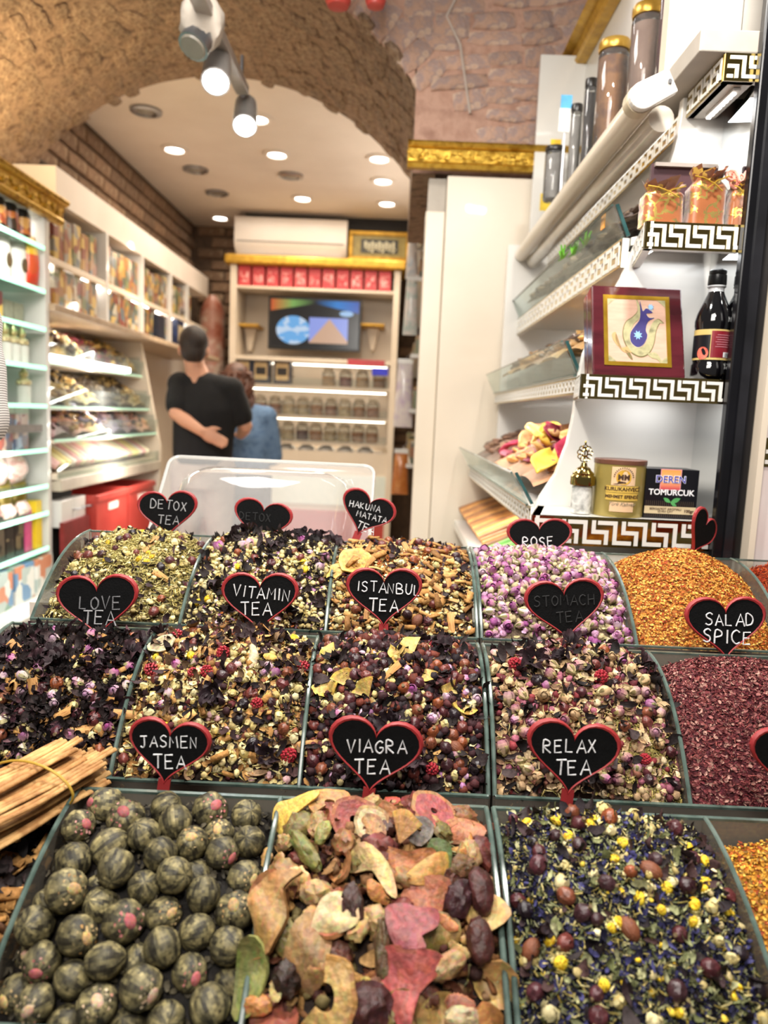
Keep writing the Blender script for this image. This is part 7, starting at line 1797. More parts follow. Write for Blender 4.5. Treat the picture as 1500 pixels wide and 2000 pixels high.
# big yellow-green slices first, so the small pieces leave room for them
def hf(h):
    c_ = hx(h); g = sum(c_) / 3; return tuple((g + (x - g) * .85) * .88 for x in c_)
def disc_slice(R_, a0, a1, r0, th, warp, flesh, rind, sd, na=22, nr=5, rindw=.16):
    """dried fruit slice: sector of a disc with hole r0, rind along the outer edge, both faces and thickness"""
    r = random.Random(sd); ph = [r.uniform(0, 6) for _ in range(5)]; q = MB(); full = abs(a1 - a0) > 6.2
    def P_(i, j, side):
        a = a0 + (a1 - a0) * i / na; t = j / nr; rr = r0 + (R_ - r0) * t; rr *= 1 + .06 * math.sin(3 * a + ph[0]) + .03 * math.sin(7 * a + ph[1]) * t
        x, y = rr * math.cos(a), rr * math.sin(a)
        z = 1.7 * warp * R_ * (math.sin(x / R_ * 2.2 + ph[2]) * .5 + math.cos(y / R_ * 2.6 + ph[3]) * .5 + .35 * t * math.sin(4 * a + ph[4]))
        return (x, y, z + side * th / 2)
    off = []
    vs = [P_(i, j, s) for s in (1, -1) for i in range(na + 1) for j in range(nr + 1)]
    st = (na + 1) * (nr + 1); ix = lambda s, i, j: (0 if s > 0 else st) + i * (nr + 1) + j
    fs, cs = [], []
    fc, rc = hf(flesh), hf(rind)
    for s in (1, -1):
        for i in range(na):
            for j in range(nr):
                f = (ix(s, i, j), ix(s, i + 1, j), ix(s, i + 1, j + 1), ix(s, i, j + 1)); fs.append(f if s > 0 else f[::-1])
                c_ = rc if j >= nr - 1 else fc; cs.append(tuple(x * r.uniform(.85, 1.12) for x in c_))
    for i in range(na):
        fs.append((ix(1, i, nr), ix(1, i + 1, nr), ix(-1, i + 1, nr), ix(-1, i, nr))); cs.append(rc)
        if r0 > 1e-4: fs.append((ix(1, i, 0), ix(-1, i, 0), ix(-1, i + 1, 0), ix(1, i + 1, 0))); cs.append(fc)
    if not full:
        for j in range(nr):
            for i in (0, na): fs.append((ix(1, i, j), ix(1, i, j + 1), ix(-1, i, j + 1), ix(-1, i, j))); cs.append(tuple(x * .9 for x in fc))
    q.v = vs; q.f = fs; q.m = [0] * len(fs); q.c = cs
    return q.mesh('fruit_slice', vc_fruit, smooth=40)
def sheet(poly, th, warp, top, edge, sd):
    """flat dried piece with an irregular outline, warped"""
    r = random.Random(sd); ph = [r.uniform(0, 6) for _ in range(3)]; q = MB(); poly = spline(poly, 3); n = len(poly); rings = 5; th *= 1.3; kb = r.choice((-1, 1)) * r.uniform(.35, .8); ka = r.uniform(0, 3)
    cx_ = sum(p[0] for p in poly) / n; cy_ = sum(p[1] for p in poly) / n; S_2 = max(abs(p[0]) + abs(p[1]) for p in poly)
    vs = []
    for s in (1, -1):
        for k in range(rings + 1):
            t = k / rings
            for (x, y) in poly:
                X, Y_ = cx_ + (x - cx_) * t, cy_ + (y - cy_) * t
                vs.append((X, Y_, warp * S_2 * (math.sin(X / S_2 * 3.4 + ph[0]) + math.cos(Y_ / S_2 * 3.8 + ph[1]) + .5 * math.sin((X + Y_) / S_2 * 7 + ph[2])) * .8 + kb * (X * math.cos(ka) + Y_ * math.sin(ka)) ** 2 / S_2 + s * th / 2))
    st = (rings + 1) * n; fs, cs = [], []; tc, ec = hf(top), hf(edge)
    for s in (0, 1):
        for k in range(rings):
            for i in range(n):
                j = (i + 1) % n; f = (s * st + k * n + i, s * st + (k + 1) * n + i, s * st + (k + 1) * n + j, s * st + k * n + j)
                fs.append(f); cs.append(tuple(x * r.uniform(.85, 1.12) for x in tc))
    for i in range(n):
        j = (i + 1) % n; fs.append((rings * n + i, rings * n + j, st + rings * n + j, st + rings * n + i)); cs.append(ec)
    q.v, q.f, q.m, q.c = vs, fs, [0] * len(fs), cs
    me = q.mesh('fruit_piece', vc_fruit, smooth=50); return me
def chunk(r3, col, sd, crease=.25):
    r = random.Random(sd); k = r.uniform(0, 9); q = MB(); c_ = hf(col)
    q.ball((0, 0, 0), r3, 18, 12, 0, None, lambda d: 1 + crease * fnoise((d.x * 1.6 + k, d.y * 1.6, d.z * 1.6), 1.5) + crease * .5 * fnoise((d.x * 4, d.y * 4 + k, d.z * 4), 1))
    q.c = [tuple(x * r.uniform(.8, 1.2) for x in c_) for _ in q.f]
    return q.mesh('fruit_chunk', vc_fruit, smooth=True)
def ear(L, w, col, edge, sd, arcv=2.2):
    """curled dried apple or mushroom-like ring piece: a C-shaped thick strip"""
    r = random.Random(sd); q = MB(); n = 14; pts = []; rs = []
    for i in range(n + 1):
        a = -arcv / 2 + arcv * i / n; pts.append((L * .5 * math.sin(a), L * .42 * (1 - math.cos(a)) - L * .15, .2 * L * math.sin(i / n * 3 + sd) * .4))
        tt = math.sin(PI * (.12 + .76 * i / n)); rs.append((w * .5 * tt * r.uniform(.85, 1.1), w * .16 * tt * r.uniform(.9, 1.2)))
    q.tube(pts, rs, 10); c0_, c1_ = hf(col), hf(edge)
    q.c = [tuple(x * r.uniform(.85, 1.15) for x in (c1_ if (i % 10) in (0, 4, 5, 9) else c0_)) for i in range(len(q.f))]
    return q.mesh('fruit_curl', vc_fruit, smooth=True)
def lay(me, name, hk, px, py, lift, label, cat, group, spin=0, tilt=(0, 0), s=1.0, face=.0):
    """put a piece where the sight line through (px, py) meets the heap; face tips it towards the viewer"""
    Hh = H[hk]; p, u, t = Hh.hit(px, py)
    if p is None: return None
    n = Hh.n(u, t); n = (n + NY * face + Vector((tilt[0], tilt[1], 0))).normalized()
    a = (X3 - X3.dot(n) * n).normalized(); b_ = n.cross(a)
    M = Matrix((a, b_, n)).transposed() @ Matrix.Rotation(spin, 3, 'Z')
    taken.setdefault(hk, []).append((p, .014))
    o = link(name, me, None, 0, p + n * lift, M.to_euler(), s); return tag(o, label, cat, group)
D = math.radians
# lemon slices in the middle bin and the back row
LEM = ('#c9a548', '#dcb83e')
for i, (px, py, s, sp, a_, lb) in enumerate([
    (658, 1290, 1.0, 100, 95, 'dried lemon wedge lying left of the dark rosehips, highest on the left'), (640, 1330, .9, 200, 150, 'dried lemon wedge at the left glass of the rosehip tea'), (672, 1340, .9, 20, 140, 'dried lemon half slice with open centre in the rosehip tea'),
    (720, 1365, 1.05, 80, 85, 'dried lemon wedge standing over the middle of the rosehip tea'), (805, 1285, 1.1, 70, 110, 'large dried lemon wedge under the ISTANBUL TEA heart'), (828, 1310, .8, 250, 100, 'dried lemon wedge with pale pith right of the large one'),
    (856, 1345, .9, 300, 90, 'dried lemon wedge leaning right in the rosehip tea'), (900, 1362, 1.05, 220, 100, 'dried lemon wedge nearest the right glass of the rosehip tea'), (780, 1278, .7, 150, 120, 'small dried lemon piece under the ISTANBUL TEA stake'), (724, 1415, .9, 180, 120, 'dried lemon wedge just above the big middle front heart')]):
    lay(disc_slice(.021, 0, D(a_), .001, .0022, .16, *LEM, 400 + i, 14, 5), 'lemon_slice', 'istanbul', px, py, .007, lb, 'lemon slice', 'lemon slices in the rosehip tea', D(sp), s=s, face=.45, tilt=(rnd.uniform(-.3, .3), 0))
lay(disc_slice(.024, 0, 6.283, .001, .002, .1, '#b8934a', '#d6b85a', 440), 'lemon_slice', 'istanbul', 648, 1242, .012, 'whole dried lemon round at the back left of the rosehip tea', 'lemon slice', 'lemon slices in the rosehip tea', 0, face=.1)
lay(disc_slice(.024, 0, 6.283, .001, .0022, .12, '#c9932c', '#e0b23c', 441), 'lemon_slice', 'bark', 694, 1102, .008, 'dried orange round at the left of the bark tea', 'orange slice', None, 0, face=.2)
lay(disc_slice(.024, 0, D(170), .001, .0022, .12, '#cfa040', '#e0b848', 442), 'lemon_slice', 'bark', 672, 1124, .006, 'dried orange half slice beside the ISTANBUL TEA heart', 'orange slice', None, 1, face=.2)
lay(disc_slice(.017, 0, 6.283, .001, .0018, .05, '#cbb488', '#e0d2a6', 443, rindw=.3), 'pale_slice', 'vitamin', 325, 1266, .010, 'pale oval dried slice by the left glass of the JASMEN TEA mix', 'fruit slice', None, 0, s=(1.1, .75, 1), face=.3)
lay(ear(.034, .012, '#d6c49a', '#c2ac7c', 444), 'pale_curl', 'vitamin', 487, 1290, .010, 'pale curved rind in the JASMEN TEA mix', 'rind', None, D(80), face=.4)
lay(ear(.034, .010, '#c9a02e', '#d6b242', 445, .9), 'yellow_rind', 'vitamin', 525, 1283, .012, 'yellow strip of rind in the JASMEN TEA mix', 'rind', None, D(-10), face=.3)
# bark chips that stand out
CH = []
for i in range(4):
    q = MB(); L = .03 + .006 * i
    q.grid(lambda u, v: (L * (u - .5), .006 * math.sin((v - .5) * 2.4) * (1 - .3 * u), .003 * math.cos((v - .5) * 2.4) + .002 * math.sin(u * 4 + i)), 5, 4); me = q.mesh('bark_chip', mat('bark_tan', ['#a8743c', '#c9965a', '#8d5f34'], .7, scale=60, stretch=(1, 6, 1), objrand=.2) if 'bark_tan' not in MATS else MATS['bark_tan'], smooth=True); CH.append(me)
for hk, n, lb in (('bark', 16, 'curled tan bark chip on the bark tea behind the ISTANBUL TEA heart'), ('love', 9, 'tan bark chip on the dark hibiscus tea'), ('vitamin', 8, 'tan bark chip on the JASMEN TEA mix'), ('detox', 4, 'tan bark chip on the straw yellow tea'), ('istanbul', 3, 'tan bark chip on the rosehip tea')):
    drop(CH, 'bark_chip', hk, n, lb, 'bark chip', 'bark chips, ' + hk + ' bin', .8, 1.15, .15, .35, .02)
for hk, n, lb in (('love', 15, 'dark shrivelled hibiscus flower on the left middle bin'), ('hidden', 9, 'dark hibiscus flower on the tea behind the VITAMIN TEA heart'), ('istanbul', 5, 'dark hibiscus flower on the rosehip tea'), ('stomach', 5, 'dark hibiscus flower on the beige petal tea'), ('vitamin', 5, 'dark hibiscus flower on the JASMEN TEA mix')):
    drop(HIBM, 'hibiscus_flower', hk, n, lb, 'dried flower', 'hibiscus flowers, ' + hk + ' bin', .8, 1.25, .1, .6, .03, rmin=.4)
for hk, n, lb, s0, s1, ar in (('istanbul', 92, 'wrinkled dark rosehip among the lemon slices', .85, 1.2, None), ('vitamin', 30, 'wrinkled rosehip on the JASMEN TEA mix', .8, 1.15, None), ('stomach', 22, 'wrinkled rosehip on the beige petal tea', .8, 1.15, None), ('love', 18, 'wrinkled rosehip on the dark hibiscus tea', .9, 1.25, None),
                      ('detox', 22, 'wrinkled rosehip on the straw yellow tea', .8, 1.1, None), ('hidden', 24, 'wrinkled rosehip on the tea behind the VITAMIN TEA heart', .75, 1.05, None), ('bark', 42, 'wrinkled rosehip on the bark tea', .75, 1.1, None), ('relax', 30, 'dark wrinkled rosehip on the green and purple tea', .8, 1.2, None)):
    drop(HIPS, 'rosehip', hk, n, lb, 'rosehip', 'rosehips, ' + hk + ' bin', s0, s1, .25, 1.2, .014, ar)
for meshes, hk, n, lb, s0, s1 in ((BUDS, 'rose', 190, 'dried pink purple rosebud in the bin of rosebuds', .8, 1.12), (BUDS, 'love', 42, 'dried pink rosebud on the dark hibiscus tea', .9, 1.25), (PALE, 'stomach', 60, 'dried beige rosebud on the petal tea', .9, 1.3), (BUDS, 'hidden', 10, 'dried pink rosebud on the tea behind the VITAMIN TEA heart', .9, 1.3),
                               (BUDS, 'vitamin', 9, 'dried pink rosebud on the JASMEN TEA mix', .8, 1.1), (BUDS, 'istanbul', 9, 'dried pink rosebud on the rosehip tea', .8, 1.15), (BUDS, 'stomach', 9, 'dried purple rosebud on the beige petal tea', .8, 1.1)):
    drop(meshes, 'rosebud', hk, n, lb, 'rosebud', 'rosebuds, ' + hk + ' bin' + (' pale' if meshes is PALE else ''), s0, s1, .3, 1.3, .0135, rmin=.48)
for hk, n, lb in (('relax', 26, 'small yellow daisy head on the green and purple tea'), ('detox', 8, 'small yellow daisy head on the straw yellow tea'), ('hidden', 8, 'small yellow daisy head on the tea behind the VITAMIN TEA heart'), ('vitamin', 6, 'small yellow daisy head on the JASMEN TEA mix'), ('love', 4, 'small yellow daisy head on the dark hibiscus tea')):
    drop(DAIS, 'daisy_head', hk, n, lb, 'flower head', 'daisy heads, ' + hk + ' bin', .9, 1.35, .3, .6, .009)
for hk, n, lb in (('relax', 22, 'cream camomile bud on the green and purple tea'), ('hidden', 60, 'cream camomile bud on the tea behind the VITAMIN TEA heart'), ('detox', 34, 'cream camomile bud on the straw yellow tea'), ('vitamin', 50, 'cream camomile bud on the JASMEN TEA mix'), ('bark', 20, 'cream camomile bud on the bark tea'), ('istanbul', 24, 'cream camomile bud on the rosehip tea'), ('love', 20, 'cream camomile bud on the dark hibiscus tea')):
    drop(CAMO, 'camomile_bud', hk, n, lb, 'flower bud', 'camomile buds, ' + hk + ' bin', .9, 1.6, .3, .9, .009, rmin=.5)
for hk, n, lb in (('vitamin', 9, 'dried raspberry on the JASMEN TEA mix'), ('stomach', 5, 'dried raspberry on the beige petal tea'), ('istanbul', 2, 'dried raspberry on the rosehip tea')):
    drop(BERR, 'raspberry', hk, n, lb, 'raspberry', 'raspberries, ' + hk + ' bin', .8, 1.15, .3, .8, .014)
q = MB(); q.ball((0, 0, 0), (.011, .0072, .0065), 16, 10, 0, None, lambda d: 1 - .12 * max(0, d.x)); ALM = q.mesh('almond', mat('almond_skin', ['#6a3a24', '#7d472c', '#5a321e'], .5, scale=60, stretch=(1, 8, 8), bump=.3), smooth=True)
for hk, px, py, lb in (('istanbul', 888, 1462, 'brown nut at the lower right of the rosehip tea'), ('bark', 815, 1214, 'brown nut at the front of the bark tea'), ('love', 42, 1236, 'brown nut at the back left of the dark hibiscus tea'), ('love', 8, 1366, 'brown nut at the left edge on the dark hibiscus tea'), ('relax', 1226, 1815, 'reddish brown nut in the middle of the green and purple tea'), ('relax', 1268, 1704, 'reddish nut at the upper middle of the green and purple tea'), ('relax', 1040, 1856, 'brown nut at the left of the green and purple tea'), ('istanbul', 758, 1505, 'brown nut beside the big middle front heart')):
    lay(ALM, 'nut', hk, px, py, .004, lb, 'nut', None, rnd.uniform(0, 6), face=.2)

# ---- rolled tea balls
def ball_mesh(sd, flower=None):
    r = random.Random(sd); q = MB(); nu, nv = 30, 20; R_ = .0172; k = r.uniform(0, 9); tw = r.uniform(-.8, .8); st = r.randint(9, 13)
    cols = [hx(c_) for c_ in ('#2a261c', '#4a4532', '#6d6546', '#3a3526', '#857a54', '#544c38')]
    vs, cc = [], []
    for j in range(nv + 1):
        th_ = PI * j / nv
        for i in range(nu):
            ph = 2 * PI * i / nu; d = Vector((math.sin(th_) * math.cos(ph), math.sin(th_) * math.sin(ph), math.cos(th_)))
            a = st * (ph + tw * math.cos(th_)) + 1.6 * fnoise(d * 1.3 + Vector((k, 0, 0)), 1.5)
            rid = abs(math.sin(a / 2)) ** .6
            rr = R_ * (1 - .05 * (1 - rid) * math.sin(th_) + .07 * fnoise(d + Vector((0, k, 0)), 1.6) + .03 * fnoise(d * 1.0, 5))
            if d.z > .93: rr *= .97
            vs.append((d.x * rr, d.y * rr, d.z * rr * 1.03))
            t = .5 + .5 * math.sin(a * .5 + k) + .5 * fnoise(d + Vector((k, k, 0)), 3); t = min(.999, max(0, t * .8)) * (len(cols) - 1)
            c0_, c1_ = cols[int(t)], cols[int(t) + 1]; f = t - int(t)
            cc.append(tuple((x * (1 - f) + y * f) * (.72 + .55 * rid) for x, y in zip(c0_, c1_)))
    fs = [(j * nu + i, (j + 1) * nu + i, (j + 1) * nu + (i + 1) % nu, j * nu + (i + 1) % nu) for j in range(nv) for i in range(nu)]
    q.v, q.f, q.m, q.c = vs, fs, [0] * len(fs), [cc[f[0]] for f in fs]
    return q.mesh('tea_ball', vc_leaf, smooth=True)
TB = [ball_mesh(500 + i) for i in range(7)]
def tip_mesh(sd, cols):
    r = random.Random(sd); q = MB(); R_ = .0172
    for k in range(16):
        a = 2.4 * k; s = R_ * .42 * math.sqrt((k + 1) / 16); L = R_ * .30
        b0 = Vector((s * math.cos(a), s * math.sin(a), math.sqrt(max(0, R_ * R_ * 1.0 - s * s)) * 1.0)); tdir = Vector((-math.sin(a), math.cos(a), 0)); o = len(q.f)
        e = b0 + Vector((math.cos(a) * L, math.sin(a) * L, -L * (.2 + s / R_ * 1.1))) + Z3 * r.uniform(.0001, .0006)
        q.add([b0 - tdir * .0013 - Z3 * .001, b0 + tdir * .0013 - Z3 * .001, e + tdir * .0011, e - tdir * .0011], [(0, 1, 2, 3)])
        q.c[o] = hx(r.choice(cols))
    q.ball((0, 0, R_ * .955), (R_ * .36, R_ * .27, R_ * .1), 12, 6); q.c = [c_ or tuple(x * r.uniform(.7, 1.1) for x in hx(cols[0])) for c_ in q.c]
    return q.mesh('flower_tip', vc_soft, smooth=True)
TIP = {'pink': tip_mesh(1, ['#a85c5c', '#b87470', '#95504f', '#c49088']), 'cream': tip_mesh(2, ['#b89a6a', '#a5804e', '#c4a878']), 'white': tip_mesh(3, ['#bda284', '#b07c6a', '#cbb898'])}
BALLS = [(640, 215, 105, 'pink', -1, .6), (490, 345, 95, 'pink', 1, .7), (710, 315, 115, 'pink', .1, 1.0), (985, 210, 95, 0, 0, 0), (1270, 235, 105, 'pink', .6, .9), (1450, 260, 85, 0, 0, 0), (1030, 370, 105, 0, 0, 0), (1270, 380, 90, 'cream', 0, 1), (1420, 450, 95, 0, 0, 0), (1110, 440, 95, 'cream', .1, 1), (830, 450, 85, 0, 0, 0), (1245, 545, 100, 'pink', 1, .1), (300, 520, 125, 'white', .6, -.6), (630, 510, 110, 0, 0, 0), (470, 600, 60, 0, 0, 0), (945, 550, 75, 0, 0, 0), (1030, 650, 110, 0, 0, 0), (680, 660, 115, 0, 0, 0), (1410, 650, 105, 'cream', .9, .4), (385, 740, 125, 'cream', .9, .7), (230, 790, 75, 0, 0, 0), (545, 790, 65, 0, 0, 0), (840, 725, 85, 0, 0, 0), (1185, 750, 95, 0, 0, 0), (970, 890, 110, 'cream', .8, .7), (1340, 830, 120, 'cream', 0, 1), (1115, 960, 105, 0, 0, 0), (720, 935, 130, 'pink', .6, .6), (240, 960, 120, 0, 0, 0), (465, 1000, 125, 'cream', 1, .4), (1320, 1080, 100, 0, 0, 0), (70, 1090, 95, 'white', -.2, .8), (950, 1090, 75, 0, 0, 0), (265, 1170, 85, 'pink', .1, .1), (520, 1240, 110, 0, 0, 0), (770, 1150, 100, 0, 0, 0), (860, 1260, 130, 'white', .95, .2), (1105, 1200, 115, 'pink', .5, .3), (1210, 1340, 130, 0, 0, 0), (580, 1360, 125, 'white', .3, 1), (80, 1300, 90, 'cream', -.3, .2), (190, 1410, 115, 'white', 0, .3), (350, 1470, 90, 0, 0, 0), (730, 1490, 80, 0, 0, 0), (1440, 1200, 80, 0, 0, 0), (1150, 620, 70, 0, 0, 0), (640, 1130, 70, 0, 0, 0), (900, 1400, 85, 0, 0, 0)]
hb = H['balls']; bp_ = []
for cx_, cy_, r_, tipc, tx, ty in BALLS:
    px, py = cx_ / 3, 1500 + cy_ / 3
    p, u, t = hb.hit(px, py)
    if p is None: p = hb.p(.5, .05)
    rr = r_ / 3 * p.y / F * 1.02; rr = min(.0205, max(.0145, rr))
    bp_.append([p - (p - ORG).normalized() * .002, rr, tipc, tx, ty])
fill = []
for _ in range(34):  # a second layer under the visible one
    u, t = rnd.uniform(.06, .94), rnd.uniform(.04, .95); p = hb.p(u, t) - Z3 * rnd.uniform(.028, .040); fill.append([p, .0172, 0, 0, 0])
allb = bp_ + fill; nvis = len(bp_)
for it in range(60):
    for i in range(len(allb)):
        for j in range(i):
            d = allb[i][0] - allb[j][0]; m_ = (allb[i][1] + allb[j][1]) * .985; L = d.length
            if 1e-6 < L < m_:
                k = (m_ - L) / L * .5; wi = .35 if i < nvis else 1; allb[i][0] = allb[i][0] + d * k * wi; wj = .35 if j < nvis else 1; allb[j][0] = allb[j][0] - d * k * wj
    for b_ in allb:
        b_[0].x = min(max(b_[0].x, hb.x0 + b_[1]), hb.x1 - b_[1]); b_[0].y = min(max(b_[0].y, hb.yf + b_[1] * .6), hb.yb - b_[1]); b_[0].z = max(b_[0].z, ROWS[1][1] - .055)
ROWN = ['rearmost', 'second', 'third', 'fourth', 'fifth', 'sixth', 'frontmost']; COLN = ['left', 'left of centre', 'right of centre', 'right']
TW = {'pink': 'pink', 'cream': 'straw coloured', 'white': 'pale whitish'}
for k, (p, rr, tipc, tx, ty) in enumerate(allb):
    s = rr / .0172; me = TB[k % 7]; wh = 'lower layer of the left front bin'
    if k < nvis: wh = '%s rank of left front bin, %s' % (ROWN[min(6, int(BALLS[k][1] / 215))], COLN[min(3, int(BALLS[k][0] / 375))])
    ez = Vector((tx, -.75, ty)).normalized() if tipc else Vector((rnd.uniform(-1, 1), rnd.uniform(-1, 1), rnd.uniform(-1, 1))).normalized()
    M = ez.to_track_quat('Z', 'Y').to_matrix() @ Matrix.Rotation(rnd.uniform(0, 6), 3, 'Z')
    o = link('tea_ball', me, None, 0, p, M.to_euler(), (s, s * rnd.uniform(.93, 1.05), s * rnd.uniform(.95, 1.06)))
    if tipc:
        c_ = bpy.data.objects.new('flower_tip', TIP[tipc]); C.objects.link(c_); c_.parent = o
        c_['label'] = TW[tipc] + ' flower tip'
        tag(o, 'tea ball with %s tip, %s' % (TW[tipc], wh), 'tea ball', 'tea balls with a %s tip' % TW[tipc])
    else:
        tag(o, 'plain rolled tea ball, ' + wh, 'tea ball', 'plain rolled tea balls')

# ---- dried fruit in the middle front bin; pixel places follow the photograph
def fpc(me, cx_, cy_, lift, label, spin=0, tilt=(0, 0), s=1.0, face=.25):
    tilt = (tilt[0] + rnd.uniform(-.28, .28), tilt[1] + rnd.uniform(-.2, .2)); s *= .8; face += .1
    return lay(me, 'fruit_piece', 'fruit', 500 + cx_ / 3, 1500 + cy_ / 3, lift, label, 'dried fruit', 'large pieces of dried fruit', D(spin), tilt, s, face)
fpc(sheet([(-.022, -.006), (-.018, .012), (0, .016), (.03, .024), (.034, .012), (.012, -.004), (-.006, -.024), (-.014, -.022)], .002, .03, '#d6aa34', '#c9982a', 600), 250, 300, .020, 'bright yellow flat piece of dried mango at the back left of the fruit bin', 0, (0, 0), 1.0, .5)
fpc(disc_slice(.026, D(-60), D(220), .006, .003, .08, '#c08a4a', '#cf8f3a', 601, rindw=.2), 430, 280, .016, 'orange brown apple ring partly under the yellow mango piece', 10, (0, 0), 1, .35)
fpc(disc_slice(.027, 0, 6.283, .005, .004, .06, '#9d4a40', '#a8603a', 602, rindw=.2), 570, 320, .014, 'reddish dried fruit ring beside the heart stake, left of it', 40, (0, 0), 1, .35)
fpc(disc_slice(.028, 0, 6.283, .004, .004, .05, '#b0504e', '#b87a44', 603), 1010, 330, .016, 'large pinkish red dried fruit ring right of the heart stake', 0, (0, 0), 1.05, .4)
fpc(disc_slice(.02, 0, 6.283, .003, .0035, .05, '#5d5148', '#6d6054', 604), 960, 400, .021, 'small grey brown dried ring lying on the pinkish red one', 0, (0, 0), .8, .35)
fpc(disc_slice(.027, D(60), D(150), .001, .003, .10, '#d0a03a', '#dcae40', 605), 1050, 190, .026, 'dried orange wedge standing at the back of the fruit bin', 20, (-.3, 0), 1, .9)
fpc(disc_slice(.034, D(20), D(85), .002, .004, .05, '#b27a34', '#c9922e', 606), 830, 470, .024, 'brown wedge of dried melon across the middle of the fruit bin', 20, (0, 0), 1.0, .5)
fpc(ear(.045, .012, '#b8331a', '#cf5a22', 607, .8), 760, 245, .024, 'bright red strip of papaya in front of the heart stake', 0, (0, 0), 1, .5)
fpc(disc_slice(.02, 0, 6.283, .001, .003, .08, '#cdb680', '#b08a50', 608), 690, 360, .016, 'pale round apple slice in the middle of the fruit bin', 0, (0, 0), 1, .35)
fpc(disc_slice(.021, 0, 6.283, .001, .004, .06, '#a87a42', '#8d5f30', 609), 670, 410, .008, 'brown round apple slice under the pale one', 0, (0, 0), 1, .3)
fpc(chunk((.026, .009, .007), '#7d7a34', 610), 350, 500, .018, 'olive green slice of dried kiwi at the left of the fruit bin', -45, (0, 0), 1.1, .4)
fpc(chunk((.014, .008, .007), '#97924a', 611), 400, 430, .020, 'small greenish kiwi piece over the olive one', 70, (0, 0), 1, .4)
fpc(sheet([(-.018, -.014), (.02, -.012), (.022, .006), (.004, .014), (-.02, .01)], .003, .08, '#a9673e', '#8d4f2e', 612), 1200, 390, .014, 'brown apple slice by the right glass of the fruit bin', 10, (0, 0), 1, .35)
fpc(sheet([(-.03, -.004), (-.01, -.012), (.02, -.008), (.034, -.002), (.03, .01), (.004, .006), (-.024, .012)], .003, .10, '#b8703a', '#9d5a2a', 613), 890, 560, .014, 'brown orange strip under the melon wedge', 0, (0, 0), 1, .3)
fpc(sheet([(-.03, .012), (-.012, .022), (.012, .004), (.022, -.026), (.012, -.024), (-.004, -.004), (-.028, -.004)], .003, .10, '#d2b070', '#b58a4a', 614), 720, 610, .022, 'cream folded dried apple slice in the middle of the fruit bin', 0, (0, 0), 1.05, .4)
fpc(sheet([(-.022, -.006), (.0, .014), (.022, .02), (.03, -.004), (.014, -.008), (-.004, -.010)], .003, .08, '#c98f34', '#b57a2a', 615), 960, 620, .018, 'golden dried mango piece right of the cream one', 0, (0, 0), 1.1, .4)
fpc(sheet([(-.024, -.004), (-.006, .012), (.022, .012), (.026, -.016), (.006, -.016), (-.012, -.016)], .003, .06, '#b0643e', '#a0522e', 616), 990, 730, .016, 'reddish tan dried guava piece under the golden mango', 0, (0, 0), 1.1, .4)
fpc(ear(.05, .016, '#c0782e', '#d28f3a', 617, 1.2), 730, 740, .018, 'orange curved piece of dried persimmon in the middle of the fruit bin', -40, (0, 0), 1, .45)
fpc(ear(.046, .012, '#a8552c', '#8d3f20', 618, .8), 480, 700, .014, 'brick red strip of dried fruit left of the middle', 8, (0, 0), 1.1, .4)
fpc(ear(.042, .026, '#b8904e', '#cfae6a', 619, 1.4), 290, 620, .016, 'tan curled mushroom-like apple piece at the left of the fruit bin', -15, (0, 0), 1.0, .4)
fpc(ear(.03, .014, '#b58a4a', '#9a7034', 620, 1.2), 90, 580, .018, 'tan curl of dried apple standing at the left glass', 80, (0, 0), 1.1, .5)
fpc(ear(.03, .014, '#a87c3c', '#c29a58', 621, 1.0), 165, 560, .02, 'second tan curl of dried apple beside the left glass', 75, (0, 0), 1.1, .5)
fpc(sheet([(-.016, -.034), (.004, -.03), (.016, -.004), (.012, .02), (.024, .034), (-.004, .03), (-.02, .012), (-.012, -.01)], .004, .14, '#b0803e', '#8d6028', 622), 170, 900, .02, 'long tan crumpled apple piece by the left glass', 0, (0, 0), 1.15, .45)
fpc(ear(.04, .018, '#b5853e', '#c9a05a', 623, 1.0), 280, 860, .018, 'tan folded apple piece next to the long crumpled one', 70, (0, 0), 1, .45)
fpc(chunk((.012, .024, .010), '#3a2018', 624, .35), 570, 860, .018, 'dark brown wrinkled fig in the middle of the fruit bin', 5, (0, 0), 1, .3)
fpc(sheet([(-.02, -.012), (-.004, .014), (.018, .012), (.022, -.012), (.004, -.018)], .004, .14, '#cbb27a', '#a8864a', 625), 420, 880, .024, 'pale cream curled apple slice left of the dark fig', 20, (0, 0), 1.15, .45)
fpc(sheet([(-.018, -.03), (.008, -.032), (.02, -.006), (.016, .024), (-.008, .03), (-.02, .004)], .004, .10, '#9d7640', '#7d5a2c', 626), 340, 1070, .016, 'brown green dried slice below the cream curl', 0, (0, 0), 1.1, .4)
fpc(disc_slice(.034, D(-150), D(70), .012, .005, .10, '#c29a50', '#b07c34', 627, rindw=.3), 430, 1290, .022, 'big C-shaped apple ring at the lower left of the fruit bin', 20, (0, 0), 1.0, .5)
fpc(sheet([(-.024, .018), (-.008, .026), (.01, .022), (.028, .024), (.026, .006), (.01, -.004), (.014, -.014), (-.014, -.012)], .004, .10, '#a04a4c', '#b4686a', 628), 880, 1010, .026, 'dark pink guava slice in the lower middle of the fruit bin', 0, (0, 0), 1.05, .5)
fpc(sheet([(-.028, .02), (.024, .02), (.03, .006), (.01, -.012), (0, -.042), (-.016, -.02)], .004, .08, '#a8483e', '#c47a3a', 629), 890, 1210, .022, 'pointed red papaya slice with orange edge in the lower middle of the fruit bin', 0, (0, 0), 1.1, .5)
fpc(chunk((.008, .028, .008), '#5d4428', 630, .3), 710, 1080, .016, 'brown stick-like dried fruit beside the guava slice', 3, (0, 0), 1, .3)
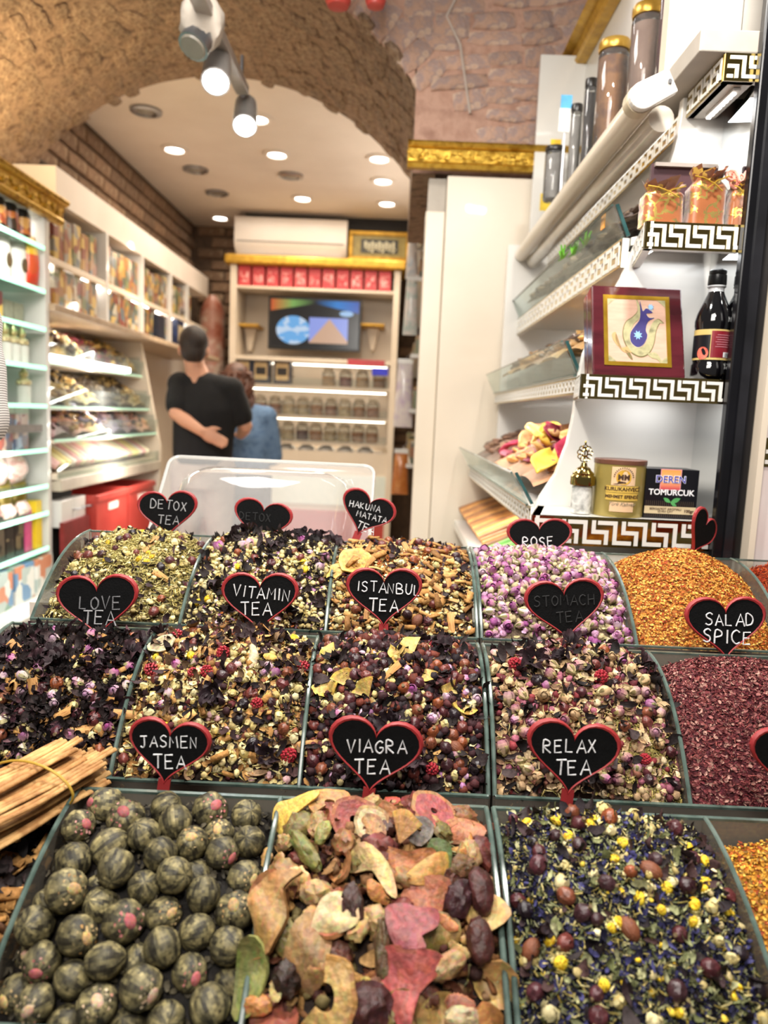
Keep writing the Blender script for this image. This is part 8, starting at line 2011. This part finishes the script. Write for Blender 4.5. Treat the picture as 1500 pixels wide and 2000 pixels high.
fpc(sheet([(-.016, -.014), (.016, -.014), (.02, .01), (0, .018), (-.018, .01)], .004, .08, '#8d7432', '#a88a3a', 631), 1030, 960, .014, 'olive yellow dried slice right of the guava', 0, (0, 0), 1.1, .4)
fpc(ear(.05, .014, '#b8692e', '#cf8a3e', 632, 1.0), 1110, 870, .018, 'long orange strip of dried fruit along the right side', -30, (0, 0), 1, .4)
fpc(ear(.045, .014, '#c28a3e', '#d6a552', 633, 1.4), 1230, 950, .018, 'golden curled strip by the right glass', 30, (0, 0), 1, .4)
fpc(chunk((.012, .020, .009), '#4a1e1a', 634, .2), 1250, 760, .020, 'glossy dark red date by the right glass', 8, (0, 0), 1.15, .35)
fpc(chunk((.012, .018, .009), '#3d1a1e', 635, .35), 1160, 780, .018, 'wrinkled dark plum beside the glossy date', -20, (0, 0), 1.1, .35)
fpc(chunk((.012, .020, .009), '#4a2018', 636, .2), 1290, 1050, .018, 'lower dark red date by the right glass', 5, (0, 0), 1.1, .35)
fpc(chunk((.018, .010, .008), '#a88450', 637), 1090, 1160, .014, 'tan oval dried fruit right of the pointed papaya', 30, (0, 0), 1.1, .35)
fpc(ear(.034, .012, '#9d7a3c', '#b5934e', 638, 1.6), 1180, 1060, .014, 'tan curled slice beside the lower date', -20, (0, 0), 1, .4)
fpc(ear(.05, .018, '#8d4a2e', '#b5683c', 639, 1.0), 1160, 1320, .016, 'brown red strip with pale edge at the lower right of the fruit bin', -10, (0, 0), 1.1, .4)
fpc(chunk((.022, .020, .014), '#4a201e', 640, .35), 640, 1400, .016, 'dark purple wrinkled prune at the bottom of the fruit bin', 0, (0, 0), 1.1, .35)
fpc(chunk((.013, .015, .012), '#332018', 641, .35), 220, 1220, .016, 'dark wrinkled berry left of the C-shaped ring', 0, (0, 0), 1.05, .35)
fpc(sheet([(-.012, -.03), (.008, -.028), (.014, .0), (.004, .03), (-.012, .02)], .004, .05, '#7d7f3a', '#95964c', 642), 40, 1170, .018, 'yellowish green melon slice at the lower left glass', 0, (0, 0), 1.1, .45)
fpc(ear(.045, .014, '#c9ae62', '#dcc67e', 643, .8), 130, 1320, .018, 'pale yellow strip below the green melon slice', 120, (0, 0), 1, .45)
fpc(ear(.032, .011, '#b59a34', '#cdb24a', 644, .7), 650, 1210, .020, 'small bright yellow strip in the lower middle of the fruit bin', -30, (0, 0), 1, .4)
fpc(chunk((.012, .008, .007), '#b8752e', 645), 30, 1390, .014, 'orange nugget at the bottom left of the fruit bin', 0, (0, 0), 1.2, .4)
fpc(sheet([(-.016, -.01), (0, .014), (.018, .004), (.014, -.014)], .004, .10, '#b87a34', '#a8642a', 646), 1300, 1460, .016, 'orange slice at the bottom right of the fruit bin', 0, (0, 0), 1.1, .4)
fpc(chunk((.016, .010, .009), '#c2a878', 647), 1170, 1450, .014, 'pale nugget at the bottom right of the fruit bin', 0, (0, 0), 1.1, .4)
fpc(sheet([(-.02, -.016), (.018, -.018), (.022, .008), (0, .02), (-.022, .008)], .004, .12, '#8d6a34', '#75542a', 648), 860, 1440, .014, 'brown curled slice at the bottom middle of the fruit bin', 0, (0, 0), 1.1, .4)
fpc(chunk((.015, .011, .008), '#6a4a2a', 649, .4), 1160, 600, .016, 'rough brown fruit chunk at the right of the fruit bin', 10, (0, 0), 1.1, .3)
fpc(sheet([(-.012, -.014), (.012, -.016), (.016, .012), (-.006, .018)], .004, .05, '#5d6a34', '#75824a', 650), 1070, 540, .016, 'green dried slice beside the melon wedge', 0, (0, 0), 1, .4)
fpc(ear(.03, .010, '#c07a30', '#d6963e', 651, 2.4), 1160, 490, .018, 'small orange ring-shaped curl at the right of the fruit bin', 60, (0, 0), 1, .4)
FC = [chunk((.012, .009, .007), c_, 660 + i, .35) for i, c_ in enumerate(('#8a5a30', '#5a3020', '#a8783e', '#7a6a34', '#b08a52', '#6d2e26'))] + [sheet([(-.014, -.008), (.004, -.014), (.016, .002), (.006, .014), (-.012, .01)], .003, .12, c_, c2, 670 + i) for i, (c_, c2) in enumerate((('#a8703a', '#8d5a2a'), ('#c29a54', '#a87a38'), ('#9d5038', '#b5763e'), ('#b58a44', '#9a6c30')))]
drop(FC, 'fruit_bit', 'fruit', 46, 'small piece of dried fruit between the large ones in the fruit bin', 'dried fruit', 'small pieces of dried fruit', .9, 1.4, .3, .5, .022, rmin=.35)
lay(BERR[0], 'raspberry', 'relax', 1085, 1560, .008, 'pinkish red dried flower at the back of the green and purple tea', 'dried flower', None, 0, s=1.5)

# ---- cinnamon bundle over the left corner
cb = thing('cinnamon_bundle', 'bundle of cinnamon sticks tied with a yellow rubber band at the left edge', 'cinnamon', at(70, 1580, .69), None)
cin_m = mat('cinnamon_bark', ['#b38148', '#d0a468', '#9c6c3a', '#c0925a'], .7, scale=26, bump=.5, bscale=80, stretch=(1, 1, 1), objrand=.14)
e0, e1 = at(175, 1492, .735), at(-130, 1660, .60)
ax = (e1 - e0).normalized(); sd_ = ax.cross(Z3).normalized(); up_ = sd_.cross(ax).normalized(); Lb = (e1 - e0).length
cells = [(sx * .0125 + (.006 if lv % 2 else 0), lv * .0105, lv) for lv in range(4) for sx in range(-3, 4 - lv % 2) if not (lv == 3 and abs(sx) > 1)]
for k, (dx, dz, lv) in enumerate(cells):
    q = MB(); r_ = .0062 * rnd.uniform(.85, 1.12); c0_ = e0 + sd_ * dx + up_ * (dz - .004) + ax * rnd.uniform(-.016, .02); j1 = rnd.uniform(-.012, .012); n_ = 8
    pts = [c0_ + ax * (Lb * t / n_) + sd_ * (.0015 * math.sin(t + k)) + up_ * (j1 * .15 * math.sin(t * .7)) for t in range(n_ + 1)]
    for half in (-1, 1):  # two scrolls of rolled bark
        vs, fs, m_ = [], [], 11; rings = len(pts)
        for i, p in enumerate(pts):
            for j in range(m_):
                a = j / (m_ - 1) * 4.4; rr = r_ * .58 * (1 - .45 * j / (m_ - 1)) * (1 + .05 * math.sin(i * 2 + k))
                vs.append(p + sd_ * half * (r_ * .46 + rr * math.cos(a) - r_ * .05) + up_ * (rr * math.sin(a)))
        for i in range(rings - 1):
            for j in range(m_ - 1): fs.append((i * m_ + j, i * m_ + j + 1, (i + 1) * m_ + j + 1, (i + 1) * m_ + j))
        q.add(vs, fs)
    o = q.build('cinnamon_stick', cin_m, cb, smooth=True); so = o.modifiers.new('t', 'SOLIDIFY'); so.thickness = .0011
q = MB(); ctr = e0 + ax * (Lb * .42) + up_ * .0115
pts = [ctr + sd_ * (.049 * math.cos(a)) * (1 - .12 * max(0, math.sin(a))) + up_ * (.0255 * math.sin(a)) + ax * (.012 * math.cos(a)) for a in [2 * PI * i / 28 for i in range(29)]]
q.tube(pts, .0013, 6, cap=False); q.build('rubber_band', mat('band_yellow', ['#a8842a', '#bd9a3a'], .5), cb, smooth=True)
for i in range(9):
    p = H['cinn'].p(rnd.uniform(.3, .95), rnd.uniform(.2, .85)) + Z3 * .012; q = MB(); L = rnd.uniform(.03, .05); r_ = .008
    q.grid(lambda u, v: (L * (u - .5), r_ * math.cos(v * 4.6), r_ * math.sin(v * 4.6)), 4, 9)
    o = q.build('bark_roll', cin_m, None, smooth=True); o.location = p; o.rotation_euler = (rnd.random() * 6, rnd.uniform(-.3, .3), rnd.uniform(.3, 1.2)); so = o.modifiers.new('t', 'SOLIDIFY'); so.thickness = .0012
    tag(o, 'short rolled piece of cinnamon bark in the dark bin under the bundle', 'cinnamon', 'bark rolls under the cinnamon bundle')

# ---- heart signs
GL = {'A': [[(0, 0), (.38, 1), (.76, 0)], [(.14, .36), (.64, .36)]], 'B': [[(0, 0), (0, 1), (.5, .92), (.5, .6), (.05, .52), (.6, .42), (.6, .08), (0, 0)]], 'C': [[(.65, .85), (.4, 1), (.08, .75), (.06, .3), (.35, 0), (.66, .12)]], 'D': [[(0, 0), (0, 1), (.45, .85), (.62, .5), (.45, .1), (0, 0)]],
      'E': [[(.6, 1), (0, .98), (.02, 0), (.62, .02)], [(.02, .52), (.5, .54)]], 'G': [[(.62, .86), (.36, 1), (.05, .7), (.06, .25), (.38, 0), (.66, .2), (.66, .45), (.36, .45)]], 'H': [[(0, 0), (.03, 1)], [(.6, 0), (.6, 1)], [(0, .5), (.6, .55)]], 'I': [[(.1, 0), (.12, 1)]],
      'J': [[(.05, .98), (.7, 1)], [(.42, 1), (.42, .2), (.25, 0), (.04, .12)]], 'K': [[(0, 0), (.03, 1)], [(.58, .95), (.05, .45), (.62, .02)]], 'L': [[(.03, 1), (0, .02), (.55, 0)]], 'M': [[(0, 0), (.08, 1), (.38, .4), (.68, 1), (.78, 0)]], 'N': [[(0, 0), (.03, 1), (.56, .03), (.6, 1)]],
      'O': [[(.33, 1), (.05, .72), (.06, .28), (.34, 0), (.64, .26), (.64, .72), (.33, 1)]], 'P': [[(0, 0), (.03, 1), (.5, .9), (.52, .6), (.03, .46)]], 'R': [[(0, 0), (.03, 1), (.5, .88), (.48, .6), (.04, .5), (.6, 0)]], 'S': [[(.58, .86), (.35, 1), (.06, .82), (.16, .58), (.5, .42), (.56, .15), (.28, 0), (.02, .12)]],
      'T': [[(0, .97), (.72, 1)], [(.38, .98), (.36, 0)]], 'U': [[(.02, 1), (.04, .25), (.3, 0), (.56, .22), (.6, 1)]], 'V': [[(0, 1), (.32, 0), (.66, 1)]], 'X': [[(0, 0), (.62, 1)], [(.04, 1), (.6, 0)]], ' ': []}
def chalk_word(q, word, o, u, v, n, h, r_, sd, wob=.06):
    r = random.Random(sd); x = 0; wtot = sum((.42 if c_ in 'I ' else .98 if c_ == 'M' else .88) for c_ in word) - .18
    x = -wtot / 2 * h
    for c_ in word:
        dy = r.uniform(-.05, .05) * h; sl = r.uniform(-.06, .06); sz = h * r.uniform(.94, 1.06)
        for st in GL[c_]:
            P2 = st if len(st) < 3 or c_ not in 'SOCGDBPRUJ' else [st[0]] + [tuple(.5 * (2 * b_ + (e - a) * t + (2 * a - 5 * b_ + 4 * e - f) * t * t + (3 * b_ - a - 3 * e + f) * t ** 3) for a, b_, e, f in zip(st[max(0, i - 1)], st[i], st[i + 1], st[min(len(st) - 1, i + 2)])) for i in range(len(st) - 1) for t in (.33, .66, 1)]
            pts = [o + u * (x + (px + sl * py) * sz * .92) + v * (py * sz - h / 2 + dy) + n * .0002 for px, py in P2]
            q.tube(pts, [r_ * r.uniform(.85, 1.1) for _ in pts], 6)
        x += (.42 if c_ in 'I ' else .98 if c_ == 'M' else .88) * h
chalk = mat('chalk_white', ['#c9c9cb', '#e2e2e4', '#b5b5b8'], .9, scale=300); chalk_dim = mat('chalk_faded', ['#5a5a5c', '#77777a', '#4a4a4c'], .9, scale=300); chalk_gone = mat('chalk_rubbed', ['#1d1d1e', '#262627'], .9, scale=300)
slate = mat('slate_black', ['#060607', '#0b0b0c', '#080809'], .85, scale=120, bump=.15, bscale=500, spec=.15)
heart_red = mat('heart_red', ['#8d2326', '#9c2b2d'], .5, scale=20)
def heart_pts(w, n=44, grow=0):
    out = []
    for i in range(n):
        t = 2 * PI * i / n; x = 16 * math.sin(t) ** 3; y = 13 * math.cos(t) - 5 * math.cos(2 * t) - 2 * math.cos(3 * t) - math.cos(4 * t)
        out.append((x / 32 * w, (y + 2.5) / 32 * w * .94))
    return out
def heart(px, py, wpx, Y, roll, lines, label, yaw=0, pitch=-.12, m=None, ratio=1.0, stake=.05):
    """heart-shaped slate on a stake; (px, py) is the pixel of its middle"""
    o = at(px, py, Y); w = wpx * Y / F * 1.0
    Mr = Matrix.Rotation(yaw, 3, 'Z') @ Matrix.Rotation(pitch, 3, 'X') @ Matrix.Rotation(-roll, 3, 'Y')
    u, v, n = Mr @ X3, Mr @ Z3, Mr @ NY
    r = thing('heart_sign', label, 'sign', o, 'heart signs stuck in the tea')
    P0 = heart_pts(w); rim = .0042 * w / .1; th_ = .004
    P0 = [(x, y * ratio * .93) for x, y in P0]
    k = len(P0); inn = []
    for i in range(k):
        (x0, y0), (x1, y1) = P0[i - 1], P0[(i + 1) % k]; tx, ty = x1 - x0, y1 - y0; L = math.hypot(tx, ty) or 1
        inn.append((P0[i][0] * (1 - 2 * rim / w * 1.0) , (P0[i][1] - .0) * (1 - 2 * rim / w * 1.12)))
    q = MB(); q.prism(P0, o + n * -th_, u, v, n, th_ * .8); q.build('red_board', heart_red, r)
    q = MB()
    vs = [o + u * a + v * b_ + n * z for (a, b_), z in [(p, -th_ * .2) for p in P0] + [(p, th_ * .25) for p in [((a + c_) / 2, (b_ + d) / 2) for (a, b_), (c_, d) in zip(P0, inn)]] + [(p, th_ * .1) for p in inn] + [(p, -th_ * .3) for p in inn]]
    q.add(vs, [(j * k + i, j * k + (i + 1) % k, (j + 1) * k + (i + 1) % k, (j + 1) * k + i) for j in range(3) for i in range(k)]); q.build('red_rim', heart_red, r, smooth=True)
    q = MB(); q.prism(inn, o - n * th_ * .25, u, v, n, th_ * .2); q.build('slate_face', slate, r)
    tip = o + v * min(y for _, y in P0); q = MB()
    q.frame_box(tip - u * .006 - v * stake - n * .003, u, v, n, .012, stake + .006, .0028); q.build('stake', heart_red, r)
    for i, ln in enumerate(lines):
        word, du, dv, hh, rot, mm = ln; q = MB(); Rm = Matrix.Rotation(rot, 3, n)
        chalk_word(q, word, o + u * du * w + v * dv * w - n * th_ * .05, Rm @ u, Rm @ v, n, hh * w * .84, hh * w * .056, hash_(word + str(px)))
        q.build('chalk_lettering', mm or chalk, r, smooth=True)
    return r
def hash_(s): return sum((i + 1) * ord(c_) for i, c_ in enumerate(s))
h_ = heart
h_(327, 1005, 120, 1.19, .07, [('DETOX', 0.03, .15, .17, -.13, mat('chalk_thin', ['#8d8d8f', '#a3a3a5'], .9, scale=300)), ('TEA', .02, -.09, .17, -.15, MATS['chalk_thin'])], 'heart sign reading DETOX TEA, at the left of the back row')
h_(511, 1020, 118, 1.19, -.15, [('DETOX', -.12, .07, .15, .1, chalk_gone)], 'heart sign rubbed blank, before the clear plastic lid', ratio=.95)
h_(714, 1005, 112, 1.19, -.33, [('HAKUNA', -.06, .13, .13, .18, None), ('MATATA', .12, -.0, .125, .12, None), ('TEA', .1, -.21, .16, -.05, None)], 'tilted heart sign with three slanting lines of writing in the back row', yaw=-.12, stake=.06)
h_(1054, 1058, 130, 1.175, .05, [('ROSE', -.02, .0, .17, .02, None)], 'heart sign reading ROSE in the bin of rosebuds', ratio=.9)
h_(1371, 1043, 112, 1.17, -.5, [], 'heart sign turned edge on in the golden chili flakes', yaw=.72, pitch=.1)
h_(190, 1186, 167, .935, .08, [('LOVE', .04, .05, .18, -.07, chalk_dim), ('TEA', .02, -.13, .19, -.1, MATS['chalk_thin'])], 'heart sign reading LOVE TEA at the left end of the middle row')
h_(507, 1178, 156, .94, .03, [('VITAMIN', .03, .13, .17, -.08, None), ('TEA', -.04, -.08, .19, .0, None)], 'heart sign reading VITAMIN TEA in the middle row')
h_(750, 1168, 153, .94, .03, [('ISTANBUL', .07, .13, .155, -.06, None), ('TEA', .0, -.1, .19, -.04, None)], 'heart sign reading ISTANBUL TEA in the middle row')
h_(1104, 1193, 160, .945, .12, [('STOMACH', 0, .13, .15, -.03, chalk_gone), ('TEA', .05, -.08, .16, 0, chalk_gone)], 'heart sign with rubbed-out writing before the bin of rosebuds')
h_(1418, 1228, 162, .945, .06, [('SALAD', .05, .11, .17, -.03, None), ('SPICE', .02, -.1, .19, -.06, None)], 'heart sign reading SALAD SPICE at the right of the middle row')
h_(328, 1470, 172, .70, -.09, [('JASMEN', .0, .13, .16, .12, None), ('TEA', .04, -.11, .19, .1, None)], 'heart sign reading JASMEN TEA over the tea balls')
h_(730, 1478, 197, .705, -.09, [('VIAGRA', .02, .11, .16, .11, None), ('TEA', .0, -.10, .18, .12, None)], 'largest heart sign, in the middle front over the dried fruit')
h_(1118, 1482, 194, .71, -.08, [('RELAX', -.04, .13, .16, .12, None), ('TEA', .02, -.09, .18, .1, None)], 'heart sign reading RELAX TEA over the green and purple tea')
h_(1548, 1492, 176, .70, -.05, [], 'heart sign cut off by the right edge of the picture')

# ---- clear plastic lid standing behind the bins
def lid_glass(): return mat_glass('clear_plastic', (.93, .93, .92), haze=.22, refl=1.4, rough=.08, hazecol=(.82, .8, .78))
P_tl, P_tr = at(326, 894, 1.46), at(726, 914, 1.46); P_bl, P_br = at(292, 1075, 1.31), at(712, 1085, 1.31)
cl = thing('plastic_lid', 'clear plastic food container lid leaning behind the back row of tea bins', 'lid', (P_bl + P_br) / 2)
u = (P_tr - P_tl).normalized(); v = ((P_tl + P_tr) / 2 - (P_bl + P_br) / 2); Hl = v.length; v.normalize(); v = (v - v.dot(u) * u).normalized(); n = u.cross(v)
if n.y > 0: n = -n
Wl = (P_tr - P_tl).length; o = (P_bl + P_br) / 2; Hl += .12; o = o - v * .12
def rrect(w, h, r_, k=6):
    return [(sx * (w / 2 - r_) + r_ * math.cos(a), sy * (h / 2 - r_) + r_ * math.sin(a)) for sx, sy, a0 in ((1, 1, 0), (-1, 1, PI / 2), (-1, -1, PI), (1, -1, 1.5 * PI)) for a in [a0 + PI / 2 * i / k for i in range(k + 1)]]
ctr = o + v * Hl / 2
rings = [(Wl, Hl, .02, 0), (Wl * 1.0, Hl, .02, .006), (Wl - .012, Hl - .012, .018, .008), (Wl - .03, Hl - .03, .018, .004), (Wl - .07, Hl - .07, .03, .004), (Wl - .085, Hl - .085, .04, .02), (Wl - .11, Hl - .11, .05, .045), (Wl - .16, Hl - .15, .06, .056), (Wl * .3, Hl * .3, .03, .062)]
q = MB(); k = len(rrect(1, 1, .1)); vs = []
for w, h, r_, z in rings: vs += [ctr + u * a + v * b_ + n * z for a, b_ in rrect(w, h, r_)]
q.add(vs, [(j * k + i, j * k + (i + 1) % k, (j + 1) * k + (i + 1) % k, (j + 1) * k + i) for j in range(len(rings) - 1) for i in range(k)] + [tuple((len(rings) - 1) * k + i for i in range(k))])
q.build('dome', lid_glass(), cl, smooth=50)
q = MB(); pts = [ctr + u * a + v * b_ + n * .007 for a, b_ in rrect(Wl - .004, Hl - .004, .02)]; q.tube(pts + [pts[0]], .0035, 7, cap=False)
q.build('rolled_rim', mat_glass('rim_plastic', (.9, .9, .88), haze=.45, refl=1.6, hazecol=(.9, .88, .84)), cl, smooth=True)
b = MB(); b.bb(-.6, .18, 1.23, 1.8, 0, o.z - .001); tag(b.build('back_counter', mat('back_counter_white', ['#cfc6ba', '#dbd3c8'], .4)), 'pale counter behind the tea bins under the clear lid', 'counter')
